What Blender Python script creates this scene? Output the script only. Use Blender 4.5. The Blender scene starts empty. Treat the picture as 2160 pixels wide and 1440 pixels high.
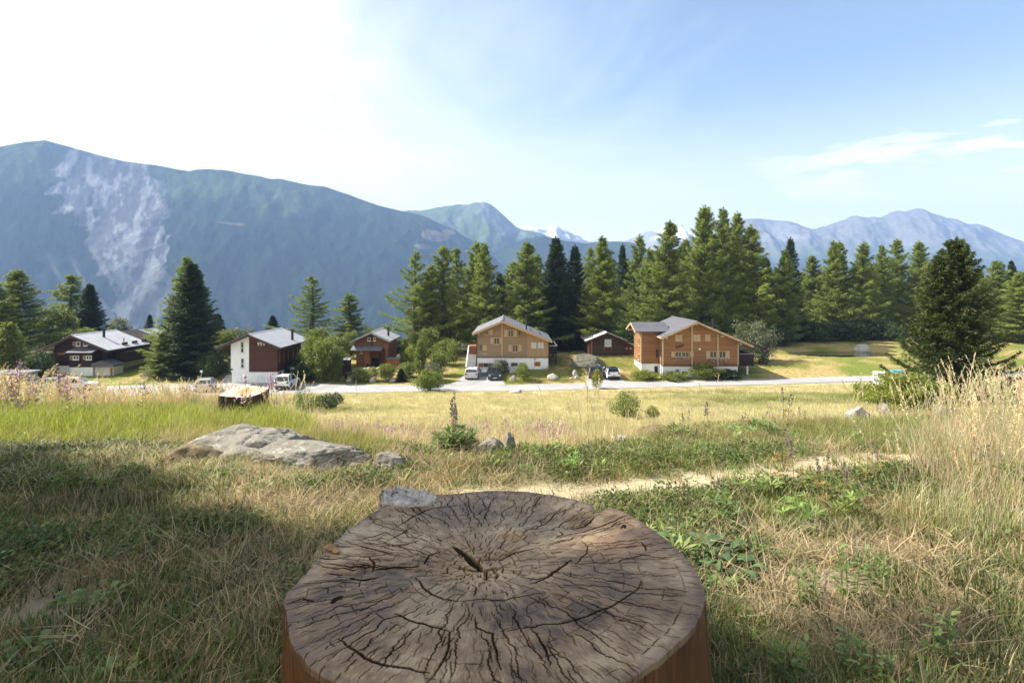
import bpy, bmesh, math, random
import numpy as np
from mathutils import Vector, Matrix, Euler

SC = bpy.context.scene
COL = SC.collection
R = math.radians

# ---------------------------------------------------------------- camera
cam_d = bpy.data.cameras.new('camera')
cam_d.sensor_width = 36.0
cam_d.lens = 20.0
cam_d.shift_y = -120.0 / 2160.0
cam_d.clip_start = 0.05
cam_d.clip_end = 30000
cam = bpy.data.objects.new('camera', cam_d)
COL.objects.link(cam)
cam.location = (0, 0, 0)
cam.rotation_euler = (R(90), 0, 0)
SC.camera = cam

# ---------------------------------------------------------------- light
SUN_EL = R(43.0)
SUN_AZ = R(14.0)          # degrees in front of "due left"
SUN_DIR = Vector((-math.cos(SUN_EL) * math.cos(SUN_AZ), math.cos(SUN_EL) * math.sin(SUN_AZ), math.sin(SUN_EL)))
sun_d = bpy.data.lights.new('sun', 'SUN')
sun_d.energy = 4.9
sun_d.angle = R(0.55)
sun_d.color = (1.0, 0.945, 0.86)
sun = bpy.data.objects.new('sun', sun_d)
COL.objects.link(sun)
sun.rotation_euler = SUN_DIR.to_track_quat('Z', 'Y').to_euler()
SC.view_settings.view_transform = 'Standard'
SC.view_settings.look = 'None'
SC.view_settings.exposure = 1.35
SC.view_settings.gamma = 1.0
try:
    SC.view_settings.use_curve_mapping = False
except Exception:
    pass
SC.render.engine = 'CYCLES'
SC.cycles.max_bounces = 4
SC.cycles.diffuse_bounces = 2
SC.cycles.glossy_bounces = 2
SC.cycles.transmission_bounces = 2
SC.cycles.transparent_max_bounces = 4
SC.cycles.volume_bounces = 0
SC.cycles.use_denoising = True
SC.cycles.sample_clamp_indirect = 6.0


# ---------------------------------------------------------------- node helpers
def mk(name):
    m = bpy.data.materials.new(name)
    m.use_nodes = True
    nt = m.node_tree
    return m, nt, nt.nodes['Principled BSDF']

def nd(nt, typ, **kw):
    n = nt.nodes.new(typ)
    for k, v in kw.items():
        setattr(n, k, v)
    return n

def _set(nt, sock, v):
    if hasattr(v, 'is_output'):
        nt.links.new(v, sock)
    elif v is not None:
        sock.default_value = v

def mth(nt, op, a, b=None, c=None, clamp=False):
    n = nd(nt, 'ShaderNodeMath', operation=op, use_clamp=clamp)
    _set(nt, n.inputs[0], a)
    if b is not None: _set(nt, n.inputs[1], b)
    if c is not None: _set(nt, n.inputs[2], c)
    return n.outputs[0]

def mixc(nt, fac, a, b, blend='MIX'):
    n = nd(nt, 'ShaderNodeMix', data_type='RGBA', blend_type=blend)
    _set(nt, n.inputs[0], fac)
    _set(nt, n.inputs[6], a if hasattr(a, 'is_output') else (*a, 1))
    _set(nt, n.inputs[7], b if hasattr(b, 'is_output') else (*b, 1))
    return n.outputs[2]

def noise(nt, vec, scale, detail=4.0, rough=0.55, dist=0.0):
    n = nd(nt, 'ShaderNodeTexNoise')
    _set(nt, n.inputs['Vector'], vec)
    n.inputs['Scale'].default_value = scale
    n.inputs['Detail'].default_value = detail
    n.inputs['Roughness'].default_value = rough
    n.inputs['Distortion'].default_value = dist
    return n.outputs['Fac']

def vscale(nt, vec, s):
    n = nd(nt, 'ShaderNodeVectorMath', operation='MULTIPLY')
    _set(nt, n.inputs[0], vec)
    n.inputs[1].default_value = s
    return n.outputs[0]

def smooth(nt, v, lo, hi):
    n = nd(nt, 'ShaderNodeMapRange', interpolation_type='SMOOTHSTEP')
    _set(nt, n.inputs[0], v)
    _set(nt, n.inputs[1], lo); _set(nt, n.inputs[2], hi)
    n.inputs[3].default_value = 0.0; n.inputs[4].default_value = 1.0
    return n.outputs[0]

def rampc(nt, fac, stops):
    n = nd(nt, 'ShaderNodeValToRGB')
    _set(nt, n.inputs[0], fac)
    e = n.color_ramp.elements
    while len(e) < len(stops): e.new(0.5)
    for el, (p, c) in zip(e, stops):
        el.position = p; el.color = (*c, 1)
    return n.outputs[0]

def bump(nt, bsdf, h, strength=0.4, dist=0.02):
    n = nd(nt, 'ShaderNodeBump')
    n.inputs['Strength'].default_value = strength
    n.inputs['Distance'].default_value = dist
    _set(nt, n.inputs['Height'], h)
    nt.links.new(n.outputs[0], bsdf.inputs['Normal'])

def objco(nt):
    return nd(nt, 'ShaderNodeTexCoord').outputs['Object']

def sep(nt, v):
    n = nd(nt, 'ShaderNodeSeparateXYZ'); _set(nt, n.inputs[0], v); return n.outputs

def attr(nt, name, typ='GEOMETRY'):
    n = nd(nt, 'ShaderNodeAttribute', attribute_name=name, attribute_type=typ)
    return n

# ---------------------------------------------------------------- world
W = bpy.data.worlds.new('World')
SC.world = W
W.use_nodes = True
wn = W.node_tree
for n in list(wn.nodes): wn.nodes.remove(n)
w_out = nd(wn, 'ShaderNodeOutputWorld')
w_bg = nd(wn, 'ShaderNodeBackground')
w_bg.inputs['Strength'].default_value = 0.095
wn.links.new(w_bg.outputs[0], w_out.inputs[0])
sky = nd(wn, 'ShaderNodeTexSky', sky_type='NISHITA')
sky.sun_disc = False
sky.sun_elevation = SUN_EL
sky.sun_rotation = math.atan2(SUN_DIR.x, SUN_DIR.y)
sky.altitude = 1800
sky.air_density = 1.0
sky.dust_density = 1.6
sky.ozone_density = 1.0
w_co = nd(wn, 'ShaderNodeTexCoord').outputs['Generated']
w_x, w_y, w_z = sep(wn, w_co)
w_az = mth(wn, 'ARCTAN2', w_x, w_y)                 # 0 straight ahead, + to the right
w_el = mth(wn, 'ARCSINE', w_z)
def w_vec(ax, az_, off=0.0):
    n = nd(wn, 'ShaderNodeCombineXYZ')
    _set(wn, n.inputs[0], mth(wn, 'MULTIPLY', w_az, ax))
    _set(wn, n.inputs[1], mth(wn, 'MULTIPLY', w_el, az_))
    n.inputs[2].default_value = off
    return n.outputs[0]
# broad veil of thin bright cloud towards the sun (left)
tilt = mth(wn, 'ADD', w_az, mth(wn, 'MULTIPLY', w_el, 0.55))
vn = noise(wn, w_vec(2.2, 4.5), 1.0, 7, 0.6, 0.6)
vpos = mth(wn, 'ADD', tilt, mth(wn, 'MULTIPLY', mth(wn, 'SUBTRACT', vn, 0.5), 1.1))
veil = mth(wn, 'SUBTRACT', 1.0, smooth(wn, vpos, -0.60, 0.70))
# pale air near the horizon
low = mth(wn, 'MULTIPLY', mth(wn, 'SUBTRACT', 1.0, smooth(wn, w_el, 0.02, 0.34)), 0.72)
# small streaky clouds low on the right
sn = noise(wn, w_vec(7.0, 34.0, 3.3), 1.0, 6, 0.58, 0.3)
sband = mth(wn, 'MULTIPLY', smooth(wn, w_el, 0.10, 0.16), mth(wn, 'SUBTRACT', 1.0, smooth(wn, w_el, 0.185, 0.24)))
sright = smooth(wn, w_az, 0.30, 0.6)
streak = mth(wn, 'MULTIPLY', mth(wn, 'MULTIPLY', sband, sright), smooth(wn, sn, 0.46, 0.56))
# soft cumulus edge mid left
cn = noise(wn, w_vec(5.0, 16.0, 9.1), 1.0, 7, 0.6, 0.5)
cband = mth(wn, 'MULTIPLY', smooth(wn, w_el, 0.06, 0.16), mth(wn, 'SUBTRACT', 1.0, smooth(wn, w_el, 0.2, 0.3)))
cl = mth(wn, 'MULTIPLY', mth(wn, 'MULTIPLY', cband, mth(wn, 'SUBTRACT', 1.0, smooth(wn, w_az, -0.2, 0.1))), smooth(wn, cn, 0.42, 0.6))
# grey-blue wisps in the veil
gn = noise(wn, w_vec(1.8, 7.0, 5.0), 1.0, 6, 0.6, 0.8)
fac = mth(wn, 'MULTIPLY', veil, mth(wn, 'ADD', 0.72, mth(wn, 'MULTIPLY', gn, 0.5)), clamp=True)
sky_c = mixc(wn, low, mixc(wn, 1.0, sky.outputs[0], (0.95, 1.0, 0.93), 'MULTIPLY'), (7.3, 6.7, 6.35))
fac = mth(wn, 'MAXIMUM', mth(wn, 'MAXIMUM', fac, 0.07), mth(wn, 'MULTIPLY', streak, 0.95))
fac = mth(wn, 'MAXIMUM', fac, cl, clamp=True)
w_col = mixc(wn, fac, sky_c, (6.2, 6.2, 6.15))
wn.links.new(w_col, w_bg.inputs['Color'])


# ---------------------------------------------------------------- object helpers
def tag(o, label=None, cat=None, group=None, kind=None):
    if label: o['label'] = label
    if cat: o['category'] = cat
    if group: o['group'] = group
    if kind: o['kind'] = kind
    return o

def empty(name, loc=(0, 0, 0), rz=0.0, label=None, cat=None, group=None):
    o = bpy.data.objects.new(name, None)
    o.empty_display_size = 0.3
    COL.objects.link(o)
    o.location = loc
    o.rotation_euler = (0, 0, rz)
    return tag(o, label, cat, group)

def link_mesh(name, me, parent=None, loc=None):
    o = bpy.data.objects.new(name, me)
    COL.objects.link(o)
    if parent is not None: o.parent = parent
    if loc is not None: o.location = loc
    return o

def np_mesh(name, V, F, mats=(), smooth_=False, attrs=None, mat_idx=None):
    """V (n,3); F (m,3) or (m,4) array, or list of such arrays"""
    me = bpy.data.meshes.new(name)
    V = np.asarray(V, dtype=np.float32)
    Fs = F if isinstance(F, (list, tuple)) else [F]
    Fs = [np.asarray(f, dtype=np.int32) for f in Fs if len(f)]
    me.vertices.add(len(V))
    me.vertices.foreach_set('co', V.ravel())
    loops = np.concatenate([f.ravel() for f in Fs])
    tot = np.concatenate([np.full(len(f), f.shape[1], dtype=np.int32) for f in Fs])
    start = np.concatenate([[0], np.cumsum(tot)[:-1]]).astype(np.int32)
    me.loops.add(len(loops))
    me.loops.foreach_set('vertex_index', loops)
    me.polygons.add(len(tot))
    me.polygons.foreach_set('loop_start', start)
    me.polygons.foreach_set('loop_total', tot)
    for m in mats: me.materials.append(m)
    if mat_idx is not None:
        me.polygons.foreach_set('material_index', np.asarray(mat_idx, dtype=np.int32))
    me.update(calc_edges=True)
    me.polygons.foreach_set('use_smooth', np.full(len(tot), bool(smooth_)))
    if attrs:
        for k, a in attrs.items():
            a = np.asarray(a, dtype=np.float32)
            if a.ndim == 1:
                at = me.attributes.new(k, 'FLOAT', 'POINT'); at.data.foreach_set('value', a)
            else:
                at = me.attributes.new(k, 'FLOAT_COLOR', 'POINT')
                if a.shape[1] == 3: a = np.concatenate([a, np.ones((len(a), 1), np.float32)], 1)
                at.data.foreach_set('color', a.ravel())
    return me

class MB:
    """collects simple solids into one mesh"""
    def __init__(s): s.v = []; s.f = []
    def add(s, vs, fs):
        b = len(s.v); s.v += [tuple(v) for v in vs]; s.f += [tuple(i + b for i in f) for f in fs]; return s
    def box(s, x0, x1, y0, y1, z0, z1):
        vs = [(x0,y0,z0),(x1,y0,z0),(x1,y1,z0),(x0,y1,z0),(x0,y0,z1),(x1,y0,z1),(x1,y1,z1),(x0,y1,z1)]
        return s.add(vs, [(0,3,2,1),(4,5,6,7),(0,1,5,4),(1,2,6,5),(2,3,7,6),(3,0,4,7)])
    def prism(s, poly, y0, y1):
        """poly: list of (x,z) counter-clockwise seen from -y; extruded along y"""
        n = len(poly)
        vs = [(x, y0, z) for x, z in poly] + [(x, y1, z) for x, z in poly]
        fs = [tuple(range(n)), tuple(range(2*n-1, n-1, -1))]
        for i in range(n):
            j = (i + 1) % n
            fs.append((i, i + n, j + n, j))
        return s.add(vs, fs)
    def prism_x(s, poly, x0, x1):
        """poly: list of (y,z); extruded along x"""
        n = len(poly)
        vs = [(x0, y, z) for y, z in poly] + [(x1, y, z) for y, z in poly]
        fs = [tuple(range(n-1, -1, -1)), tuple(range(n, 2*n))]
        for i in range(n):
            j = (i + 1) % n
            fs.append((i, j, j + n, i + n))
        return s.add(vs, fs)
    def bar(s, a, b, w, h=None):
        """rectangular bar from a to b"""
        h = h or w
        a = Vector(a); b = Vector(b); d = (b - a).normalized()
        up = Vector((0,0,1)) if abs(d.z) < 0.95 else Vector((0,1,0))
        u = d.cross(up).normalized() * (w/2); v = u.cross(d).normalized() * (h/2)
        vs = [a-u-v, a+u-v, a+u+v, a-u+v, b-u-v, b+u-v, b+u+v, b-u+v]
        return s.add(vs, [(0,1,2,3),(7,6,5,4),(0,4,5,1),(1,5,6,2),(2,6,7,3),(3,7,4,0)])
    def tube(s, pts, radii, n=7, cap=True):
        pts = [Vector(p) for p in pts]
        if not hasattr(radii, '__len__'): radii = [radii] * len(pts)
        vs = []; fs = []
        ref = Vector((0.3, 0.9, 0.2)).normalized()
        for i, p in enumerate(pts):
            d = (pts[min(i+1, len(pts)-1)] - pts[max(i-1, 0)]).normalized()
            u = d.cross(ref)
            if u.length < 1e-4: u = d.cross(Vector((1, 0, 0)))
            u.normalize(); w = d.cross(u)
            for k in range(n):
                a = 2*math.pi*k/n
                vs.append(p + (u*math.cos(a) + w*math.sin(a)) * radii[i])
        for i in range(len(pts)-1):
            for k in range(n):
                k2 = (k+1) % n
                fs.append((i*n+k, i*n+k2, (i+1)*n+k2, (i+1)*n+k))
        if cap:
            fs.append(tuple(range(n-1, -1, -1))); fs.append(tuple(range((len(pts)-1)*n, len(pts)*n)))
        return s.add(vs, fs)
    def cyl(s, c, axis, r, h, n=16):
        a = Vector(c); d = Vector(axis).normalized()
        return s.tube([a - d*h/2, a + d*h/2], [r, r], n)
    def build(s, name, mat, parent=None, smooth_=False, bevel=0.0, loc=None):
        me = bpy.data.meshes.new(name)
        me.from_pydata(s.v, [], s.f)
        bm = bmesh.new(); bm.from_mesh(me)
        bmesh.ops.recalc_face_normals(bm, faces=bm.faces)
        if bevel > 0:
            es = [e for e in bm.edges if len(e.link_faces) == 2 and e.calc_face_angle(0) > 0.5]
            bmesh.ops.bevel(bm, geom=es, offset=bevel, segments=2, affect='EDGES', clamp_overlap=True)
        bm.to_mesh(me); bm.free()
        if smooth_:
            me.polygons.foreach_set('use_smooth', [True]*len(me.polygons))
        me.materials.append(mat)
        return link_mesh(name, me, parent, loc)

def copy_tree(o, parent=None):
    c = o.copy(); COL.objects.link(c)
    if parent is not None: c.parent = parent
    for ch in o.children: copy_tree(ch, c)
    return c

# ---------------------------------------------------------------- numpy noise
def _hash(ix, iy, iz, seed):
    h = (ix.astype(np.int64)*374761393 + iy.astype(np.int64)*668265263 + iz.astype(np.int64)*2147483647 + seed*974711) & 0xFFFFFFFF
    h = ((h ^ (h >> 13)) * 1274126177) & 0xFFFFFFFF
    h = ((h ^ (h >> 16)) * 2246822519) & 0xFFFFFFFF
    return ((h ^ (h >> 15)) & 0xFFFFFF) / float(0xFFFFFF)

def vnoise(x, y, z=None, seed=0):
    x = np.asarray(x, float); y = np.asarray(y, float)
    z = np.zeros_like(x) if z is None else np.asarray(z, float)
    xi = np.floor(x); yi = np.floor(y); zi = np.floor(z)
    fx = x-xi; fy = y-yi; fz = z-zi
    fx = fx*fx*(3-2*fx); fy = fy*fy*(3-2*fy); fz = fz*fz*(3-2*fz)
    out = 0
    for dx in (0, 1):
        for dy in (0, 1):
            for dz in (0, 1):
                w = (fx if dx else 1-fx)*(fy if dy else 1-fy)*(fz if dz else 1-fz)
                out = out + w*_hash(xi+dx, yi+dy, zi+dz, seed)
    return out*2-1

def fbm(x, y, z=None, oct=4, seed=0, gain=0.5, lac=2.03):
    a = 1.0; f = 1.0; s = 0; n = 0
    for i in range(oct):
        s = s + a*vnoise(np.asarray(x)*f, np.asarray(y)*f, None if z is None else np.asarray(z)*f, seed+i*17)
        n += a; a *= gain; f *= lac
    return s/n

def sstep(v, a, b):
    t = np.clip((np.asarray(v, float)-a)/(b-a), 0, 1)
    return t*t*(3-2*t)

def px2w(px, py, d):
    """point at depth d seen at photo pixel (px,py)"""
    return Vector(((px-1080)/1200.0*d, d, (600-py)/1200.0*d))
HAZE = 1.65e-4
# trees left of the frame: kind, variant, x, y, height, crown radius
SHADERS = [('L', 1, -10.8, 3.9, 15.0, 2.7), ('S', 0, -9.9, 4.7, 10.4, 2.3), ('L', 0, -10.8, 2.0, 12.0, 2.6), ('L', 2, -8.6, 0.5, 9.6, 2.4)]
# ---------------------------------------------------------------- ground height
_VY = np.array([-40, 0, 4, 6, 8, 12, 16, 20, 30, 40, 55, 64, 68, 74, 80, 90, 100, 125, 150, 180, 260, 420, 700, 9000], float)
_VZ = np.array([-0.2, -0.9, -1.55, -2.0, -2.5, -3.45, -4.35, -5.25, -7.25, -8.95, -11.2, -12.45, -12.78, -12.85, -12.55, -12.0, -11.7, -12.0, -16, -26, -62, -120, -210, -230], float)
_EX = np.array([-40, -10, -4.6, -3.4, -2.2, -0.6, 0.6, 2.2, 4.5, 7, 14, 40], float)
_EY = np.array([12, 11.0, 10.4, 8.2, 6.2, 4.9, 4.9, 6.3, 7.2, 8.6, 10, 12], float)

def edge_y(x):
    return np.interp(x, _EX, _EY)

def H(x, y):
    x = np.asarray(x, float); y = np.asarray(y, float)
    v = 0.25*(np.interp(y-1.2, _VY, _VZ)+2*np.interp(y, _VY, _VZ)+np.interp(y+1.2, _VY, _VZ))
    v = v + 0.021*np.clip(x, 0, 60)*sstep(y, 12, 45)
    # garden mound in front of the golden chalet and the barn
    m = sstep(x, -7.5, -4.0)*(1-sstep(x, 19, 24))*sstep(y, 74.6, 79)*(1-sstep(y, 90, 110))
    v = v + 0.75*m
    # gentle rise right, pond basin
    v = v + 0.5*sstep(x, 34, 46)*sstep(y, 74, 82)*(1-sstep(y, 110, 140))
    pd = ((x-53)/9.5)**2 + ((y-90.0)/5.0)**2
    v = v - 1.1*(1-sstep(pd, 0.5, 1.25))
    # forest floor on the right stays up
    v = v + sstep(x, 0, 30)*(sstep(y, 125, 190)*14.0)*(1-sstep(y, 230, 330))
    # near shelf
    e = edge_y(x)
    t = np.maximum(y-e, 0)
    s = -1.285 - 0.02*np.clip(y, -10, 4.5) - 0.155*np.clip(np.minimum(y, e)-4.5, 0, 20) - 0.5*t
    s = s + 0.035*fbm(x*0.9, y*0.9, oct=3, seed=5)
    s = s + 0.02*sstep(x, 1.2, 3.2)*sstep(y, 5.0, 6.4)*(1-sstep(y, 7.2, 9))      # weedy bank, right
    k = 0.25
    h = np.clip(0.5+0.5*(s-v)/k, 0, 1)
    z = v*(1-h)+s*h+k*h*(1-h)
    z = z + 0.10*fbm(x*0.13, y*0.13, oct=3, seed=9)*sstep(y, 14, 30)*(1-sstep(y, 58, 66)) \
          + 0.12*fbm(x*0.11, y*0.11, oct=3, seed=11)*sstep(y, 82, 95)
    return z

def Hs(x, y):
    return float(H(np.array([x]), np.array([y]))[0])

def on_ground(px, d):
    x = (px-1080)/1200.0*d
    return Vector((x, d, Hs(x, d)))

def pix(x, y, z):
    yy = np.maximum(y, 0.3)
    return 1080+1200*x/yy, 600-1200*z/yy

# road: list of (x, y) centre line and half width
_RX = np.array([-70, -52, -40, -30, -20, -12, 0, 14, 30, 45, 60, 90], float)
_RN = np.array([62.5, 62.0, 62.0, 63.0, 65.8, 67.2, 67.9, 68.3, 68.8, 69.8, 71.5, 76], float)
_RF = np.array([71.0, 71.5, 73.5, 73.9, 72.6, 72.4, 72.6, 72.9, 73.0, 73.6, 74.6, 79], float)
def road_near(x): return np.interp(x, _RX, _RN)
def road_far(x): return np.interp(x, _RX, _RF)

# ---------------------------------------------------------------- colour zones of the ground
C_DRY = np.array((0.36, 0.27, 0.115)); C_GOLD = np.array((0.52, 0.43, 0.23)); C_GREEN = np.array((0.085, 0.125, 0.028))
C_LUSH = np.array((0.15, 0.20, 0.03)); C_SOIL = np.array((0.20, 0.155, 0.105)); C_PALE = np.array((0.52, 0.43, 0.27))
C_FOREST = np.array((0.075, 0.07, 0.035))

def path_y(x):
    """worn straw path on the near shelf"""
    return np.interp(x, [-1.5, 0.3, 1.3, 2.6, 4.0, 6.5], [3.35, 3.7, 3.95, 4.35, 4.75, 5.3])

def mix3(a, b, t):
    t = np.asarray(t)[..., None]
    return a*(1-t)+b*t

def ground_col(x, y, z):
    n1 = fbm(x*0.35, y*0.35, oct=4, seed=21); n2 = fbm(x*1.7, y*1.7, oct=4, seed=22); n3 = fbm(x*0.06, y*0.12, oct=3, seed=23)
    c = np.broadcast_to(C_GOLD, x.shape+(3,)).copy()
    # meadow greener patches
    c = mix3(c, C_LUSH*1.2, sstep(n1*0.6+n3*0.9, 0.05, 0.5)*0.55)
    # band across the lower meadow and the green strip on the right
    g = np.exp(-((y-(41+0.10*x))/5.0)**2)*sstep(x, 9, 16)*(1-sstep(x, 30, 40))
    c = mix3(c, C_LUSH, 0.8*g*sstep(n2, -0.5, 0.3))
    g2 = np.exp(-((y-27)/7.0)**2)*np.exp(-((x-1)/6.0)**2)
    c = mix3(c, C_GREEN*1.7, 0.55*g2)
    # beyond the road: lawns
    far = sstep(y-road_far(x), -0.5, 1.0)
    lawn = mix3(np.broadcast_to(C_LUSH*np.array((1.1, 1.0, 1.1)), x.shape+(3,)), C_DRY*np.array((1.25, 1.2, 1.2)), sstep(n1+0.5*n3, -0.35, 0.2)*0.85)
    c = mix3(c, lawn, far)
    c = mix3(c, C_FOREST, sstep(y+2.5*n1-8*sstep(x, 30, 60), 92, 99))
    # near shelf
    near = 1-sstep(y-edge_y(x), -0.6, 0.9)
    sh = mix3(np.broadcast_to(C_SOIL, x.shape+(3,)), C_GREEN, sstep(n1+0.6*n2, -0.35, 0.25)*0.75)
    sh = mix3(sh, C_DRY*1.05, sstep(n2*0.8-n1*0.7, 0.05, 0.45)*0.8)
    lushl = sstep(-x, 1.9, 2.6)*sstep(y, 4.3, 5.2)
    sh = mix3(sh, C_LUSH, 0.7*lushl)
    hay = sstep(-x, 1.3, 2.0)*np.exp(-((y-4.35)/0.45)**2)
    sh = mix3(sh, C_PALE, 0.75*hay)
    p = np.exp(-((y-path_y(x))/(0.22+0.1*n1))**2)*sstep(x, -0.7, -0.2)
    sh = mix3(sh, C_PALE*1.08, np.clip(p*1.1, 0, 1))
    for (bx, by, br) in ((-1.72, 2.13, 0.17), (1.32, 2.38, 0.16)):
        sh = mix3(sh, C_PALE*np.array((0.62, 0.6, 0.66)), np.exp(-(((x-bx)**2+(y-by)**2)/br**2))*0.95)
    c = mix3(c, sh, near)
    return c

# ---------------------------------------------------------------- ground sheet
def make_ground():
    ys = np.concatenate([np.linspace(-14, 0.6, 22), np.arange(0.7, 12, 0.055), np.geomspace(12, 150, 260)[0:], np.geomspace(155, 1500, 26), [2200, 4000, 9000]])
    u = np.linspace(-1, 1, 241)
    u = np.sign(u)*np.abs(u)**1.25
    Y = np.repeat(ys[:, None], len(u), 1)
    X = u[None, :]*(7+1.45*np.maximum(np.abs(ys), 0)[:, None])
    Z = H(X, Y)
    rough = 0.018*fbm(X*9, Y*9, oct=3, seed=31)*(1-sstep(Y, 9, 14))
    Z = Z+rough
    # sink below the paved sheets
    c = ground_col(X.ravel(), Y.ravel(), Z.ravel())
    V = np.stack([X.ravel(), Y.ravel(), Z.ravel()], 1)
    nx = len(u); i = np.arange(len(ys)-1)[:, None]*nx+np.arange(nx-1)[None, :]
    i = i.ravel()
    F = np.stack([i, i+1, i+nx+1, i+nx], 1)
    m, nt, b = mk('ground_earth_and_grass')
    a = attr(nt, 'gcol').outputs['Color']
    co = objco(nt)
    nf = noise(nt, co, 28.0, 6, 0.7)
    nm = noise(nt, co, 1.1, 5, 0.6)
    f = mth(nt, 'ADD', mth(nt, 'MULTIPLY', nf, 0.9), mth(nt, 'MULTIPLY', nm, 0.5))
    g = nd(nt, 'ShaderNodeCombineColor')
    for k in range(3): _set(nt, g.inputs[k], f)
    colr = mixc(nt, 1.0, a, g.outputs[0], 'MULTIPLY')
    nt.links.new(mixc(nt, 0.55, a, colr), b.inputs['Base Color'])
    b.inputs['Roughness'].default_value = 0.95
    b.inputs['Specular IOR Level'].default_value = 0.15
    bump(nt, b, nf, 0.6, 0.02)
    me = np_mesh('ground', V, F, [m], True, {'gcol': c})
    o = link_mesh('ground', me)
    tag(o, kind='structure')
make_ground()

# ---------------------------------------------------------------- paved road, drives and parking
m_asph, nt, b = mk('pale_asphalt')
co = objco(nt)
n1 = noise(nt, co, 0.35, 5, 0.6); n2 = noise(nt, co, 9.0, 5, 0.7)
c = rampc(nt, n1, [(0.3, (0.30, 0.295, 0.285)), (0.7, (0.40, 0.39, 0.375))])
c = mixc(nt, mth(nt, 'MULTIPLY', n2, 0.35), c, (0.25, 0.24, 0.23))
c = mixc(nt, mth(nt, 'MULTIPLY', smooth(nt, noise(nt, vscale(nt, co, (0.12, 1.1, 1)), 1.3, 4, 0.6), 0.52, 0.62), 0.35), c, (0.22, 0.215, 0.21))
c = mixc(nt, mth(nt, 'MULTIPLY', smooth(nt, noise(nt, co, 0.22, 2, 0.4, 0.6), 0.58, 0.60), 0.30), c, (0.20, 0.195, 0.19))
nt.links.new(c, b.inputs['Base Color']); b.inputs['Roughness'].default_value = 0.9
b.inputs['Specular IOR Level'].default_value = 0.2

def strip_sheet(name, xs, y0f, y1f, lift, mat, nrow=10):
    X = []; Y = []
    for x in xs:
        a = float(y0f(x)); bb = float(y1f(x))
        for k in range(nrow+1):
            X.append(x); Y.append(a+(bb-a)*k/nrow)
    X = np.array(X); Y = np.array(Y)
    Z = H(X, Y)+lift
    n = nrow+1
    i = (np.arange(len(xs)-1)[:, None]*n+np.arange(nrow)[None, :]).ravel()
    F = np.stack([i, i+n, i+n+1, i+1], 1)
    me = np_mesh(name, np.stack([X, Y, Z], 1), F, [mat], True)
    o = link_mesh(name, me)
    return tag(o, kind='structure')

wob = lambda x, s: 0.18*float(fbm(np.array([x*0.6]), np.array([s*1.0]), oct=2, seed=40)[0])
strip_sheet('road', np.linspace(-68, 80, 220), lambda x: road_near(x)+wob(x, 1), lambda x: road_far(x)+wob(x, 7), 0.05, m_asph)
# drive in front of the golden chalet (two cars) and bay beside the boulder (two cars)
def drive(name, pts_l, pts_r, lift):
    """pts: (x,y) left edge & right edge rows from the road upwards"""
    xs = []; nrow = len(pts_l)
    X = []; Y = []
    cols = 12
    for (a, b_) in zip(pts_l, pts_r):
        for k in range(cols+1):
            t = k/cols
            X.append(a[0]*(1-t)+b_[0]*t); Y.append(a[1]*(1-t)+b_[1]*t)
    X = np.array(X); Y = np.array(Y)
    Z = H(X, Y)+lift
    i = (np.arange(nrow-1)[:, None]*(cols+1)+np.arange(cols)[None, :]).ravel()
    F = np.stack([i, i+1, i+cols+2, i+cols+1], 1)
    o = link_mesh(name, np_mesh(name, np.stack([X, Y, Z], 1), F, [m_asph], True))
    return tag(o, kind='structure')
drive('driveway', [(-8.8, 72.2), (-8.2, 73.2), (-7.6, 74.4), (-7.1, 75.6), (-6.9, 77.0), (-6.8, 78.2)], [(-1.0, 72.2), (-0.9, 73.2), (-1.1, 74.4), (-1.2, 75.6), (-1.6, 77.0), (-1.8, 78.2)], 0.056)
drive('parking_bay', [(9.4, 72.4), (9.7, 73.4), (9.8, 74.6), (10.0, 75.8), (10.2, 76.8)], [(14.9, 72.4), (14.6, 73.4), (14.4, 74.6), (14.2, 75.8), (13.8, 76.8)], 0.056)
drive('forecourt', [(-38.0, 73.2), (-38.2, 74.4), (-38.2, 76)], [(-29.6, 73.2), (-29.2, 74.4), (-28.6, 76)], 0.056)

# painted parking bay lines in front of the white and brown house
m_line, nt, b = mk('worn_white_road_paint')
nt.links.new(rampc(nt, noise(nt, objco(nt), 6.0, 4), [(0.35, (0.45, 0.45, 0.43)), (0.6, (0.72, 0.72, 0.7))]), b.inputs['Base Color'])
mb = MB()
for px in (488, 512, 536, 560, 640):
    a = on_ground(px, 69.0); c2 = on_ground(px+10, 73.0)
    for k in range(8):
        p = a.lerp(c2, k/8); q = a.lerp(c2, (k+1)/8)
        p.z = Hs(p.x, p.y)+0.058; q.z = Hs(q.x, q.y)+0.058
        w = Vector((0.06, 0, 0))
        mb.add([p-w, p+w, q+w, q-w], [(0, 1, 2, 3)])
tag(mb.build('parking_line_markings', m_line), kind='structure')

# ---------------------------------------------------------------- pond
m_water, nt, b = mk('dark_pond_water')
b.inputs['Base Color'].default_value = (0.012, 0.016, 0.008, 1)
b.inputs['Roughness'].default_value = 0.06
b.inputs['Specular IOR Level'].default_value = 0.6
bump(nt, b, noise(nt, vscale(nt, objco(nt), (0.6, 1.6, 1)), 2.5, 3), 0.04, 0.01)
POND_Z = float(np.min(H(np.linspace(44, 62, 40), np.full(40, 90.0))))+0.62
th = np.linspace(0, 2*np.pi, 64, endpoint=False)
rr = 1+0.10*fbm(np.cos(th)*1.5, np.sin(th)*1.5, oct=3, seed=51)
V = np.stack([53+10.2*rr*np.cos(th), 90+5.6*rr*np.sin(th), np.full(64, POND_Z)], 1)
V = np.concatenate([V, [[53, 90, POND_Z]]])
F = np.stack([np.arange(64), (np.arange(64)+1) % 64, np.full(64, 64)], 1)
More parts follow.
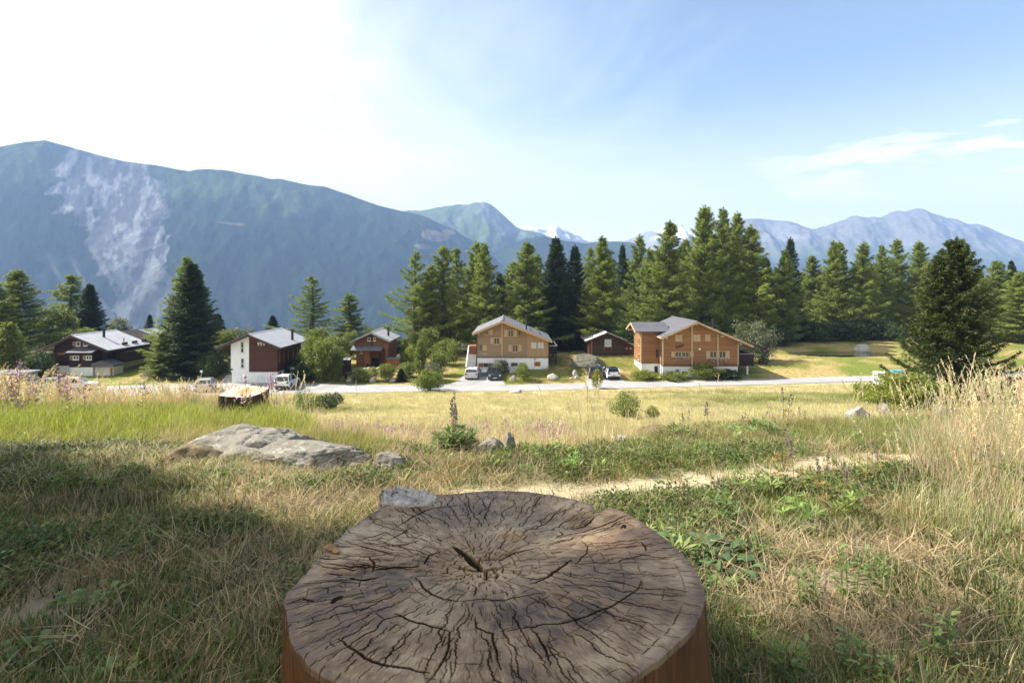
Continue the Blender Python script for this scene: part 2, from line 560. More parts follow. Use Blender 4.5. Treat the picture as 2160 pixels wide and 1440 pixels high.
tag(link_mesh('pond_water', np_mesh('pond_water', V, F, [m_water])), kind='structure')

# ---------------------------------------------------------------- mountains
def mountain_mat(name, kind):
    m, nt, b = mk(name)
    co = objco(nt)
    a = attr(nt, 'mcol').outputs['Color']
    n2 = noise(nt, co, 0.02, 6, 0.65); n3 = noise(nt, co, 0.11, 4, 0.7)
    f = mth(nt, 'ADD', mth(nt, 'MULTIPLY', n2, 0.9), mth(nt, 'MULTIPLY', n3, 0.75))
    g = nd(nt, 'ShaderNodeCombineColor')
    for k in range(3): _set(nt, g.inputs[k], f)
    nt.links.new(mixc(nt, 1.0, a, g.outputs[0], 'MULTIPLY'), b.inputs['Base Color'])
    b.inputs['Roughness'].default_value = 1.0
    b.inputs['Specular IOR Level'].default_value = 0.0
    return m

def make_mountain(name, ridge, dist, base_z, front, amp, seed, colfn, freq=0.0022, nu=260, nv=90, back=900, rough=1.0):
    """ridge: (px,py) silhouette pixels; dist: function px->distance of the ridge; front: how far the slope reaches towards us"""
    rp = np.array(ridge, float)
    px = np.linspace(rp[0, 0], rp[-1, 0], nu)
    # smooth silhouette with small serrations
    py = np.interp(px, rp[:, 0], rp[:, 1])
    d = dist(px)
    rx = (px-1080)/1200*d; rz = (600-py)/1200*d
    t = np.concatenate([np.linspace(-0.25, 0, 14)[:-1], np.linspace(0, 1, nv)])   # <0 behind the ridge
    T = np.repeat(t[None, :], nu, 0)
    D = d[:, None]
    dirx = rx/d
    Yb = np.where(T >= 0, D-front*T*(D/np.mean(d)), D-D*0.5*T)
    X = rx[:, None]+dirx[:, None]*(Yb-D)*0.6
    hfall = np.where(T >= 0, 1-T**0.86*(1.0), 1-(T*3.2)**2)
    Z = base_z+(rz[:, None]-base_z)*np.clip(hfall, -0.1, 1)
    # gullies: noise stretched down slope (fine across, long down)
    along = rx[:, None]*np.ones_like(T)
    w = np.clip(np.abs(T)*6, 0, 1)**0.7*(1-0.6*np.clip(T, 0, 1))
    warp = 260*fbm(along*freq*0.5, Yb*freq*0.5, oct=3, seed=seed+3)
    gul = 1-np.abs(fbm((along+warp)*freq, Yb*freq*0.35, oct=5, seed=seed, gain=0.52))*2
    fine = fbm(along*freq*9, Yb*freq*5, oct=4, seed=seed+5)
    Z = Z+amp*w*gul+amp*0.16*fine*np.clip(np.abs(T)*20, 0.1*rough, 1)
    Y = Yb+amp*0.5*w*fbm(along*freq*1.3, Z*freq*1.3, oct=3, seed=seed+9)
    V = np.stack([X.ravel(), Y.ravel(), Z.ravel()], 1)
    n = len(t)
    i = (np.arange(nu-1)[:, None]*n+np.arange(n-1)[None, :]).ravel()
    F = np.stack([i, i+1, i+n+1, i+n], 1)
    col = colfn(np.repeat(px[:, None], n, 1), X, Y, Z, T, gul)
    o = link_mesh(name, np_mesh(name, V, F, [mountain_mat(name+'_surface', 0)], True, {'mcol': col.reshape(-1, 3)}))
    return tag(o, kind='structure')

M_FOREST = np.array((0.020, 0.032, 0.018)); M_ALP = np.array((0.060, 0.084, 0.034)); M_ROCK = np.array((0.29, 0.29, 0.285)); M_SNOW = np.array((0.8, 0.82, 0.85))
M_DRYALP = np.array((0.21, 0.17, 0.10))

def col_left(px, X, Y, Z, T, gul):
    ppx, ppy = pix(X, Y, Z)
    n = fbm(X*0.004, Z*0.006, oct=5, seed=61); nf = fbm(X*0.02, Z*0.012, oct=4, seed=62)
    c = mix3(np.broadcast_to(M_ALP, X.shape+(3,)), M_FOREST, sstep(Z+120*n+60*nf, 430, 230))
    ff = fbm(ppx*0.09, ppy*0.05, oct=5, seed=66, gain=0.65)
    c = c*(0.55+0.75*sstep(ff, -0.4, 0.45))[..., None]
    # forest speckle
    # landslide scar: broad at the top, funnel at the bottom
    cx = np.interp(ppy, [300, 340, 420, 520, 600, 690], [190, 215, 235, 262, 285, 300])
    hw = np.interp(ppy, [296, 315, 345, 430, 500, 560, 620, 700], [10, 50, 95, 112, 92, 84, 66, 40])
    e = np.abs(ppx-cx)/hw
    streak = fbm(ppx*0.035+ppy*0.012, ppy*0.012, oct=5, seed=63)
    rock = (1-sstep(e+0.45*n+0.5*nf+0.25*ff, 0.84, 0.98))*sstep(streak+0.6*(1-e)+0.3*ff, -0.52, -0.3)
    rk = mix3(np.broadcast_to(M_ROCK*0.95, X.shape+(3,)), M_ROCK*0.36, sstep(streak+0.8*ff, 0.25, -0.3))
    c = mix3(c, rk, rock*(1-0.5*sstep(ppy, 460, 640)))
    # lower scree streaks on both sides
    s2 = sstep(fbm(ppx*0.05-ppy*0.03, ppy*0.012, oct=4, seed=65), 0.22, 0.5)*np.exp(-((ppx-250)/170)**2)*sstep(ppy, 480, 540)*(1-sstep(ppy, 660, 720))
    c = mix3(c, M_ROCK*0.62, 0.5*s2)
    # pasture clearings
    for (ax, ay, sx, sy) in ((915, 497, 34, 15), (890, 520, 24, 8), (490, 472, 34, 3), (945, 489, 18, 6)):
        g = np.exp(-((ppx-ax)/sx)**2-((ppy-ay-(ppx-ax)*0.1)/sy)**2)
        c = mix3(c, M_DRYALP*0.85, sstep(g+0.35*nf, 0.45, 0.62)*0.85)
    return c

make_mountain('left_mountain', [(-700, 420), (-420, 352), (-200, 330), (-60, 318), (0, 311), (50, 300), (95, 296), (140, 308), (200, 325), (260, 340), (330, 349), (395, 362), (425, 359), (470, 361), (540, 372), (620, 385), (680, 395), (740, 413), (800, 434), (860, 448), (900, 459), (950, 484), (1000, 512), (1040, 535), (1100, 562), (1180, 600)],
              lambda p: 2300+0.55*np.clip(p+200, 0, 1500), -260, 1150, 62, 71, col_left, nu=1000, nv=280, rough=0.8)

def col_mid(px, X, Y, Z, T, gul):
    n = fbm(X*0.004, Z*0.006, oct=5, seed=81)
    ppx, ppy = pix(X, Y, Z)
    c = mix3(np.broadcast_to(M_ALP*1.5, X.shape+(3,)), M_ROCK*0.75, sstep(n+0.6*(0.5-gul), 0.0, 0.5)*0.75)
    c = mix3(c, M_FOREST*1.6, sstep(ppy+22*n, 496, 520))
    return c
make_mountain('middle_mountain', [(700, 470), (800, 452), (860, 446), (890, 446), (940, 436), (990, 431), (1010, 428), (1022, 426), (1034, 430), (1048, 441), (1070, 461), (1090, 480), (1130, 491), (1170, 504), (1210, 516), (1260, 528), (1330, 545), (1420, 570)],
              lambda p: 3900+0*p, -260, 1500, 90, 91, col_mid, nu=260, nv=90, freq=0.0026)

def col_hill(px, X, Y, Z, T, gul):
    n = fbm(X*0.01, Z*0.015, oct=4, seed=101)
    return mix3(np.broadcast_to(M_FOREST, X.shape+(3,)), M_FOREST*1.8, sstep(n, -0.2, 0.4))
make_mountain('forested_hill', [(980, 560), (1060, 524), (1110, 502), (1150, 499), (1190, 508), (1230, 513), (1260, 511), (1300, 509), (1330, 511), (1352, 518), (1385, 535), (1450, 560), (1560, 590)],
              lambda p: 2900+0*p, -260, 800, 34, 111, col_hill, nu=420, nv=50, freq=0.004, rough=5.0)

def col_snow(px, X, Y, Z, T, gul):
    n = fbm(X*0.003, Z*0.006, oct=5, seed=121)
    ppx, ppy = pix(X, Y, Z)
    c = np.broadcast_to(M_ROCK*0.9, X.shape+(3,))
    return mix3(c, M_SNOW, sstep(n+0.5*gul-0.2, 0.0, 0.28)*0.95*sstep(ppy, 512, 496))
make_mountain('snowy_mountain', [(980, 520), (1050, 505), (1090, 484), (1112, 476), (1128, 480), (1140, 484), (1152, 487), (1160, 481), (1172, 477), (1184, 485), (1195, 490), (1215, 502), (1240, 512), (1300, 516), (1345, 500), (1372, 491), (1405, 488), (1428, 481), (1437, 473), (1446, 486), (1480, 498), (1540, 520), (1620, 545)],
              lambda p: 4700+0*p, -200, 1500, 110, 131, col_snow, nu=300, nv=70)

def col_right(px, X, Y, Z, T, gul):
    n = fbm(X*0.003, Z*0.005, oct=5, seed=141); nf = fbm(X*0.012, Z*0.02, oct=4, seed=142)
    ppx, ppy = pix(X, Y, Z)
    c = mix3(np.broadcast_to(np.array((0.165, 0.155, 0.13)), X.shape+(3,)), M_ROCK*0.9, sstep(n+0.5*nf+0.3*(0.5-gul), 0.05, 0.5)*0.8)
    c = mix3(c, M_ALP*1.3, sstep(ppy+30*n, 505, 540)*0.8)
    return mix3(c, M_FOREST*1.5, sstep(ppy+25*n, 535, 565))
make_mountain('right_mountain', [(1440, 560), (1490, 520), (1530, 487), (1560, 466), (1575, 462), (1600, 461), (1640, 465), (1670, 470), (1690, 477), (1716, 484), (1740, 478), (1760, 472), (1785, 463), (1810, 457), (1835, 460), (1862, 461), (1880, 453), (1897, 447), (1915, 447), (1930, 444), (1945, 440), (1957, 447), (1975, 455), (2000, 462), (2022, 464), (2040, 473), (2062, 475), (2090, 482), (2120, 496), (2160, 510), (2250, 535), (2400, 560), (2700, 575)],
              lambda p: 4600+0*p, -260, 1700, 95, 151, col_right, nu=420, nv=100, freq=0.0024)
# ---------------------------------------------------------------- foliage materials
def leaf_mat(name, stops, trans=0.35, rough=0.55, spec=0.3, tint=None):
    """colour from the per-leaf value 'v' (each leaf has its own colour)"""
    m, nt, b = mk(name)
    v = attr(nt, 'v').outputs['Fac']
    oi = nd(nt, 'ShaderNodeObjectInfo').outputs['Random']
    vv = mth(nt, 'ADD', mth(nt, 'MULTIPLY', v, 0.86), mth(nt, 'MULTIPLY', oi, 0.14))
    c = rampc(nt, vv, stops)
    nt.links.new(c, b.inputs['Base Color'])
    b.inputs['Roughness'].default_value = rough
    b.inputs['Specular IOR Level'].default_value = spec
    tr = nd(nt, 'ShaderNodeBsdfTranslucent')
    nt.links.new(mixc(nt, 1.0, c, (1.0, 1.08, 0.62), 'MULTIPLY'), tr.inputs['Color'])
    mx = nd(nt, 'ShaderNodeMixShader')
    mx.inputs[0].default_value = trans
    nt.links.new(b.outputs[0], mx.inputs[1]); nt.links.new(tr.outputs[0], mx.inputs[2])
    nt.links.new(mx.outputs[0], nt.nodes['Material Output'].inputs['Surface'])
    return m

m_larch = leaf_mat('larch_needles', [(0.0, (0.117, 0.158, 0.032)), (0.45, (0.199, 0.248, 0.050)), (0.8, (0.293, 0.335, 0.069)), (1.0, (0.394, 0.393, 0.096))], 0.36)
m_larch2 = leaf_mat('yellow_green_larch_needles', [(0.0, (0.112, 0.155, 0.029)), (0.5, (0.182, 0.228, 0.042)), (1.0, (0.306, 0.329, 0.073))], 0.38)
m_spruce = leaf_mat('dark_spruce_needles', [(0.0, (0.030, 0.050, 0.018)), (0.6, (0.051, 0.080, 0.027)), (1.0, (0.092, 0.120, 0.039))], 0.15)
m_spruce_gold = leaf_mat('spruce_needles_with_brown_cones', [(0.0, (0.030, 0.049, 0.010)), (0.55, (0.060, 0.084, 0.017)), (0.78, (0.102, 0.115, 0.022)), (0.86, (0.200, 0.154, 0.042)), (1.0, (0.254, 0.196, 0.055))], 0.18)
m_bush = leaf_mat('bush_leaves', [(0.0, (0.089, 0.124, 0.025)), (0.5, (0.161, 0.201, 0.041)), (1.0, (0.296, 0.301, 0.076))], 0.35)
m_bush_dark = leaf_mat('dark_bush_leaves', [(0.0, (0.027, 0.048, 0.016)), (0.5, (0.050, 0.079, 0.025)), (1.0, (0.100, 0.132, 0.041))], 0.3)
m_bush_yel = leaf_mat('yellow_green_bush_leaves', [(0.0, (0.115, 0.156, 0.026)), (0.5, (0.203, 0.234, 0.041)), (1.0, (0.338, 0.325, 0.084))], 0.42)
m_bush_grey = leaf_mat('grey_green_willow_leaves', [(0.0, (0.090, 0.110, 0.058)), (0.5, (0.150, 0.165, 0.090)), (1.0, (0.260, 0.265, 0.170))], 0.3)
m_bush_purple = leaf_mat('purple_barberry_leaves', [(0.0, (0.030, 0.016, 0.022)), (0.5, (0.060, 0.030, 0.042)), (1.0, (0.110, 0.070, 0.085))], 0.25)

m_bark, nt, b = mk('grey_brown_bark')
co = objco(nt)
nt.links.new(rampc(nt, noise(nt, vscale(nt, co, (3, 3, 0.7)), 2.5, 5, 0.7), [(0.3, (0.045, 0.035, 0.028)), (0.7, (0.13, 0.105, 0.085))]), b.inputs['Base Color'])
b.inputs['Roughness'].default_value = 0.95

# ---------------------------------------------------------------- leaf clouds in numpy
def leaves(P, D, ln, wd, v, rng, quad=False, flat=0.0):
    """one small leaf face per point P with main direction D; returns V,F,vattr"""
    n = len(P)
    D = D/np.maximum(np.linalg.norm(D, axis=1, keepdims=True), 1e-6)
    r = rng.normal(size=(n, 3)); r[:, 2] += flat*2
    S = np.cross(D, r); S /= np.maximum(np.linalg.norm(S, axis=1, keepdims=True), 1e-6)
    ln = np.asarray(ln)[:, None] if np.ndim(ln) else ln
    wd = np.asarray(wd)[:, None] if np.ndim(wd) else wd
    if quad:
        V = np.stack([P, P+D*ln*0.5+S*wd*0.5, P+D*ln, P+D*ln*0.5-S*wd*0.5], 1).reshape(-1, 3)
        F = np.arange(4*n).reshape(-1, 4)
        return V, F, np.repeat(v, 4)
    V = np.stack([P-S*wd*0.5, P+S*wd*0.5, P+D*ln], 1).reshape(-1, 3)
    return V, np.arange(3*n).reshape(-1, 3), np.repeat(v, 3)

def cat(parts):
    V = []; F = []; A = []; b = 0
    for v, f, a in parts:
        V.append(v); F.append(f+b); A.append(a); b += len(v)
    return np.concatenate(V), np.concatenate(F), np.concatenate(A)

def make_larch(seed, Ht=22.0, Rw=3.4, nb=130, dens=1.0, bottom=0.10, sparse=0.0, top=0.6, mat=None, leafsz=1.0):
    rng = np.random.default_rng(seed)
    tb = MB()
    lean = rng.normal(size=2)*0.15
    hs = np.linspace(0, 1, 9)
    tb.tube([(lean[0]*h*h*2+0.12*math.sin(5*h+seed), lean[1]*h*h*2, Ht*h*0.985) for h in hs], [0.018*Ht*(1-h)**0.8+0.02 for h in hs], 8)
    parts = []
    ga = 2.399963
    for k in range(nb):
        u = (k+rng.random())/nb
        t = bottom+(1-bottom-0.015)*u**0.92
        # crown outline with an uneven, blunt-topped larch shape
        env = (1-t)**top*(0.55+0.45*min(1, (t-bottom)/0.12+0.35))
        L = Rw*env*(0.48+0.78*rng.random())
        if rng.random() < 0.10: L *= 1.25
        if rng.random() < sparse: continue
        L = max(L, 0.35)
        a = k*ga+rng.normal()*0.35
        z0 = Ht*t
        slope = -0.18+0.75*t**2+rng.normal()*0.09
        d = np.array([math.cos(a), math.sin(a)])
        s = np.linspace(0, 1, 6)
        pts = np.stack([d[0]*L*s, d[1]*L*s, z0+L*(slope*s+0.30*s**2.6-0.05*np.sin(s*3))], 1)
        pts[:, 0] += lean[0]*t*t*2; pts[:, 1] += lean[1]*t*t*2
        tb.tube(pts[[0, 2, 3, 5]], [0.035+0.012*L, 0.025+0.006*L, 0.018, 0.008], 4, cap=False)
        n = int(dens*(30+70*L))
        ss = rng.random(n)**0.75*0.94+0.06
        base = np.stack([np.interp(ss, s, pts[:, i]) for i in range(3)], 1)
        # side twigs, hanging a little
        lat = rng.normal(size=n)*0.17*L*(1.15-ss)**0.7
        side = np.array([-d[1], d[0], 0])
        hang = -np.abs(rng.normal(size=n))*(0.13+0.10*L*(1-ss*0.6))
        base = base+side*lat[:, None]
        base[:, 2] += hang*0.85+rng.random(n)*0.07
        base += rng.normal(size=(n, 3))*0.05
        dirv = np.stack([d[0]*0.6+rng.normal(size=n)*0.6, d[1]*0.6+rng.normal(size=n)*0.6, rng.normal(size=n)*0.45-0.35], 1)
        v = np.clip(0.45+0.16*rng.normal()+0.17*rng.normal(size=n)+0.18*(ss-0.5), 0, 1)
        parts.append(leaves(base, dirv, (0.22+0.20*rng.random(n))*leafsz, (0.055+0.05*rng.random(n))*leafsz, v, rng))
    # leader
    n = int(70*dens)
    z = Ht*(0.93+0.08*rng.random(n))
    P = np.stack([rng.normal(size=n)*0.18*(1.02-z/Ht)*9+lean[0]*2, rng.normal(size=n)*0.18*(1.02-z/Ht)*9+lean[1]*2, z], 1)
    Dv = rng.normal(size=(n, 3))+np.array([0, 0, 1.0])
    parts.append(leaves(P, Dv, 0.3*leafsz, 0.08*leafsz, np.clip(0.6+0.15*rng.normal(size=n), 0, 1), rng))
    V, F, A = cat(parts)
    return tb, np_mesh('crown', V, F, [mat or m_larch], False, {'v': A})

def make_spruce(seed, Ht=20.0, Rw=2.9, wh=0.42, dens=1.0, bottom=0.03, pw=0.85, mat=None, leafsz=1.0, twin=None, cones=0.0, irregular=0.30):
    rng = np.random.default_rng(seed)
    tb = MB(); parts = []
    leaders = [(0, 0, Ht, 0.0)] + ([twin] if twin else [])
    for (ox, oy, hh, zb) in leaders:
        hs = np.linspace(0, 1, 6)
        tb.tube([(ox*min(1, h*1.6), oy*min(1, h*1.6), zb+(hh-zb)*h) for h in hs], [0.016*hh*(1-h)+0.015 for h in hs], 8)
        z = max(hh*bottom, zb)
        k = 0
        while z < hh*0.985:
            t = z/hh
            nbr = int(rng.integers(6, 9))
            a0 = rng.random()*6.28
            for q in range(nbr):
                a = a0+q*2*math.pi/nbr+rng.normal()*0.16
                L = Rw*((1-t)**pw)*(1-irregular+2*irregular*rng.random())*(0.75+0.25*min(1, t/0.08+0.3))+0.12
                if zb > 0: L *= 0.62
                d = np.array([math.cos(a), math.sin(a)])
                s = np.linspace(0, 1, 6)
                slope = -0.30+0.85*t**1.5+rng.normal()*0.06
                drop = -0.22*(1-t)
                pts = np.stack([ox+d[0]*L*s, oy+d[1]*L*s, z+L*(slope*s+drop*np.sin(s*2.4)+0.38*s**3)], 1)
                tb.tube(pts[[0, 3, 5]], [0.02+0.010*L, 0.014, 0.006], 4, cap=False)
                n = int(dens*(14+60*L))
                ss = rng.random(n)**0.7
                base = np.stack([np.interp(ss, s, pts[:, i]) for i in range(3)], 1)
                lat = rng.normal(size=n)*(0.16*L*(1.1-ss)**0.6+0.04)
                side = np.array([-d[1], d[0], 0])
                base = base+side*lat[:, None]
                base[:, 2] += -np.abs(lat)*0.45-np.abs(rng.normal(size=n))*0.10*leafsz
                dirv = np.stack([d[0]+side[0]*lat*3+rng.normal(size=n)*0.35, d[1]+side[1]*lat*3+rng.normal(size=n)*0.35, rng.normal(size=n)*0.35-0.35], 1)
                hi = 0.74 if cones else 1.0
                v = np.clip(0.38+0.12*rng.normal()+0.2*rng.normal(size=n)+0.25*(ss-0.5), 0, hi)
                if cones:
                    mk_ = (rng.random(n) < cones*(0.3+1.2*t)) & (ss > 0.62)
                    v[mk_] = 0.84+0.16*rng.random(mk_.sum())
                parts.append(leaves(base, dirv, (0.20+0.20*rng.random(n))*leafsz, (0.075+0.06*rng.random(n))*leafsz, v, rng))
            z += wh*(0.75+0.5*rng.random())*(1.15-0.55*t)
            k += 1
        n = int(60*dens)
        zz = hh*(0.955+0.05*rng.random(n))
        P = np.stack([ox+rng.normal(size=n)*0.10*(1.01-zz/hh)*14, oy+rng.normal(size=n)*0.10*(1.01-zz/hh)*14, zz], 1)
        parts.append(leaves(P, rng.normal(size=(n, 3))*0.7+np.array([0, 0, 1.0]), 0.28*leafsz, 0.08*leafsz, np.clip(0.5+0.1*rng.normal(size=n), 0, 1), rng))
    V, F, A = cat(parts)
    return tb, np_mesh('crown', V, F, [mat or m_spruce], False, {'v': A})

def make_bush(seed, w, h, nleaf, leaf=0.12, mat=None, stems=7, shape='round', clump=None, wdt=0.55, open_=0.0):
    """broadleaved bush: several stems and many clumps of real leaves; unit size w (diameter) x h"""
    rng = np.random.default_rng(seed)
    tb = MB()
    nc = clump or max(14, int(nleaf/45))
    C = []
    while len(C) < nc:
        p = rng.uniform(-1, 1, 3)
        r = np.linalg.norm(p)
        if r > 1 or r < 0.35: continue
        zz = (p[2]+1)/2
        if shape == 'cone': p[:2] *= (1.05-zz)**0.8
        elif shape == 'column': p[:2] *= 0.95
        elif shape == 'dome': p[:2] *= math.sqrt(max(0.05, 1-zz*zz))/max(0.35, math.sqrt(1-p[2]**2*0.9)); 
        rad = 1+0.22*math.sin(3*math.atan2(p[1], p[0])+seed)
        C.append((p[0]*w/2*rad, p[1]*w/2*rad, h*(0.06+0.92*zz)))
    C = np.array(C)
    for k in range(stems):
        c = C[rng.integers(nc)]
        b = np.array([rng.normal()*0.06*w, rng.normal()*0.06*w, -0.15])
        m1 = b*0.4+c*0.6+np.array([0, 0, 0.08*h]); m1[:2] = b[:2]*0.55+c[:2]*0.45
        r0 = 0.012*h+0.006
        tb.tube([b, (b+m1)/2, m1, c], [r0*1.3, r0, r0*0.7, r0*0.3], 5, cap=False)
    sz = 0.20*w*(14/nc)**0.33*1.15
    n = nleaf
    ci = rng.integers(nc, size=n)
    off = rng.normal(size=(n, 3)); off *= (0.55+0.45*rng.random((n, 1)))/np.linalg.norm(off, axis=1, keepdims=True)*sz*(0.7+0.6*rng.random((n, 1)))
    off[:, 2] *= 0.75*min(1.6, h/w)
    P = C[ci]+off
    P[:, 2] = np.maximum(P[:, 2], 0.02)
    Dv = off+rng.normal(size=(n, 3))*sz*0.6
    Dv[:, 2] -= 0.15*sz
    cv = 0.5+0.16*rng.normal(size=nc)
    v = np.clip(cv[ci]+0.17*rng.normal(size=n), 0, 1)
    l = leaf*(0.65+0.7*rng.random(n))
    V, F, A = leaves(P, Dv, l, l*wdt, v, rng, quad=True, flat=0.35)
    return tb, np_mesh('foliage', V, F, [mat or m_bush], False, {'v': A})

class Proto:
    """a prototype tree or bush: wood mesh + leaf mesh, placed as Empty + two parts"""
    def __init__(s, made, wood, leafname, size):
        tb, me = made
        s.size = size
        s.leaf = me; s.leafname = leafname; s.wood = wood
        w = bpy.data.meshes.new(wood)
        w.from_pydata(tb.v, [], tb.f); w.update()
        w.polygons.foreach_set('use_smooth', [True]*len(w.polygons))
        w.materials.append(m_bark)
        s.wmesh = w
    def place(s, name, loc, sxy, sz, rz, label, cat, group=None):
        e = empty(name, loc, rz, label, cat, group)
        e.scale = (sxy*(1+0.10*math.sin(loc[0]*7.1)), sxy*(1-0.10*math.sin(loc[0]*7.1)), sz)
        if cat == 'tree': e.rotation_euler = (0.028*math.sin(loc[0]*3.3), 0.028*math.sin(loc[1]*5.7+loc[0]), rz)
        link_mesh(s.wood, s.wmesh, e)
        link_mesh(s.leafname, s.leaf, e)
        return e
# ---------------------------------------------------------------- tree prototypes
LARCH = [Proto(make_larch(201, 22, 3.6, 187, leafsz=1.15), 'trunk', 'crown', (22, 3.6)),
         Proto(make_larch(202, 22, 3.0, 168, leafsz=1.15, sparse=0.12), 'trunk', 'crown', (22, 3.0)),
         Proto(make_larch(203, 22, 3.9, 200, leafsz=1.15, bottom=0.06, top=0.75), 'trunk', 'crown', (22, 3.9)),
         Proto(make_larch(204, 22, 3.2, 156, leafsz=1.15, bottom=0.22, sparse=0.18, top=0.5), 'trunk', 'crown', (22, 3.2)),
         Proto(make_larch(205, 22, 3.7, 187, leafsz=1.15, bottom=0.05, top=0.7, mat=m_larch2), 'trunk', 'crown', (22, 3.7)),
         # open tree with long level branches
         Proto(make_larch(206, 22, 5.2, 92, leafsz=1.1, dens=1.2, bottom=0.10, sparse=0.15, top=0.72), 'trunk', 'crown', (22, 5.2))]
SPRUCE = [Proto(make_spruce(221, 20, 2.9), 'trunk', 'crown', (20, 2.9)),
          Proto(make_spruce(222, 20, 2.5, wh=0.52, dens=0.85, irregular=0.38), 'trunk', 'crown', (20, 2.5))]

def tree(kind, idx, px_top, py_top, d, wpx, name, label, group=None, rz=None, base=None):
    """conifer whose tip is seen at (px_top,py_top) in the photo, d metres away"""
    p = (LARCH if kind == 'L' else SPRUCE)[idx]
    tip = px2w(px_top, py_top, d)
    gz = Hs(tip.x, tip.y) if base is None else base
    ht = tip.z-gz
    sz = ht/p.size[0]
    sxy = (wpx*(1.32 if kind == 'L' else 1.1)/2/1200*d)/p.size[1]
    if rz is None: rz = (px_top*0.37+d*1.7) % 6.28
    return p.place(name, (tip.x, tip.y, gz-0.1), sxy, sz, rz, label, 'tree', group)

gL = 'larches at the edge of the forest'
gS = 'spruces standing among the larches'
# --- left of the houses
tree('L', 0, 34, 568, 92, 120, 'larch_tree', 'green larch at the far left edge of the photo, beyond the dark timber chalet', gL)
tree('L', 2, -14, 596, 86, 150, 'larch_tree', 'broad dense larch cut by the left edge of the photo', gL)
tree('L', 3, 148, 578, 108, 82, 'larch_tree', 'green larch with a bare dark trunk behind the roof of the dark timber chalet', gL)
tree('S', 0, 187, 597, 104, 78, 'spruce_tree', 'dark spruce right beside the larch behind the dark timber chalet', gS)
tree('S', 1, 315, 662, 130, 30, 'spruce_tree', 'small dark spruce tip above the rear chalet roof', gS)
tree('L', 2, 390, 540, 84, 118, 'larch_tree', 'bright green larch left in the tall pair beside the white and brown house', gL)
tree('S', 0, 408, 553, 80, 128, 'spruce_tree', 'tall dark spruce right in the pair beside the white and brown house', gS)
tree('S', 1, 457, 660, 96, 52, 'spruce_tree', 'short dark spruce peeping out right of the tall dark spruce', gS)
tree('S', 0, 577, 664, 140, 40, 'spruce_tree', 'small distant spruce just above the roof of the white and brown house', gS)
tree('L', 5, 658, 581, 108, 118, 'larch_tree', 'open branched larch standing alone in front of the blue mountainside', gL)
tree('L', 3, 738, 617, 104, 72, 'larch_tree', 'slim larch directly left above the small brown cabin roof', gL)
# --- centre
tree('L', 5, 877, 528, 97, 136, 'larch_tree', 'gaunt larch with long level branches, leftmost of the forest row', gL, rz=2.4)
tree('L', 1, 908, 556, 99, 66, 'larch_tree', 'thin larch tucked against the right side of the gaunt long branched larch', gL)
tree('L', 1, 938, 517, 100, 84, 'larch_tree', 'larch with open crown, second tall one from the left of the forest row', gL)
tree('L', 3, 968, 521, 108, 56, 'larch_tree', 'narrow larch behind, just left of the twin tipped larches', gL)
tree('L', 1, 1000, 508, 101, 86, 'larch_tree', 'left tip of the twin larches above the chalet with parked cars', gL)
tree('L', 2, 1024, 511, 97, 92, 'larch_tree', 'right tip of the twin larches above the chalet with parked cars', gL)
tree('L', 4, 1105, 509, 95, 122, 'larch_tree', 'wide yellow green larch right behind the ridge of the golden chalet', gL)
tree('L', 1, 1140, 534, 104, 60, 'larch_tree', 'slender larch between the wide larch and the dark spruces', gL)
tree('S', 0, 1175, 499, 98, 92, 'spruce_tree', 'tall near-black spruce, left one of the dark pair above the boulder', gS)
tree('S', 1, 1208, 515, 97, 84, 'spruce_tree', 'near-black spruce, right one of the dark pair above the boulder', gS)
tree('L', 3, 1238, 520, 122, 46, 'larch_tree', 'pale thin larch seen far back between dark spruces and broad larch', gL)
tree('L', 2, 1273, 497, 95, 120, 'larch_tree', 'broad bright larch standing behind the little dark barn', gL)
tree('S', 1, 1314, 513, 112, 46, 'spruce_tree', 'spire of a dark spruce right of the larch behind the barn', gS)
tree('L', 1, 1341, 495, 108, 66, 'larch_tree', 'tall thin larch behind the gap between barn and big chalet', gL)
tree('L', 3, 1362, 521, 102, 50, 'larch_tree', 'lower larch immediately left of the sunlit yellow larch', gL)
tree('L', 4, 1408, 466, 99, 118, 'larch_tree', 'tall sunlit yellow green larch behind the wing of the big chalet', gL)
tree('L', 0, 1478, 437, 102, 96, 'larch_tree', 'highest group of larches, leftmost of its four tips', gL)
tree('L', 1, 1500, 434, 107, 78, 'larch_tree', 'highest group of larches, second tip from the left', gL)
tree('L', 2, 1523, 436, 99, 104, 'larch_tree', 'highest group of larches, third tip from the left', gL)
tree('L', 0, 1554, 448, 104, 84, 'larch_tree', 'highest group of larches, rightmost and lowest of its tips', gL)
tree('L', 1, 1596, 474, 98, 100, 'larch_tree', 'larch with thin bare looking tip right of the highest group', gL)
tree('L', 2, 1655, 526, 101, 78, 'larch_tree', 'rounded larch in front of the dark pointed spruce', gL)
tree('S', 1, 1669, 500, 105, 66, 'spruce_tree', 'dark pointed spruce standing alone among larches right of the big chalet', gS)
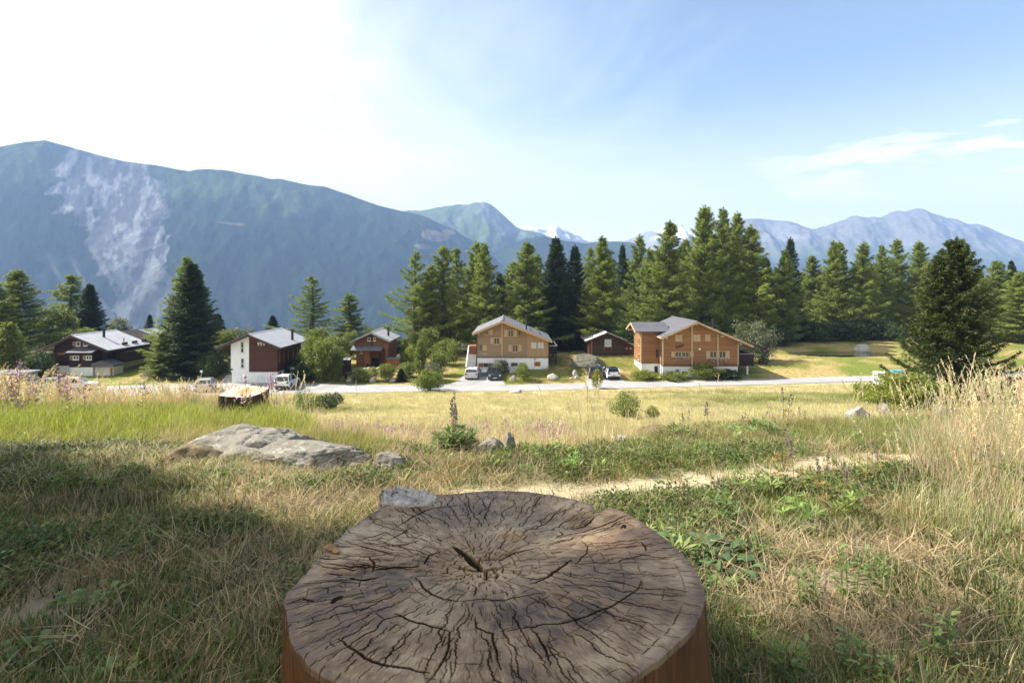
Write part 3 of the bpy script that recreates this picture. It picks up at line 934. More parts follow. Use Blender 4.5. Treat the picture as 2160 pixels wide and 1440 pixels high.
# --- right wood behind the pond
RW = [(1720, 538, 112, 70, 0), (1755, 507, 108, 74, 2), (1777, 509, 110, 62, 1), (1818, 510, 107, 76, 0), (1862, 516, 110, 66, 2), (1895, 503, 112, 68, 3), (1941, 509, 108, 74, 0), (1985, 540, 112, 70, 1), (2060, 566, 104, 84, 2), (2106, 548, 108, 76, 0), (2150, 572, 98, 96, 2), (2188, 556, 104, 90, 0)]
LB = ['larch at the left end of the wood behind the pond', 'taller left larch of a close pair behind the pond', 'right larch of a close pair behind the pond', 'larch straight above the round rock in the pond',
      'larch just right of the one above the pond rock', 'larch with open tufted top behind the pond', 'last larch of the pond wood before the big near spruce', 'larch half hidden by the left side of the big near spruce',
      'larch right behind the right flank of the big near spruce', 'pale larch between the big near spruce and the right edge', 'dense larch near the right edge of the photo', 'larch cut by the right edge of the photo']
for (a, b_, c_, w_, i_), l_ in zip(RW, LB):
    tree('L', i_, a, b_, c_, w_, 'larch_tree', l_, gL)
tree('S', 0, 2139, 548, 112, 54, 'spruce_tree', 'dark spruce spire among the larches near the right edge', gS)
# --- second row, filling the wood
rng = np.random.default_rng(7)
FILL = [(895, 585), (955, 575), (1045, 560), (1075, 545), (1125, 560), (1222, 545), (1300, 540), (1330, 545), (1385, 520), (1440, 505), (1455, 500), (1575, 510), (1615, 540), (1635, 555), (1695, 560), (1735, 560), (1800, 550), (1840, 548), (1880, 550), (1920, 545), (1965, 550), (2020, 560), (2080, 590), (2125, 585), (2175, 590), (990, 570), (1160, 560), (1255, 555), (1190, 560), (1540, 500), (1500, 520)]
for i, (a, b_) in enumerate(FILL):
    dd = 116+rng.random()*26
    if i % 5 == 2:
        tree('S', i % 2, a+rng.normal()*6, b_+rng.random()*18, dd, 62, 'spruce_tree', 'dark spruce deep in the wood, half hidden by the front row of trees', 'hidden trees of the second row')
    else:
        tree('L', (0, 2, 4, 1)[i % 4], a+rng.normal()*6, b_+rng.random()*18, dd, 74, 'larch_tree', 'larch deep in the wood, half hidden by the front row of trees', 'hidden trees of the second row')

# --- the big near spruce on the right
bs = Proto(make_spruce(251, 11.6, 3.3, wh=0.36, dens=2.3, bottom=0.0, pw=0.80, mat=m_spruce_gold, leafsz=0.62, twin=(-1.35, -0.1, 10.6, 4.0), cones=0.06, irregular=0.42), 'trunk', 'crown', (11.6, 3.3))
pb = on_ground(2015, 38)
bs.place('spruce_tree', (pb.x, pb.y, pb.z-0.15), 1.12, (px2w(2030, 498, 38).z-pb.z)/11.6, 0.3, 'big bushy spruce with two tips and brown cones standing near on the right', 'tree', gS)

# --- trees just outside the photo on the left: their shade lies over the stump and the near grass
gO = 'trees standing left of the camera'
for i, (k, idx, x, y, ht, w_) in enumerate(SHADERS):
    p = (LARCH if k == 'L' else SPRUCE)[idx]
    p.place('larch_tree' if k == 'L' else 'spruce_tree', (x, y, Hs(x, y)-0.1), w_/p.size[1], ht/p.size[0], i*1.3, ['shade tree left of the camera, outside the photo'][0], 'tree', gO)
# ---------------------------------------------------------------- building materials
def wood_mat(name, c1, c2, board=0.17, vertical=False, weather=None, rough=0.75):
    """horizontal (or upright) boards, each with its own tone, dark joints and long grain"""
    m, nt, b = mk(name)
    co = objco(nt)
    x, y, z = sep(nt, co)
    ax = mth(nt, 'ADD', x, y) if vertical else z
    q = mth(nt, 'DIVIDE', ax, board)
    idx = mth(nt, 'FLOOR', q); fr = mth(nt, 'FRACT', q)
    wn_ = nd(nt, 'ShaderNodeTexWhiteNoise', noise_dimensions='1D')
    _set(nt, wn_.inputs['W'], idx)
    grain = noise(nt, vscale(nt, co, (9, 9, 0.6) if vertical else (0.55, 0.55, 9)), 2.2, 6, 0.65)
    blot = noise(nt, co, 0.45, 4, 0.6)
    f = mth(nt, 'ADD', mth(nt, 'MULTIPLY', wn_.outputs['Value'], 0.45), mth(nt, 'ADD', mth(nt, 'MULTIPLY', grain, 0.55), mth(nt, 'MULTIPLY', blot, 0.30)))
    f = mth(nt, 'SUBTRACT', f, 0.18)
    c = mixc(nt, mth(nt, 'MULTIPLY', f, 1.0, clamp=True), c1, c2)
    if weather:
        wz = mth(nt, 'ADD', z, mth(nt, 'MULTIPLY', mth(nt, 'SUBTRACT', grain, 0.5), 2.0))
        c = mixc(nt, mth(nt, 'MULTIPLY', mth(nt, 'SUBTRACT', 1.0, smooth(nt, wz, weather[0], weather[1])), 0.75), c, weather[2])
    joint = mth(nt, 'LESS_THAN', fr, 0.10)
    c = mixc(nt, mth(nt, 'MULTIPLY', joint, 0.62), c, tuple(k*0.25 for k in c1))
    nt.links.new(c, b.inputs['Base Color'])
    b.inputs['Roughness'].default_value = rough
    b.inputs['Specular IOR Level'].default_value = 0.25
    return m

def plain(name, col, rough=0.6, metal=0.0, spec=0.4, var=0.12, sc=6.0):
    m, nt, b = mk(name)
    n = noise(nt, objco(nt), sc, 4, 0.6)
    lo = tuple(k*(1-var) for k in col); hi = tuple(min(1, k*(1+var)) for k in col)
    nt.links.new(rampc(nt, n, [(0.3, lo), (0.7, hi)]), b.inputs['Base Color'])
    b.inputs['Roughness'].default_value = rough; b.inputs['Metallic'].default_value = metal
    b.inputs['Specular IOR Level'].default_value = spec
    return m

def roof_mat(name, c1, c2, course=0.35, seam=None, along='y', rough=0.7, metal=0.0):
    """tile courses (lines along the ridge) and, for sheet metal, standing seams down the slope"""
    m, nt, b = mk(name)
    co = objco(nt)
    x, y, z = sep(nt, co)
    s_ax, r_ax = (x, y) if along == 'y' else (y, x)
    f = noise(nt, co, 0.9, 5, 0.65)
    c = rampc(nt, f, [(0.3, c1), (0.7, c2)])
    if seam:
        fr = mth(nt, 'FRACT', mth(nt, 'DIVIDE', r_ax, seam))
        ln = mth(nt, 'LESS_THAN', fr, 0.10)
        c = mixc(nt, mth(nt, 'MULTIPLY', ln, 0.6), c, tuple(k*0.42 for k in c1))
    else:
        q = mth(nt, 'DIVIDE', z, course*0.40)
        fr = mth(nt, 'FRACT', q)
        ln = mth(nt, 'LESS_THAN', fr, 0.2)
        wn_ = nd(nt, 'ShaderNodeTexWhiteNoise', noise_dimensions='2D')
        v = nd(nt, 'ShaderNodeCombineXYZ')
        _set(nt, v.inputs[0], mth(nt, 'FLOOR', q)); _set(nt, v.inputs[1], mth(nt, 'FLOOR', mth(nt, 'DIVIDE', r_ax, 0.3)))
        nt.links.new(v.outputs[0], wn_.inputs['Vector'])
        c = mixc(nt, mth(nt, 'MULTIPLY', wn_.outputs['Value'], 0.28), c, tuple(k*1.35 for k in c2))
        c = mixc(nt, mth(nt, 'MULTIPLY', ln, 0.5), c, tuple(k*0.4 for k in c1))
    nt.links.new(c, b.inputs['Base Color'])
    b.inputs['Roughness'].default_value = rough; b.inputs['Metallic'].default_value = metal
    return m

m_wood_gold = wood_mat('golden_larch_boards', (0.21, 0.118, 0.050), (0.385, 0.255, 0.135), 0.16, weather=(2.2, 5.4, (0.275, 0.212, 0.145)))
m_wood_gold_v = wood_mat('upright_larch_boards', (0.33, 0.21, 0.11), (0.46, 0.315, 0.18), 0.14, True)
m_wood_orange = wood_mat('orange_brown_timber', (0.185, 0.082, 0.034), (0.37, 0.200, 0.092), 0.17, weather=(0.9, 2.9, (0.20, 0.085, 0.035)))
m_wood_light = wood_mat('pale_larch_trim', (0.40, 0.275, 0.155), (0.54, 0.40, 0.245), 0.4)
m_shutter = wood_mat('pale_shutter_wood', (0.42, 0.30, 0.17), (0.54, 0.41, 0.255), 0.09)
m_wood_dark = wood_mat('nearly_black_stained_timber', (0.020, 0.012, 0.010), (0.048, 0.030, 0.024), 0.18)
m_wood_redbrown = wood_mat('red_brown_painted_boards', (0.070, 0.028, 0.019), (0.095, 0.040, 0.028), 0.15)
m_wood_cabin = wood_mat('weathered_red_brown_logs', (0.13, 0.050, 0.024), (0.29, 0.135, 0.068), 0.19)
m_wood_cabin_v = wood_mat('upright_cabin_boards', (0.14, 0.062, 0.030), (0.31, 0.165, 0.085), 0.16, True)
m_wood_barn = wood_mat('old_dark_barn_logs', (0.040, 0.022, 0.015), (0.11, 0.066, 0.045), 0.22, weather=(0.8, 2.0, (0.055, 0.048, 0.045)))
m_wood_shed = wood_mat('orange_shed_boards', (0.22, 0.080, 0.026), (0.38, 0.16, 0.06), 0.15, True)
m_plaster = plain('white_plaster', (0.78, 0.78, 0.77), 0.85, spec=0.2, var=0.05, sc=1.5)
m_plaster_warm = plain('cream_plaster', (0.62, 0.57, 0.46), 0.85, spec=0.2, var=0.06, sc=1.5)
m_roof_slate = roof_mat('grey_slate_roof', (0.115, 0.12, 0.13), (0.17, 0.175, 0.19), 0.36)
m_roof_dark = roof_mat('dark_grey_roof_tiles', (0.075, 0.075, 0.085), (0.115, 0.115, 0.125), 0.34)
m_roof_metal = roof_mat('pale_sheet_metal_roof', (0.36, 0.36, 0.37), (0.46, 0.46, 0.47), seam=1.0, rough=0.5)
m_roof_grey = roof_mat('grey_fibre_tile_roof', (0.27, 0.275, 0.29), (0.35, 0.355, 0.37), 0.42)
m_roof_old = roof_mat('weathered_stone_slab_roof', (0.30, 0.29, 0.27), (0.47, 0.45, 0.42), 0.5)
m_fascia = plain('dark_brown_fascia', (0.055, 0.030, 0.022), 0.7)
m_soffit = plain('larch_soffit', (0.46, 0.29, 0.14), 0.7, var=0.2)
m_metal_dark = plain('dark_flue_metal', (0.035, 0.035, 0.038), 0.45, 0.4)
m_metal_grey = plain('galvanised_metal', (0.34, 0.35, 0.36), 0.4, 0.6)
m_black = plain('black_opening', (0.012, 0.012, 0.013), 0.7)
m_concrete = plain('grey_concrete', (0.33, 0.33, 0.32), 0.9, var=0.15, sc=2.0)
m_curtain = plain('curtain_cloth', (0.55, 0.42, 0.36), 0.9, var=0.2)
m_door_grey = plain('olive_grey_door', (0.22, 0.22, 0.18), 0.6)
m_blue_grey = plain('blue_grey_panel', (0.28, 0.34, 0.42), 0.6)
m_white_paint = plain('white_painted_wood', (0.74, 0.74, 0.72), 0.6, var=0.05)
m_glass, nt, b = mk('window_glass')
nt.links.new(rampc(nt, noise(nt, objco(nt), 1.2, 3), [(0.35, (0.018, 0.022, 0.022)), (0.65, (0.07, 0.08, 0.07))]), b.inputs['Base Color'])
b.inputs['Roughness'].default_value = 0.08; b.inputs['Specular IOR Level'].default_value = 0.6
m_pale_glass = plain('painted_reflection_pane', (0.50, 0.56, 0.58), 0.15, spec=0.7, var=0.1)  # pale reflection on the glass is put into the base colour

class House:
    """house with its front wall at depth d; lx/lz turn measured photo pixels on that wall into local metres"""
    def __init__(s, name, pxc, d, z0, label):
        s.X0 = (pxc-1080)/1200*d; s.d = d; s.z0 = z0
        s.e = empty(name, (s.X0, d, z0), 0, label, 'house')
    def lx(s, px): return (px-1080)/1200*s.d-s.X0
    def lz(s, py): return (600-py)/1200*s.d-s.z0
    def poly(s, pts): return [(s.lx(a), s.lz(b_)) for a, b_ in pts]
    def wall(s, pts, y0, y1, mat, name='wall', label=None):
        p = s.poly(pts)
        a = sum(p[i][0]*p[(i+1) % len(p)][1]-p[(i+1) % len(p)][0]*p[i][1] for i in range(len(p)))
        if a < 0: p = p[::-1]
        o = MB().prism(p, y0, y1).build(name, mat, s.e)
        if label: o['label'] = label
        return o
    def gable_roof(s, L, A, Rr, y0, y1, th, mat, fascia=None, fm=None, name='roof'):
        """L, A, Rr: (lx,lz) of left eave, apex, right eave (top surface); slabs + fascia at the front"""
        (xl, zl), (xa, za), (xr, zr) = L, A, Rr
        p = [(xl, zl-th), (xa, za-th), (xr, zr-th), (xr, zr), (xa, za), (xl, zl)]
        r = MB().prism(p, y0, y1).build(name, mat, s.e)
        if fascia:
            q = [(xl+0.02, zl-fascia), (xa, za-fascia), (xr-0.02, zr-fascia), (xr-0.02, zr-0.03), (xa, za-0.03), (xl+0.02, zl-0.03)]
            MB().prism(q, y0-0.05, y0+0.06).build('barge_board', fm or m_fascia, s.e)
            MB().box(xl-0.04, xl+0.05, y0, y1, zl-fascia*0.8, zl-0.02).build('eave_board', fm or m_fascia, s.e)
            MB().box(xr-0.05, xr+0.04, y0, y1, zr-fascia*0.8, zr-0.02).build('eave_board', fm or m_fascia, s.e)
        # ridge capping
        MB().prism([(xa-0.22, za-0.06), (xa+0.22, za-0.06), (xa, za+0.07)], y0, y1).build('ridge_cap', mat, r)
        return r
    def purlins(s, pts, y0, y1, mat, sz=0.2):
        for (x, z) in pts:
            MB().box(x-sz/2, x+sz/2, y0, y1, z-sz, z).build('purlin', mat, s.e)
    def window(s, x0, x1, z0, z1, frame=m_wood_light, pane=m_glass, mull=1, fw=0.07, y=0.0, cross=False, sill=True, curtain=None, side=None):
        """framed window proud of a wall; side: None front, (x,) for a wall facing +x at that x with x0..x1 meaning depth"""
        f = MB(); p = MB()
        def bx(m, a0, a1, c0, c1, out0, out1):
            if side is None: m.box(a0, a1, y-out1, y-out0, c0, c1)
            else:
                sx, sg = side
                m.box(min(sx+sg*out0, sx+sg*out1), max(sx+sg*out0, sx+sg*out1), a0, a1, c0, c1)
        bx(f, x0, x1, z1-fw, z1, -0.02, 0.06); bx(f, x0, x1, z0, z0+fw, -0.02, 0.06)
        bx(f, x0, x0+fw, z0+fw, z1-fw, -0.02, 0.06); bx(f, x1-fw, x1, z0+fw, z1-fw, -0.02, 0.06)
        for k in range(mull):
            xm = x0+(x1-x0)*(k+1)/(mull+1)
            bx(f, xm-fw*0.5, xm+fw*0.5, z0+fw, z1-fw, -0.02, 0.055)
        if cross:
            zm = z0+(z1-z0)*0.45
            bx(f, x0+fw, x1-fw, zm-fw*0.4, zm+fw*0.4, -0.02, 0.05)
        w = f.build('window', frame, s.e)
        bx(p, x0+fw, x1-fw, z0+fw, z1-fw, -0.02, 0.012)
        p.build('pane', pane, w)
        if curtain:
            c = MB()
            for k in range(3):
                xa = x0+fw+(x1-x0-2*fw)*k/3; xb = x0+fw+(x1-x0-2*fw)*(k+1)/3
                c.add([(xa, y-0.02, z1-fw), (xb, y-0.02, z1-fw), ((xa+xb)/2, y-0.02, z0+fw)], [(0, 2, 1)])
            c.build('curtain', curtain, w)
        if sill:
            q = MB(); bx(q, x0-0.06, x1+0.06, z0-0.07, z0, -0.02, 0.12); q.build('sill', frame, w)
        return w
    def pwindow(s, a, b_, c, e_, **kw):
        return s.window(s.lx(a), s.lx(b_), s.lz(e_), s.lz(c), **kw)
    def shutter(s, a, b_, c, e_, mat=m_shutter, y=0.0):
        x0, x1, z0, z1 = s.lx(a), s.lx(b_), s.lz(e_), s.lz(c)
        m = MB().box(x0, x1, y-0.05, y-0.005, z0, z1)
        o = m.build('shutter', mat, s.e)
        f = MB(); w = 0.07
        f.box(x0, x1, y-0.075, y-0.05, z1-w, z1).box(x0, x1, y-0.075, y-0.05, z0, z0+w).box(x0, x0+w, y-0.075, y-0.05, z0+w, z1-w).box(x1-w, x1, y-0.075, y-0.05, z0+w, z1-w)
        f.build('shutter_frame', m_wood_light, o)
        return o
    def panel(s, a, b_, c, e_, mat, name='door', y=0.0, out=0.03):
        return MB().box(s.lx(a), s.lx(b_), y-out, y+0.02, s.lz(e_), s.lz(c)).build(name, mat, s.e)
    def flue(s, x, y, z0, z1, r=0.13, mat=None, parent=None):
        m = MB().tube([(x, y, z0), (x, y, z1)], [r, r], 10).tube([(x, y, z1), (x, y, z1+0.14)], [r*1.45, r*1.45], 10)
        return m.build('chimney', mat or m_metal_dark, parent or s.e)
    def side_balcony(s, x0, x1, y0, y1, zf, h, mat, rail=m_wood_light, posts=None, pmat=None, zground=-1.5):
        b_ = MB().box(x0, x1, y0, y1, zf-0.16, zf).build('balcony', mat, s.e)
        g = MB()
        g.box(x0, x1, y0, y0+0.05, zf+0.06, zf+h); g.box(x1-0.05, x1, y0+0.05, y1-0.05, zf+0.06, zf+h); g.box(x0, x1, y1-0.05, y1, zf+0.06, zf+h)
        g.build('balustrade', mat, b_)
        MB().box(x0, x1+0.04, y0-0.05, y0+0.09, zf+h, zf+h+0.07).box(x1-0.09, x1+0.05, y0+0.09, y1, zf+h, zf+h+0.07).build('handrail', rail, b_)
        for (px_, py_) in posts or []:
            MB().box(px_-0.1, px_+0.1, py_-0.1, py_+0.1, zground, zf-0.16).build('post', pmat or mat, b_)
        return b_

# ---------------------------------------------------------------- golden chalet in the middle
h = House('chalet', 1081, 79.0, -11.7, 'golden larch chalet with white base and two cars parked in front')
h.wall([(1005, 753), (1113, 753), (1113, 702.5), (1059, 681), (1005, 704)], 0, 12, m_wood_gold)
h.wall([(1113, 753), (1157, 753), (1157, 719.5), (1113, 702.5)], -0.03, 11.9, m_wood_gold_v, 'upright_board_wall')
h.wall([(1006, 753), (1156.5, 753), (1156.5, 800), (1006, 800)], 0.06, 11.9, m_plaster, 'plaster_base')
L = (h.lx(997), h.lz(701.5)); A = (h.lx(1059.5), h.lz(675)); Rr = (h.lx(1163.5), h.lz(717))
h.gable_roof(L, A, Rr, -1.15, 12.6, 0.12, m_roof_slate, 0.30, m_soffit)
sl_l = (A[1]-L[1])/(A[0]-L[0]); sl_r = (A[1]-Rr[1])/(Rr[0]-A[0])
MB().prism([(L[0]+0.1, L[1]-0.2), (A[0], A[1]-0.2), (Rr[0]-0.1, Rr[1]-0.2), (Rr[0]-0.1, Rr[1]-0.125), (A[0], A[1]-0.125), (L[0]+0.1, L[1]-0.125)], -1.05, 12.5).build('soffit', m_soffit, h.e)
h.purlins([(A[0], A[1]-0.22), (h.lx(1010), h.lz(701.5)), (h.lx(1112), h.lz(700)), (h.lx(1153), h.lz(716.5))], -1.0, 0.05, m_wood_light)
MB().box(h.lx(1057.6), h.lx(1060.6), -0.10, 0.02, h.lz(753), h.lz(681)).build('post', m_wood_light, h.e)
MB().box(h.lx(1111.8), h.lx(1114.2), -0.12, 0.02, h.lz(753), h.lz(702)).build('post', m_wood_gold_v, h.e)
MB().box(h.lx(1004.5), h.lx(1157.5), -0.06, 0.1, h.lz(754.3), h.lz(752.7)).build('drip_board', m_fascia, h.e)
for px_ in (1005.5, 1157.5):
    MB().tube([(h.lx(px_), -0.13, h.lz(702 if px_ < 1100 else 719)), (h.lx(px_), -0.13, -0.4)], 0.055, 8).build('downpipe', m_metal_dark, h.e)
h.pwindow(1023, 1031, 696, 706); h.shutter(1031.7, 1039.7, 695.5, 706)
h.pwindow(1071.7, 1083, 696, 710); h.shutter(1063.5, 1070.8, 695.5, 710); h.shutter(1083.8, 1090.5, 695.5, 710)
h.pwindow(1093, 1099, 696, 707.5, mull=0, frame=m_wood_gold)
h.pwindow(1042, 1053.3, 712, 726); h.shutter(1034.2, 1041, 712, 725); h.shutter(1053.8, 1057.3, 712, 725)
h.pwindow(1010.5, 1017.5, 727.5, 739, mull=0, frame=m_wood_gold); h.shutter(1018, 1026.7, 727.5, 739)
h.pwindow(1080.5, 1092.5, 727.5, 742.5); h.shutter(1072.5, 1079.8, 727, 742); h.shutter(1093.2, 1100, 727, 742)
h.pwindow(1120, 1132.2, 721, 735.5, mull=1, pane=m_pale_glass, y=-0.03); h.pwindow(1133.5, 1147.5, 721, 735.5, mull=1, pane=m_pale_glass, y=-0.03)
MB().prism([(h.lx(1017.6), h.lz(747)), (h.lx(1020), h.lz(748.2)), (h.lx(1026), h.lz(748)), (h.lx(1027.6), h.lz(746.4)), (h.lx(1025.5), h.lz(744.6)), (h.lx(1021), h.lz(744)), (h.lx(1018.2), h.lz(745))], -0.07, 0.0).build('name_board', m_wood_light, h.e)
h.panel(1009.5, 1020, 765.5, 774, m_wood_shed, 'basement_door', 0.06); h.panel(1030, 1036, 765.5, 774, m_wood_shed, 'basement_door', 0.06); h.panel(1020.5, 1029.5, 765.5, 774, m_glass, 'basement_window', 0.06)
h.panel(1060, 1072, 765, 772, m_glass, 'basement_window', 0.06); h.panel(1078, 1092, 765, 772, m_glass, 'basement_window', 0.06); h.panel(1096, 1108, 765, 772, m_wood_shed, 'basement_door', 0.06); h.panel(1127, 1140, 763, 772, m_wood_shed, 'basement_door', 0.06)
MB().tube([(h.lx(1128), -0.02, h.lz(756)), (h.lx(1128), -0.2, h.lz(756)), (h.lx(1128), -0.2, h.lz(759.5))], 0.05, 8).build('wall_lamp', m_metal_dark, h.e)
xf = h.lx(1110.5)
h.flue(xf, 0.9, A[1]-sl_r*(xf-A[0])-0.3, h.lz(666), 0.11)
for k, (xx, yy) in enumerate(((2.6, 4.0), (3.9, 3.0))):
    zz = A[1]-sl_r*(xx-A[0])
    MB().bar((xx, yy-1.2, zz+0.06), (xx, yy+1.2, zz+0.06), 0.10, 0.08).build('snow_guard', m_metal_dark, h.e)
# outside stairs on the left
st = MB()
for k in range(11):
    z1 = -0.25+k*0.20; y0_ = -2.6+k*0.42
    st.box(h.lx(1005)-1.22, h.lx(1005)-0.12, y0_, y0_+0.44, z1-0.9, z1)
stairs = st.build('outside_stairs', m_concrete, h.e)
rl = MB(); xr_ = h.lx(1005)-1.24
rl.bar((xr_, -2.7, 0.70), (xr_, 2.0, 2.95), 0.13, 0.10)
for k in range(6): rl.box(xr_-0.03, xr_+0.03, -2.5+k*0.85, -2.44+k*0.85, -0.3+k*0.40, 0.75+k*0.40)
rl.bar((xr_, -2.7, 0.30), (xr_, 2.0, 2.55), 0.05, 0.05)
rl.build('stair_railing', m_white_paint, stairs)
MB().box(xr_-0.1, h.lx(1005)-0.02, 2.05, 4.2, 1.5, 2.95).build('stair_landing', m_wood_cabin, stairs)
# balcony on the right side
h.side_balcony(h.lx(1157.2)+0.02, h.lx(1157.2)+1.35, 2.4, 8.6, h.lz(744)-0.30, 1.0, m_wood_dark, m_white_paint, [(h.lx(1157.2)+1.2, 2.6), (h.lx(1157.2)+1.2, 8.3)], m_wood_dark, -0.6)

# ---------------------------------------------------------------- big orange chalet on the right
h = House('chalet', 1477, 75.0, -12.6, 'big orange brown timber chalet with white base, side wing and black script on its gable')
h.wall([(1397.5, 771), (1557.5, 771), (1557.5, 719.5), (1465, 682), (1397.5, 711.5)], 0, 10, m_wood_orange)
h.wall([(1398.2, 771), (1556.5, 771), (1556.5, 812), (1398.2, 812)], 0.06, 9.9, m_plaster, 'plaster_base')
L = (h.lx(1390.5), h.lz(709.5)); A = (h.lx(1465), h.lz(676.5)); Rr = (h.lx(1581.5), h.lz(726.5))
h.gable_roof(L, A, Rr, -1.25, 10.6, 0.14, m_roof_dark, 0.26, m_wood_light)
sl_l = (A[1]-L[1])/(A[0]-L[0]); sl_r = (A[1]-Rr[1])/(Rr[0]-A[0])
MB().prism([(L[0]+0.1, L[1]-0.25), (A[0], A[1]-0.25), (Rr[0]-0.1, Rr[1]-0.25), (Rr[0]-0.1, Rr[1]-0.145), (A[0], A[1]-0.145), (L[0]+0.1, L[1]-0.145)], -1.15, 10.5).build('soffit', m_soffit, h.e)
h.purlins([(A[0], A[1]-0.26), (h.lx(1402), h.lz(709.5)), (h.lx(1519), h.lz(705.6)), (h.lx(1556), h.lz(721.6))], -1.05, 0.05, m_wood_light, 0.24)
for px_ in (1459.5, 1514):
    MB().box(h.lx(px_-1.5), h.lx(px_+1.5), -0.10, 0.02, h.lz(770.5), h.lz(688 if px_ < 1500 else 704)).build('post', m_wood_light, h.e)
for px_ in (1398.5, 1556.5):
    MB().box(h.lx(px_-1.4), h.lx(px_+1.4), -0.08, 0.3, h.lz(771), h.lz(712 if px_ < 1500 else 721)).build('corner_post', m_wood_light, h.e)
MB().box(h.lx(1397), h.lx(1558), -0.07, 0.08, h.lz(772), h.lz(770.2)).build('drip_board', m_fascia, h.e)
MB().tube([(h.lx(1559), -0.1, h.lz(730)), (h.lx(1558.6), -0.1, -0.3)], 0.05, 8).build('downpipe', m_metal_dark, h.e)
MB().tube([(h.lx(1395.2), -0.15, h.lz(712)), (h.lx(1395), -0.15, -0.3)], 0.06, 8).build('downpipe', m_metal_dark, h.e)
for (a, b_, c_, e_) in ((1424, 1431.3, 705.5, 720), (1431.7, 1439, 705.5, 720), (1462, 1469.2, 705, 720), (1469.6, 1477, 705, 720), (1487, 1492.4, 705.3, 719.5), (1492.8, 1498.3, 705.3, 719.5)):
    h.shutter(a, b_, c_, e_)
h.pwindow(1423.7, 1437.3, 741.5, 752.8); h.pwindow(1438, 1453.6, 741.5, 752.8); h.shutter(1416, 1423.2, 741, 752.8); h.shutter(1455.5, 1463, 741, 752.5)
h.pwindow(1497, 1511.5, 740, 755); h.pwindow(1516.5, 1530.3, 740, 755); h.shutter(1489.5, 1496.6, 740, 757.5); h.shutter(1531, 1538.8, 740, 757)
m_flower = plain('pale_dried_box_flowers', (0.42, 0.36, 0.33), 0.9, var=0.4, sc=9)
for (a, b_, zz) in ((1423, 1452, 755), (1496, 1511, 758.5), (1517, 1531, 758.5)):
    bx = MB().box(h.lx(a), h.lx(b_), -0.32, -0.08, h.lz(zz)-0.05, h.lz(zz)+0.10).build('flower_box', m_wood_cabin, h.e)
    rng = np.random.default_rng(int(a)); n = 160
    P = np.stack([rng.uniform(h.lx(a), h.lx(b_), n), rng.uniform(-0.4, -0.05, n), h.lz(zz)+0.08-np.abs(rng.normal(size=n))*0.16], 1)
    V, F, At = leaves(P, rng.normal(size=(n, 3)), 0.16, 0.1, np.zeros(n), rng, True)
    link_mesh('box_flowers', np_mesh('box_flowers', V, F, [m_flower]), bx)
h.panel(1474.2, 1477.6, 734, 738, m_white_paint, 'number_plate', 0, 0.05)
# script on the gable
tc = bpy.data.curves.new('gable_script', 'FONT'); tc.body = 'Lueno'; tc.size = 0.86; tc.shear = 0.42; tc.extrude = 0.02; tc.offset = 0.012; tc.space_character = 0.86
to = bpy.data.objects.new('gable_script', tc)
me = bpy.data.meshes.new_from_object(to); bpy.data.objects.remove(to)
m_script = plain('black_painted_letters', (0.02, 0.014, 0.01), 0.6)
me.materials.clear(); me.materials.append(m_script)
so = link_mesh('gable_script', me, h.e, (h.lx(1424.3), -0.03, h.lz(734.5))); so.rotation_euler = (R(90), R(-13), 0)
so.scale = (0.62, 0.66, 1)
# base openings
h.panel(1404, 1416, 784, 797, m_blue_grey, 'basement_shutter', 0.06); h.panel(1425, 1433, 778.7, 797, m_door_grey, 'basement_door', 0.06); h.panel(1439, 1450, 783.5, 797, m_black, 'basement_window', 0.06)
h.panel(1472, 1487.5, 778, 790, m_glass, 'basement_window', 0.06); h.panel(1523, 1530.3, 778, 792.5, m_wood_cabin, 'basement_shutter', 0.06); h.panel(1530.7, 1538, 778, 792.5, m_wood_cabin, 'basement_shutter', 0.06)
for px_ in (1456, 1551): MB().cyl((h.lx(px_), 0.0, h.lz(780)), (0, 1, 0), 0.13, 0.16, 12).build('wall_lamp', m_metal_grey, h.e)
xf = h.lx(1523.5); yf = 3.4
h.flue(xf, yf, A[1]-sl_r*(xf-A[0])-0.3, A[1]-sl_r*(xf-A[0])+1.45, 0.17)
# wing on the left
xw0, xw1 = -7.35, h.lx(1397.5)
zw0 = h.lz(771); zr = -5.35-h.z0; ze = -6.10-h.z0
w_ = MB().prism_x([(2.0, zw0), (6.4, zw0), (6.4, ze), (4.2, zr-0.15), (2.0, ze)], xw0, xw1+0.05).build('wing_wall', m_wood_orange, h.e)
MB().box(xw0+0.04, xw1+0.05, 2.06, 6.3, -1.0, zw0).build('wing_base', m_plaster, h.e)
rw = MB().prism_x([(1.1, ze-0.28), (4.2, zr), (7.3, ze-0.28), (7.3, ze-0.16), (4.2, zr+0.13), (1.1, ze-0.16)], xw0-0.95, xw1+1.4).build('wing_roof', m_roof_dark, h.e)
MB().prism_x([(1.12, ze-0.46), (4.2, zr-0.16), (7.28, ze-0.46), (7.28, ze-0.19), (4.2, zr+0.10), (1.12, ze-0.19)], xw0-1.0, xw0-0.9).build('barge_board', m_wood_light, rw)
for yy, zz in ((2.1, ze-0.20), (4.2, zr-0.04), (6.3, ze-0.20)):
    MB().box(xw0-0.85, xw0+0.05, yy-0.1, yy+0.1, zz-0.22, zz-0.02).build('purlin', m_wood_light, rw)
MB().box(xw0-0.03, xw0+0.12, 1.95, 2.12, zw0, ze-0.15).build('corner_post', m_wood_light, h.e)
h.window(2.7, 3.5, zw0+0.35, zw0+1.2, side=(xw0, -1)); h.window(2.6, 3.3, zw0+2.3, zw0+3.4, side=(xw0, -1))
MB().box(xw1-0.36, xw1-0.06, 1.93, 2.03, zw0+0.8, zw0+1.9).build('wing_window', m_glass, h.e)
MB().box(xw1-0.55, xw1-0.12, 1.99, 2.06, -0.1, 1.55).build('side_door', m_black, h.e)
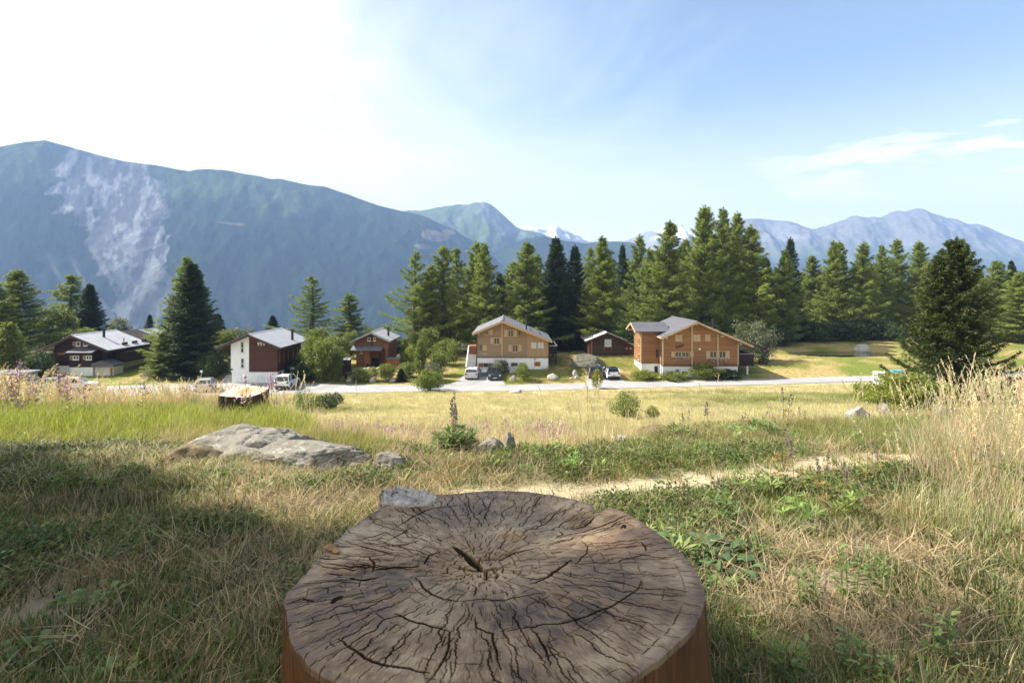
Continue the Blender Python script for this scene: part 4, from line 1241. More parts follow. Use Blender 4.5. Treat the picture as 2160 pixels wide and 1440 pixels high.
# balcony on the right side with white posts
h.side_balcony(h.lx(1557.5)+0.02, h.lx(1557.5)+2.55, 1.2, 7.5, h.lz(772), 1.45, m_wood_dark, m_metal_grey, [(h.lx(1557.5)+1.75, 1.4), (h.lx(1557.5)+0.5, 7.2), (h.lx(1557.5)+2.3, 7.2)], m_plaster, -0.9)

# ---------------------------------------------------------------- white and brown house
h = House('house', 536, 73.8, -12.8, 'tall house, half white plaster and half red brown boards, with grey tile roof')
A = (h.lx(531), h.lz(703)); L = (h.lx(463), h.lz(731.5)); Rr = (h.lx(599.5), h.lz(731))
h.wall([(487, 784.5), (525.6, 784.5), (525.6, 707), (487, 723)], 0, 8.2, m_plaster, 'plaster_wall')
h.wall([(525.6, 783.5), (585.5, 783.5), (585.5, 726.5), (531, 706), (525.6, 707.5)], -0.05, 8.2, m_wood_redbrown, 'board_wall')
h.wall([(488.5, 784.5), (584.5, 784.5), (584.5, 815), (488.5, 815)], 0.07, 8.1, m_plaster, 'plaster_base')
h.gable_roof(L, A, Rr, -1.1, 9.6, 0.16, m_roof_grey, 0.34, m_fascia)
MB().prism([(L[0]+0.1, L[1]-0.24), (A[0], A[1]-0.24), (Rr[0]-0.1, Rr[1]-0.24), (Rr[0]-0.1, Rr[1]-0.165), (A[0], A[1]-0.165), (L[0]+0.1, L[1]-0.165)], -1.0, 9.5).build('soffit', m_fascia, h.e)
h.pwindow(507.5, 515, 721, 744, mull=0, cross=True, frame=m_white_paint); h.pwindow(508, 515.5, 755, 776.5, mull=0, cross=True, frame=m_white_paint)
h.pwindow(541.5, 561.5, 720.5, 731.5, mull=0, frame=m_fascia, y=-0.05, curtain=m_curtain)
for (a, b_) in ((508, 517), (544, 553)):
    x0, x1, z0, z1 = h.lx(a), h.lx(b_), 0.3, h.lz(793)
    f = MB(); w = 0.035
    f.box(x0, x1, 0.045, 0.075, z1-w, z1).box(x0, x0+w, 0.045, 0.075, z0, z1-w).box(x1-w, x1, 0.045, 0.075, z0, z1-w)
    d_ = f.build('service_door', m_metal_grey, h.e)
    MB().box(x0+w, x1-w, 0.055, 0.072, z0, z1-w).build('door_leaf', m_plaster, d_)
MB().cyl((h.lx(489), -0.04, h.lz(779)), (0, 1, 0), 0.12, 0.1, 12).build('wall_vent', m_metal_dark, h.e)
xs_ = h.lx(585.5)
for k, yy in enumerate((0.8, 2.2, 3.7, 5.4, 6.9)):
    h.window(yy, yy+0.75, 2.55, 4.0, side=(xs_, 1), frame=m_wood_redbrown, sill=False)
    MB().box(xs_+0.01, xs_+0.06, yy-0.42, yy-0.04, 2.55, 4.0).build('shutter', m_wood_cabin, h.e)
MB().box(xs_+0.0, xs_+0.03, 0.6, 1.3, 0.55, 1.35).build('basement_window', m_glass, h.e)
MB().prism_x([(2.3, -0.3), (3.1, -0.3), (3.1, 1.2), (2.95, 1.5), (2.45, 1.5), (2.3, 1.2)], xs_-0.05, xs_+0.03).build('basement_door', m_black, h.e)
xf = h.lx(570); sl_r = (A[1]-Rr[1])/(Rr[0]-A[0])
h.flue(2.95, 5.2, A[1]-sl_r*(2.95-A[0])-0.3, A[1]-sl_r*(2.95-A[0])+1.35, 0.17)
h.side_balcony(xs_+0.02, xs_+1.5, 7.0, 13.0, 2.05, 1.0, m_wood_redbrown, m_metal_grey, [(xs_+1.35, 12.8), (xs_+1.35, 7.2)], m_wood_dark, 0.0)
stp = MB()
for k in range(4): stp.box(h.lx(487)-1.6, h.lx(487)-0.02, 0.6+0.4*k, 3.0, -0.2+0.17*k, 0.02+0.17*(k+1))
stp.build('entrance_steps', m_concrete, h.e)

# ---------------------------------------------------------------- dark chalet on the left
h = House('chalet', 169, 80.0, -12.6, 'dark stained timber chalet with pale sheet metal roof and black balcony')
A = (h.lx(160), h.lz(705)); L = (h.lx(91), h.lz(737.5)); Rr = (h.lx(239), h.lz(737))
h.wall([(115, 771), (226, 771), (226, 733), (160, 709), (115, 728)], 0, 13, m_wood_dark)
h.wall([(115.5, 771), (225, 771), (225, 800), (115.5, 800)], 0.06, 12.9, m_plaster, 'plaster_base')
h.gable_roof(L, A, Rr, -1.0, 8.2, 0.16, m_roof_metal, 0.36, m_fascia)
sl_r = (A[1]-Rr[1])/(Rr[0]-A[0])
h.pwindow(161, 170, 720.5, 729.5, frame=m_white_paint, mull=0); h.pwindow(176, 184.5, 720.5, 729.5, frame=m_white_paint, mull=0)
h.shutter(154, 160, 720.5, 729.5, m_wood_shed); h.shutter(185, 187.5, 720.5, 729.5, m_wood_shed)
h.panel(122, 137, 743.5, 748, m_wood_shed, 'name_board')
by = -1.5
h.wall([(163.5, 771), (212, 771), (212, 741), (163.5, 741)], by, 0.02, m_wood_dark, 'bay_wall')
h.wall([(164, 771), (211.5, 771), (211.5, 800), (164, 800)], by+0.06, 0.02, m_plaster, 'bay_base')
MB().prism_x([(by-0.5, h.lz(741.5)), (0.0, h.lz(733)), (0.0, h.lz(731.5)), (by-0.5, h.lz(740))], h.lx(160), h.lx(215)).build('bay_roof', m_roof_dark, h.e)
for (a, b_) in ((172, 184), (199, 210)):
    h.pwindow(a, b_, 747, 755.5, frame=m_white_paint, mull=1, y=by); h.shutter(a-6.5, a-0.5, 747, 755.5, m_wood_shed, y=by)
h.pwindow(152, 162, 744, 750, frame=m_white_paint, mull=0)
xe = h.lx(226)
MB().prism([(h.lx(209), h.lz(770)), (h.lx(256), h.lz(770)), (h.lx(255), h.lz(766.5)), (h.lx(229), h.lz(757.5)), (h.lx(211), h.lz(763))], -1.6, 0.9).build('porch_roof', m_roof_dark, h.e)
MB().box(h.lx(213), h.lx(252), -1.2, 0.8, -0.6, h.lz(770)).build('porch_wall', m_plaster_warm, h.e)
MB().box(h.lx(246), h.lx(250), -1.24, -1.18, -0.2, h.lz(773)).build('porch_door', m_wood_shed, h.e)
bal = h.side_balcony(xe+0.02, xe+1.7, 1.6, 12.5, h.lz(763)+0.15, 1.05, m_wood_dark, m_wood_dark, [], None)
for yy in (3.0, 5.2, 7.4, 9.6):
    h.window(yy, yy+1.2, h.lz(757)+0.6, h.lz(757)+2.0, side=(xe, 1), frame=m_wood_shed, mull=1, sill=False)
MB().box(xe+0.0, xe+0.04, 3.0, 12.8, -0.6, h.lz(771)).build('side_plaster', m_plaster_warm, h.e)
MB().box(xe+1.2, xe+4.4, 9.5, 9.62, h.lz(743)-0.06, h.lz(743)+0.06).build('awning_rail', m_white_paint, h.e)
rf_x = 2.4
h.flue(1.05, 3.2, A[1]-sl_r*(1.05-A[0])-0.3, A[1]-sl_r*(1.05-A[0])+1.2, 0.18)
h.flue(3.7, 3.6, A[1]-sl_r*(3.7-A[0])-0.2, A[1]-sl_r*(3.7-A[0])+0.75, 0.06)

# ---------------------------------------------------------------- rear chalet, only its roof shows
h = House('chalet', 268, 99.0, -12.4, 'pale metal roof of a chalet behind the dark timber chalet')
A = (h.lx(268), h.lz(699)); L = (h.lx(215), h.lz(722)); Rr = (h.lx(322), h.lz(724))
h.wall([(225, 775), (312, 775), (312, 723), (268, 704), (225, 721)], 0, 13, m_wood_dark)
h.gable_roof(L, A, Rr, -0.9, 11.0, 0.16, m_roof_metal, 0.36, m_fascia)
h.flue(3.1, 6.0, 3.2, 5.6, 0.16)

# ---------------------------------------------------------------- small brown cabin
h = House('cabin', 785, 85.0, -12.2, 'small red brown log cabin with grey roof and porch canopy above a lawn')
A = (h.lx(785), h.lz(699)); L = (h.lx(741), h.lz(719)); Rr = (h.lx(826), h.lz(717.5))
h.wall([(751, 737), (819.5, 737), (819.5, 716.5), (785, 701.5), (751, 716.5)], 0, 6.2, m_wood_cabin, 'gable_wall')
h.wall([(751.5, 737), (773, 737), (773, 775), (751.5, 775)], 0.0, 6.1, m_wood_cabin_v, 'board_wall')
h.wall([(773, 737), (812, 737), (812, 775), (773, 775)], 1.1, 6.1, m_wood_cabin, 'porch_back_wall')
h.wall([(812, 737), (819, 737), (819, 775), (812, 775)], 0.0, 6.1, m_wood_cabin, 'corner_wall')
h.gable_roof(L, A, Rr, -0.9, 6.9, 0.16, m_roof_grey, 0.26, m_metal_grey)
MB().box(h.lx(784), h.lx(786.2), -0.12, 0.02, h.lz(730), h.lz(702)).build('post', m_fascia, h.e)
h.pwindow(775.5, 782, 712, 719, frame=m_white_paint, mull=0); h.pwindow(787.5, 792.5, 711.5, 718.5, frame=m_white_paint, mull=0)
MB().prism_x([(-1.3, h.lz(737.5)), (0.05, h.lz(730)), (0.05, h.lz(728.8)), (-1.3, h.lz(736.4))], h.lx(744), h.lx(809)).build('porch_canopy', m_roof_slate, h.e)
h.pwindow(759.5, 765.5, 740, 745, frame=m_white_paint, mull=0)
for px_ in (766.5, 781.5): MB().box(h.lx(px_-0.9), h.lx(px_+0.9), -0.12, 0.05, 0, h.lz(737)).build('post', m_wood_cabin_v, h.e)
h.panel(768, 781, 738, 768, m_wood_shed, 'plank_door', 0.0, 0.04)
stp = MB()
for k in range(5): stp.box(h.lx(783), h.lx(796), 0.9-0.3*k, 1.25-0.3*k, -0.3, 1.1-0.22*k)
stp.build('porch_steps', m_wood_dark, h.e)
MB().bar((h.lx(797), 1.0, 2.0), (h.lx(806), -0.5, 1.0), 0.08).bar((h.lx(797), 1.0, 1.55), (h.lx(806), -0.5, 0.55), 0.06).build('porch_railing', m_wood_dark, h.e)
sl_r = (A[1]-Rr[1])/(Rr[0]-A[0])
h.flue(1.85, 2.6, A[1]-sl_r*(1.85-A[0])-0.3, A[1]-sl_r*(1.85-A[0])+1.15, 0.16)
h.flue(-2.1, 0.6, A[1]-0.46*(2.1)-0.3, A[1]-0.46*2.1+0.30, 0.07)
# fence box right of the cabin, woodshed left of it
e = empty('wood_store', (px2w(829, 760, 84).x, 84, -12.2), 0, 'low plank wood store with green cover right of the brown cabin', 'shed')
MB().box(-0.9, 0.9, 0, 1.2, -0.2, 1.15).build('plank_wall', m_wood_shed, e)
MB().prism_x([(-0.15, 1.16), (1.35, 1.30), (1.35, 1.38), (-0.15, 1.26)], -1.0, 1.0).build('cover', plain('green_tarpaulin', (0.12, 0.17, 0.15), 0.5), e)
e = empty('tool_shed', (px2w(728, 760, 83).x, 83, -12.4), 0, 'tiny dark shed with pale stepped roof left of the brown cabin', 'shed')
MB().box(-0.55, 0.5, 0, 1.4, -0.2, 1.35).build('plank_wall', m_wood_barn, e)
MB().prism_x([(-0.3, 1.36), (1.6, 1.62), (1.6, 1.70), (-0.3, 1.45)], -0.7, 0.7).build('roof', m_roof_old, e)

# ---------------------------------------------------------------- old barn and its lean-to
h = House('barn', 1280, 88.0, -11.85, 'little old dark log barn with stone slab roof behind the big boulder')
A = (h.lx(1279), h.lz(700)); L = (h.lx(1234), h.lz(718)); Rr = (h.lx(1325), h.lz(719))
h.wall([(1243, 760), (1318, 760), (1318, 717), (1279, 702.5), (1243, 716)], 0, 6.5, m_wood_barn)
h.gable_roof(L, A, Rr, -0.9, 7.2, 0.16, m_roof_old, 0.24, m_wood_barn)
h.pwindow(1275.5, 1289.5, 715.5, 730, frame=m_white_paint, pane=m_pale_glass, mull=0, fw=0.05)
for k in range(9):
    zz = 0.15+k*0.30
    MB().box(h.lx(1243)-0.22, h.lx(1243)+0.26, -0.28, 0.03, zz, zz+0.2).build('log_end', m_wood_cabin, h.e)
MB().box(h.lx(1247.5), h.lx(1249), -0.06, 0.02, 0, h.lz(717)).build('post', m_wood_light, h.e)
for px_ in (1274, 1290): MB().box(h.lx(px_-1), h.lx(px_+1), -0.14, 0.02, h.lz(740), h.lz(733)).build('wooden_peg', m_wood_cabin, h.e)
h.flue(h.lx(1293.5), 4.6, A[1]-1.0, A[1]+0.85, 0.14)
h.flue(h.lx(1250), 0.3, L[1]+0.1, L[1]+1.0, 0.06)
e = House('shed', 1331, 89.5, -11.85, 'orange plank lean-to attached to the right of the old barn')
e.e['category'] = 'shed'
e.wall([(1317.5, 760), (1345, 760), (1345, 731), (1317.5, 721)], 0, 5, m_wood_shed)
MB().prism([(e.lx(1316.5), e.lz(720.5)), (e.lx(1347), e.lz(731.5)), (e.lx(1347), e.lz(730)), (e.lx(1316.5), e.lz(718.8))], -0.7, 5.5).build('roof', m_roof_old, e.e)
for a in (1319.5, 1328): e.panel(a, a+4.2, 732.5, 736.5, m_pale_glass, 'window_pane')

# ---------------------------------------------------------------- small things along the road, left
e = empty('bin_shelter', (px2w(18, 790, 70).x, 70, Hs(px2w(18, 790, 70).x, 70)), 0, 'grey concrete shelter with flat roof at the left edge by the parking', 'shelter')
MB().box(-2.6, 1.6, 0, 2.4, 0, 1.75).build('concrete_wall', m_concrete, e)
MB().box(-2.9, 1.95, -0.35, 2.6, 1.75, 1.95).build('flat_roof', m_metal_grey, e)

def signpost(px, py, d, ph, w, hgt, name, label, sm, txt=None, off=0.0):
    p = on_ground(px, d)
    e = empty(name, p, 0, label, 'sign')
    MB().tube([(0, 0, -0.2), (0, 0, ph)], 0.03, 8).build('pole', m_metal_grey, e)
    s_ = MB().box(off-w/2, off+w/2, -0.06, -0.035, ph-hgt, ph).build('sign_plate', sm, e)
    if txt:
        tc = bpy.data.curves.new('lettering', 'FONT'); tc.body = txt; tc.size = hgt*0.5; tc.align_x = 'CENTER'; tc.align_y = 'CENTER'
        to = bpy.data.objects.new('lettering', tc); me = bpy.data.meshes.new_from_object(to); bpy.data.objects.remove(to)
        me.materials.clear(); me.materials.append(m_black)
        o = link_mesh('lettering', me, s_, (off, -0.065, ph-hgt/2)); o.rotation_euler = (R(90), 0, 0)
    return e
signpost(751, 822, 68.4, 1.75, 0.16, 0.45, 'road_marker', 'thin pole with small dark plate standing at the meadow edge of the road', m_metal_dark)
signpost(614, 787, 74.4, 2.0, 0.55, 0.27, 'parking_sign', 'small white parking sign on a pole beside the white off-roader', m_white_paint, 'P', 0.26)
signpost(425, 790, 72.6, 1.9, 0.3, 0.28, 'parking_sign', 'small pale sign on a pole behind the pale car near the tall dark spruce', m_white_paint, None, 0.0)
# ---------------------------------------------------------------- cars
def paint(name, col, rough=0.25, metal=0.0):
    m, nt, b = mk(name)
    nt.links.new(rampc(nt, noise(nt, objco(nt), 3.0, 3), [(0.3, tuple(k*0.93 for k in col)), (0.7, col)]), b.inputs['Base Color'])
    b.inputs['Roughness'].default_value = rough; b.inputs['Metallic'].default_value = metal
    b.inputs['Coat Weight'].default_value = 0.6; b.inputs['Coat Roughness'].default_value = 0.08
    return m
m_car_white = paint('white_car_paint', (0.78, 0.78, 0.78)); m_car_silver = paint('silver_car_paint', (0.52, 0.53, 0.53), 0.3, 0.5)
m_car_black = paint('blue_black_car_paint', (0.018, 0.021, 0.030)); m_car_dark = paint('dark_grey_car_paint', (0.035, 0.038, 0.045))
m_tyre = plain('tyre_rubber', (0.018, 0.018, 0.018), 0.9); m_rim = plain('alloy_rim', (0.32, 0.33, 0.34), 0.35, 0.8)
m_trim = plain('black_plastic_trim', (0.022, 0.022, 0.024), 0.65); m_tail = plain('red_tail_lamp_glass', (0.32, 0.015, 0.02), 0.15, spec=0.6)
m_head = plain('clear_headlamp_glass', (0.55, 0.58, 0.60), 0.1, spec=0.7); m_plate = plain('number_plate_white', (0.66, 0.66, 0.62), 0.5)
m_plate_o = plain('number_plate_orange', (0.62, 0.24, 0.08), 0.5)
m_carglass, nt, b = mk('dark_car_glass')
nt.links.new(rampc(nt, noise(nt, objco(nt), 1.5, 2), [(0.4, (0.010, 0.012, 0.015)), (0.6, (0.03, 0.035, 0.04))]), b.inputs['Base Color'])
b.inputs['Roughness'].default_value = 0.06; b.inputs['Specular IOR Level'].default_value = 0.7

def car(loc, heading, label, body_m, roof_m=None, L=4.4, Wd=1.82, Ht=1.6, style='suv', rails=False, open_boot=False, open_door=False, plate=None, tail=m_tail):
    """car with its nose towards local +y; profile stations (y, z) lofted with rounded shoulders and tumblehome"""
    e = empty('parked_car', loc, heading, label, 'car')
    hl = L/2; cl = 0.20
    if style == 'suv':
        deck, belt = 0.98, 1.04
        prof = [(-hl, 0.34), (-hl-0.02, 0.62), (-hl+0.02, 0.98), (-hl+0.08, belt+0.03), (hl-1.35, belt), (hl-0.35, 0.94), (hl-0.05, 0.78), (hl, 0.50), (hl-0.04, 0.30)]
        gh = [(-hl+0.06, belt), (-hl+0.32, Ht-0.08), (-hl+0.55, Ht), (hl-2.35, Ht), (hl-2.1, Ht-0.05), (hl-1.25, belt)]
    elif style == 'wagon':
        belt = 0.93
        prof = [(-hl, 0.34), (-hl-0.03, 0.60), (-hl+0.0, 0.90), (-hl+0.10, belt+0.03), (hl-1.35, belt), (hl-0.35, 0.80), (hl-0.05, 0.66), (hl, 0.45), (hl-0.04, 0.26)]
        gh = [(-hl+0.08, belt), (-hl+0.58, Ht-0.10), (-hl+0.85, Ht), (hl-2.45, Ht), (hl-2.15, Ht-0.06), (hl-1.15, belt)]
    else:   # van / people carrier
        belt = 1.02
        prof = [(-hl, 0.34), (-hl-0.02, 0.62), (-hl, 0.98), (-hl+0.06, belt+0.03), (hl-1.0, belt), (hl-0.3, 0.90), (hl-0.05, 0.72), (hl, 0.48), (hl-0.04, 0.28)]
        gh = [(-hl+0.04, belt), (-hl+0.20, Ht-0.08), (-hl+0.38, Ht), (hl-2.0, Ht), (hl-1.75, Ht-0.05), (hl-0.85, belt)]
    # lower body: profile extruded with rounded flanks
    ws = [(0.0, -0.10), (0.035, -0.02), (0.0, 0.0)]
    n = len(prof)
    V = []; F = []
    rows = [(-Wd/2+0.10, 0.965), (-Wd/2+0.02, 0.99), (-Wd/2, 1.0), (Wd/2, 1.0), (Wd/2-0.02, 0.99), (Wd/2-0.10, 0.965)]
    rows = [(-Wd/2+0.09, 0.93), (-Wd/2+0.015, 0.98), (-Wd/2+0.05, 1.0), (Wd/2-0.05, 1.0), (Wd/2-0.015, 0.98), (Wd/2-0.09, 0.93)]
    mb = MB()
    pr = prof
    for (x, k) in [(-Wd/2+0.12, 0.975), (-Wd/2, 0.955), (-Wd/2+0.0, 0.95)]: pass
    # section columns across the width
    xs = [-Wd/2, -Wd/2+0.06, -Wd/2+0.25, 0, Wd/2-0.25, Wd/2-0.06, Wd/2]
    ins = [0.16, 0.05, 0.0, -0.02, 0.0, 0.05, 0.16]       # nose/tail rounding in plan
    drop = [0.10, 0.02, 0.0, -0.012, 0.0, 0.02, 0.10]
    for x, i_, dr in zip(xs, ins, drop):
        for (y, z) in pr:
            yy = y-math.copysign(i_, y) if abs(y) > hl-0.5 else y
            zz = z-dr*(1 if z > 0.75 else 0)
            V.append((x, yy, zz))
    for a in range(len(xs)-1):
        for k in range(n):
            k2 = (k+1) % n
            F.append((a*n+k, a*n+k2, (a+1)*n+k2, (a+1)*n+k))
    F.append(tuple(range(n))); F.append(tuple(range((len(xs)-1)*n+n-1, (len(xs)-1)*n-1, -1)))
    mb.add(V, F)
    body = mb.build('body', body_m, e)
    # greenhouse: glass block with painted roof and pillars
    tb_ = 0.17
    def gx(z): return Wd/2-0.07-(z-belt)/(Ht-belt)*tb_
    V = []; F = []; m_ = len(gh)
    for sgn in (-1, 1):
        for (y, z) in gh: V.append((sgn*(gx(max(z, belt))-0.005), y, z-0.03))
    F = [tuple(range(m_)), tuple(range(2*m_-1, m_-1, -1))]+[(k, (k+1) % m_, (k+1) % m_+m_, k+m_) for k in range(m_)]
    gl = MB().add(V, F).build('side_glass', m_carglass, e)
    rf = MB()
    top = gh[1:-1]
    Vr = []
    for sgn in (-1, 1):
        for (y, z) in top: Vr.append((sgn*gx(z), y, z))
    k_ = len(top)
    Fr = [(k, k+1, k+1+k_, k+k_) for k in range(k_-1)]
    for sgn_i, sgn in enumerate((-1, 1)):
        pass
    Vr += [(v[0]*0.985, v[1], v[2]-0.07) for v in Vr]
    Fr += [tuple(x+2*k_ for x in f[::-1]) for f in Fr]
    for k in range(k_-1):
        Fr.append((k, k+2*k_, k+1+2*k_, k+1)); Fr.append((k+k_, k+1+k_, k+1+3*k_, k+3*k_))
    Fr.append((0, k_, 3*k_, 2*k_)); Fr.append((k_-1, 3*k_-1, 4*k_-1, 2*k_-1))
    rf.add(Vr, Fr)
    rf.build('roof', roof_m or body_m, e)
    pl = MB()
    for sgn in (-1, 1):
        def P(y, z, o=0.012): return Vector((sgn*(gx(max(z, belt))+o-0.01), y, z-0.02))
        pl.bar(P(*gh[0]), P(*gh[1]), 0.09, 0.13); pl.bar(P(*gh[-1]), P(*gh[-2]), 0.07, 0.08)
        ym = (gh[2][0]+gh[3][0])/2
        pl.bar(P(ym, belt), P(ym-0.05, Ht-0.03), 0.03, 0.09)
        yq = gh[0][0]+0.75
        pl.bar(P(yq, belt), P(yq+0.12, Ht-0.05), 0.03, 0.12)
    pl.build('pillars', body_m, e)
    # rear window and windscreen, proud of the glass block
    def quad_on(a, b_, name, inset=0.12, out=0.02):
        (ya, za), (yb, zb) = a, b_
        nrm = Vector((0, zb-za, -(yb-ya))).normalized()
        if name == 'rear_window' and nrm.y > 0: nrm = -nrm
        if name == 'windscreen' and nrm.y < 0: nrm = -nrm
        t0, t1 = 0.10, 0.92
        p0 = (ya+(yb-ya)*t0, za+(zb-za)*t0); p1 = (ya+(yb-ya)*t1, za+(zb-za)*t1)
        w0, w1 = gx(p0[1])-inset, gx(p1[1])-inset
        o = nrm*out
        vs = [Vector((-w0, p0[0], p0[1]-0.03))+o, Vector((w0, p0[0], p0[1]-0.03))+o, Vector((w1, p1[0], p1[1]-0.03))+o, Vector((-w1, p1[0], p1[1]-0.03))+o]
        vs += [v-o*1.5 for v in vs]
        MB().add(vs, [(0, 1, 2, 3), (7, 6, 5, 4), (0, 4, 5, 1), (1, 5, 6, 2), (2, 6, 7, 3), (3, 7, 4, 0)]).build(name, m_carglass, e)
    quad_on(gh[-1], gh[-2], 'windscreen')
    if not open_boot: quad_on(gh[0], gh[1], 'rear_window')
    # bumpers, sills, lamps, plates
    MB().box(-Wd/2+0.10, Wd/2-0.10, -hl-0.06, -hl+0.2, 0.28, 0.52).build('bumper', m_trim if style == 'suv' else body_m, e, bevel=0.03)
    MB().box(-Wd/2+0.10, Wd/2-0.10, hl-0.2, hl+0.05, 0.24, 0.46).build('bumper', m_trim if style == 'suv' else body_m, e, bevel=0.03)
    MB().box(-Wd/2-0.01, -Wd/2+0.08, -hl+1.1, hl-1.2, 0.22, 0.34).box(Wd/2-0.08, Wd/2+0.01, -hl+1.1, hl-1.2, 0.22, 0.34).build('sill', m_trim, e)
    for sx in (-1, 1):
        x0, x1 = sorted((sx*(Wd/2-0.38), sx*(Wd/2-0.09)))
        MB().box(x0, x1, -hl-0.035, -hl+0.16, belt-0.24, belt-0.06).build('tail_light', tail, e, bevel=0.02)
        MB().box(x0, x1, hl-0.26, hl-0.06, 0.62, 0.76).build('headlight', m_head, e, bevel=0.02)
        mx = sorted((sx*(Wd/2-0.06), sx*(Wd/2+0.15)))
        MB().box(mx[0], mx[1], hl-1.62, hl-1.50, belt+0.0, belt+0.13).build('wing_mirror', body_m, e, bevel=0.02)
        for wy in (-hl+0.80, hl-0.85):
            r = 0.34
            w = MB().cyl((sx*(Wd/2-0.10), wy, r), (1, 0, 0), r, 0.22, 20).build('wheel', m_tyre, e)
            MB().cyl((sx*(Wd/2+0.012), wy, r), (1, 0, 0), r*0.64, 0.02, 16).build('rim', m_rim, w)
            MB().cyl((sx*(Wd/2-0.04), wy, r+0.02), (1, 0, 0), r+0.055, 0.10, 20).build('wheel_arch', m_trim, e)
    pm = plate or m_plate
    MB().box(-0.26, 0.26, -hl-0.075, -hl-0.055, 0.60, 0.71).build('number_plate', pm, e)
    MB().box(-0.26, 0.26, hl+0.05, hl+0.07, 0.36, 0.46).build('number_plate', m_plate, e)
    MB().box(-0.45, 0.45, hl-0.03, hl+0.03, 0.56, 0.66).build('grille', m_trim, e)
    if rails:
        for sx in (-1, 1):
            MB().bar((sx*(gx(Ht)-0.05), gh[2][0]+0.1, Ht+0.05), (sx*(gx(Ht)-0.05), gh[3][0]-0.1, Ht+0.05), 0.05).build('roof_rail', m_metal_grey, e)
    if open_boot:
        y0, z0 = gh[2]
        t = MB().add([(-0.72, y0, z0), (0.72, y0, z0), (0.66, y0-0.95, z0+0.42), (-0.66, y0-0.95, z0+0.42), (-0.72, y0, z0-0.07), (0.72, y0, z0-0.07), (0.66, y0-0.98, z0+0.33), (-0.66, y0-0.98, z0+0.33)],
                     [(0, 1, 2, 3), (7, 6, 5, 4), (0, 4, 5, 1), (1, 5, 6, 2), (2, 6, 7, 3), (3, 7, 4, 0)]).build('boot_lid', body_m, e)
        MB().box(-0.70, 0.70, y0-1.05, y0-0.93, z0-0.02, z0+0.36).build('boot_lid_edge', m_trim, t)
    if open_door:
        dx = Wd/2
        d_ = MB().box(dx, dx+0.95, hl-1.62, hl-1.54, 0.34, belt).build('open_door', body_m, e, bevel=0.02)
        MB().bar((dx+0.02, hl-1.58, belt), (dx+0.18, hl-1.62, Ht-0.10), 0.05).bar((dx+0.18, hl-1.62, Ht-0.10), (dx+0.80, hl-1.62, Ht-0.12), 0.05).bar((dx+0.80, hl-1.62, Ht-0.12), (dx+0.92, hl-1.58, belt), 0.05).build('door_window_frame', m_trim, d_)
        MB().add([(dx+0.04, hl-1.57, belt), (dx+0.9, hl-1.57, belt), (dx+0.78, hl-1.61, Ht-0.13), (dx+0.19, hl-1.61, Ht-0.13)], [(0, 1, 2, 3)]).build('door_glass', m_pale_glass, d_)
    return e

def at_road(px, py):
    """ground point near the paved area seen at this pixel"""
    d = 70.0
    for _ in range(40):
        x = (px-1080)/1200*d
        z = Hs(x, d)+0.056
        d = d+0.6*((-z)*1200/(py-600)-d)
    return Vector(((px-1080)/1200*d, d, Hs((px-1080)/1200*d, d)+0.06))

def car_at(px, py, yaw, L, **kw):
    """(px,py): middle of the rear (or front) lower edge nearest to us; yaw 0 = nose pointing away"""
    p = at_road(px, py)
    f = Vector((-math.sin(yaw), math.cos(yaw), 0))
    near = 1 if math.cos(yaw) > 0 else -1
    c = p+f*near*(L/2)
    return car(c, yaw, L=L, **kw)
car_at(593.5, 823, R(2), 4.2, label='white boxy off-roader parked at the corner of the white and brown house', body_m=m_car_white, roof_m=m_car_white, Ht=1.70, Wd=1.82, style='suv', rails=True, tail=m_trim)
car_at(993.5, 801.5, R(-4), 4.6, label='silver estate car seen from behind, left of the open black car', body_m=m_car_silver, roof_m=m_car_white, Ht=1.46, Wd=1.80, style='wagon')  # white paint on the silver roof stands in for sunlight on it
car_at(1044, 803.5, R(183), 4.4, label='black car facing the road with its boot lid and one door open', body_m=m_car_black, Ht=1.52, Wd=1.84, style='wagon', open_boot=True, open_door=False)
car_at(1258, 800.5, R(2), 4.6, label='dark people carrier with grey roof rails parked below the boulder', body_m=m_car_dark, Ht=1.72, Wd=1.82, style='van', rails=True)
car_at(1295, 802, R(5), 4.15, label='white compact car with dark roof parked right of the dark people carrier', body_m=m_car_white, roof_m=m_car_black, Ht=1.56, Wd=1.80, style='suv', plate=m_plate_o, tail=m_trim)
car_at(70, 826, R(-62), 4.4, label='silver car half hidden by tall grass, leftmost on the parking', body_m=m_car_silver, Ht=1.52, style='wagon')
car_at(116, 824, R(-70), 4.4, label='pale car with bright roof just right of the leftmost silver car', body_m=m_car_white, Ht=1.50, style='wagon')
car_at(428, 828, R(20), 4.4, label='pale grey car behind grass near the tall dark spruce', body_m=m_car_silver, Ht=1.48, style='wagon')
# the open front door of the black car as a part on its passenger side
bc = [o for o in bpy.data.objects if o.get('label', '').startswith('black car facing')][0]
hl = 2.2; Wd = 1.84; belt = 0.93; Ht = 1.52
for sx, lab in ((1, None),):
    dx = Wd/2
    d_ = MB().box(dx, dx+0.98, hl-1.62, hl-1.53, 0.34, belt).build('open_door', m_car_black, bc, bevel=0.02)
    MB().bar((dx+0.02, hl-1.58, belt), (dx+0.20, hl-1.60, Ht-0.10), 0.05).bar((dx+0.20, hl-1.60, Ht-0.10), (dx+0.80, hl-1.60, Ht-0.12), 0.05).bar((dx+0.80, hl-1.60, Ht-0.12), (dx+0.94, hl-1.58, belt), 0.05).build('door_window_frame', m_trim, d_)
    MB().add([(dx+0.04, hl-1.575, belt), (dx+0.92, hl-1.575, belt), (dx+0.78, hl-1.595, Ht-0.13), (dx+0.21, hl-1.595, Ht-0.13)], [(0, 1, 2, 3)]).build('door_glass', m_pale_glass, d_)

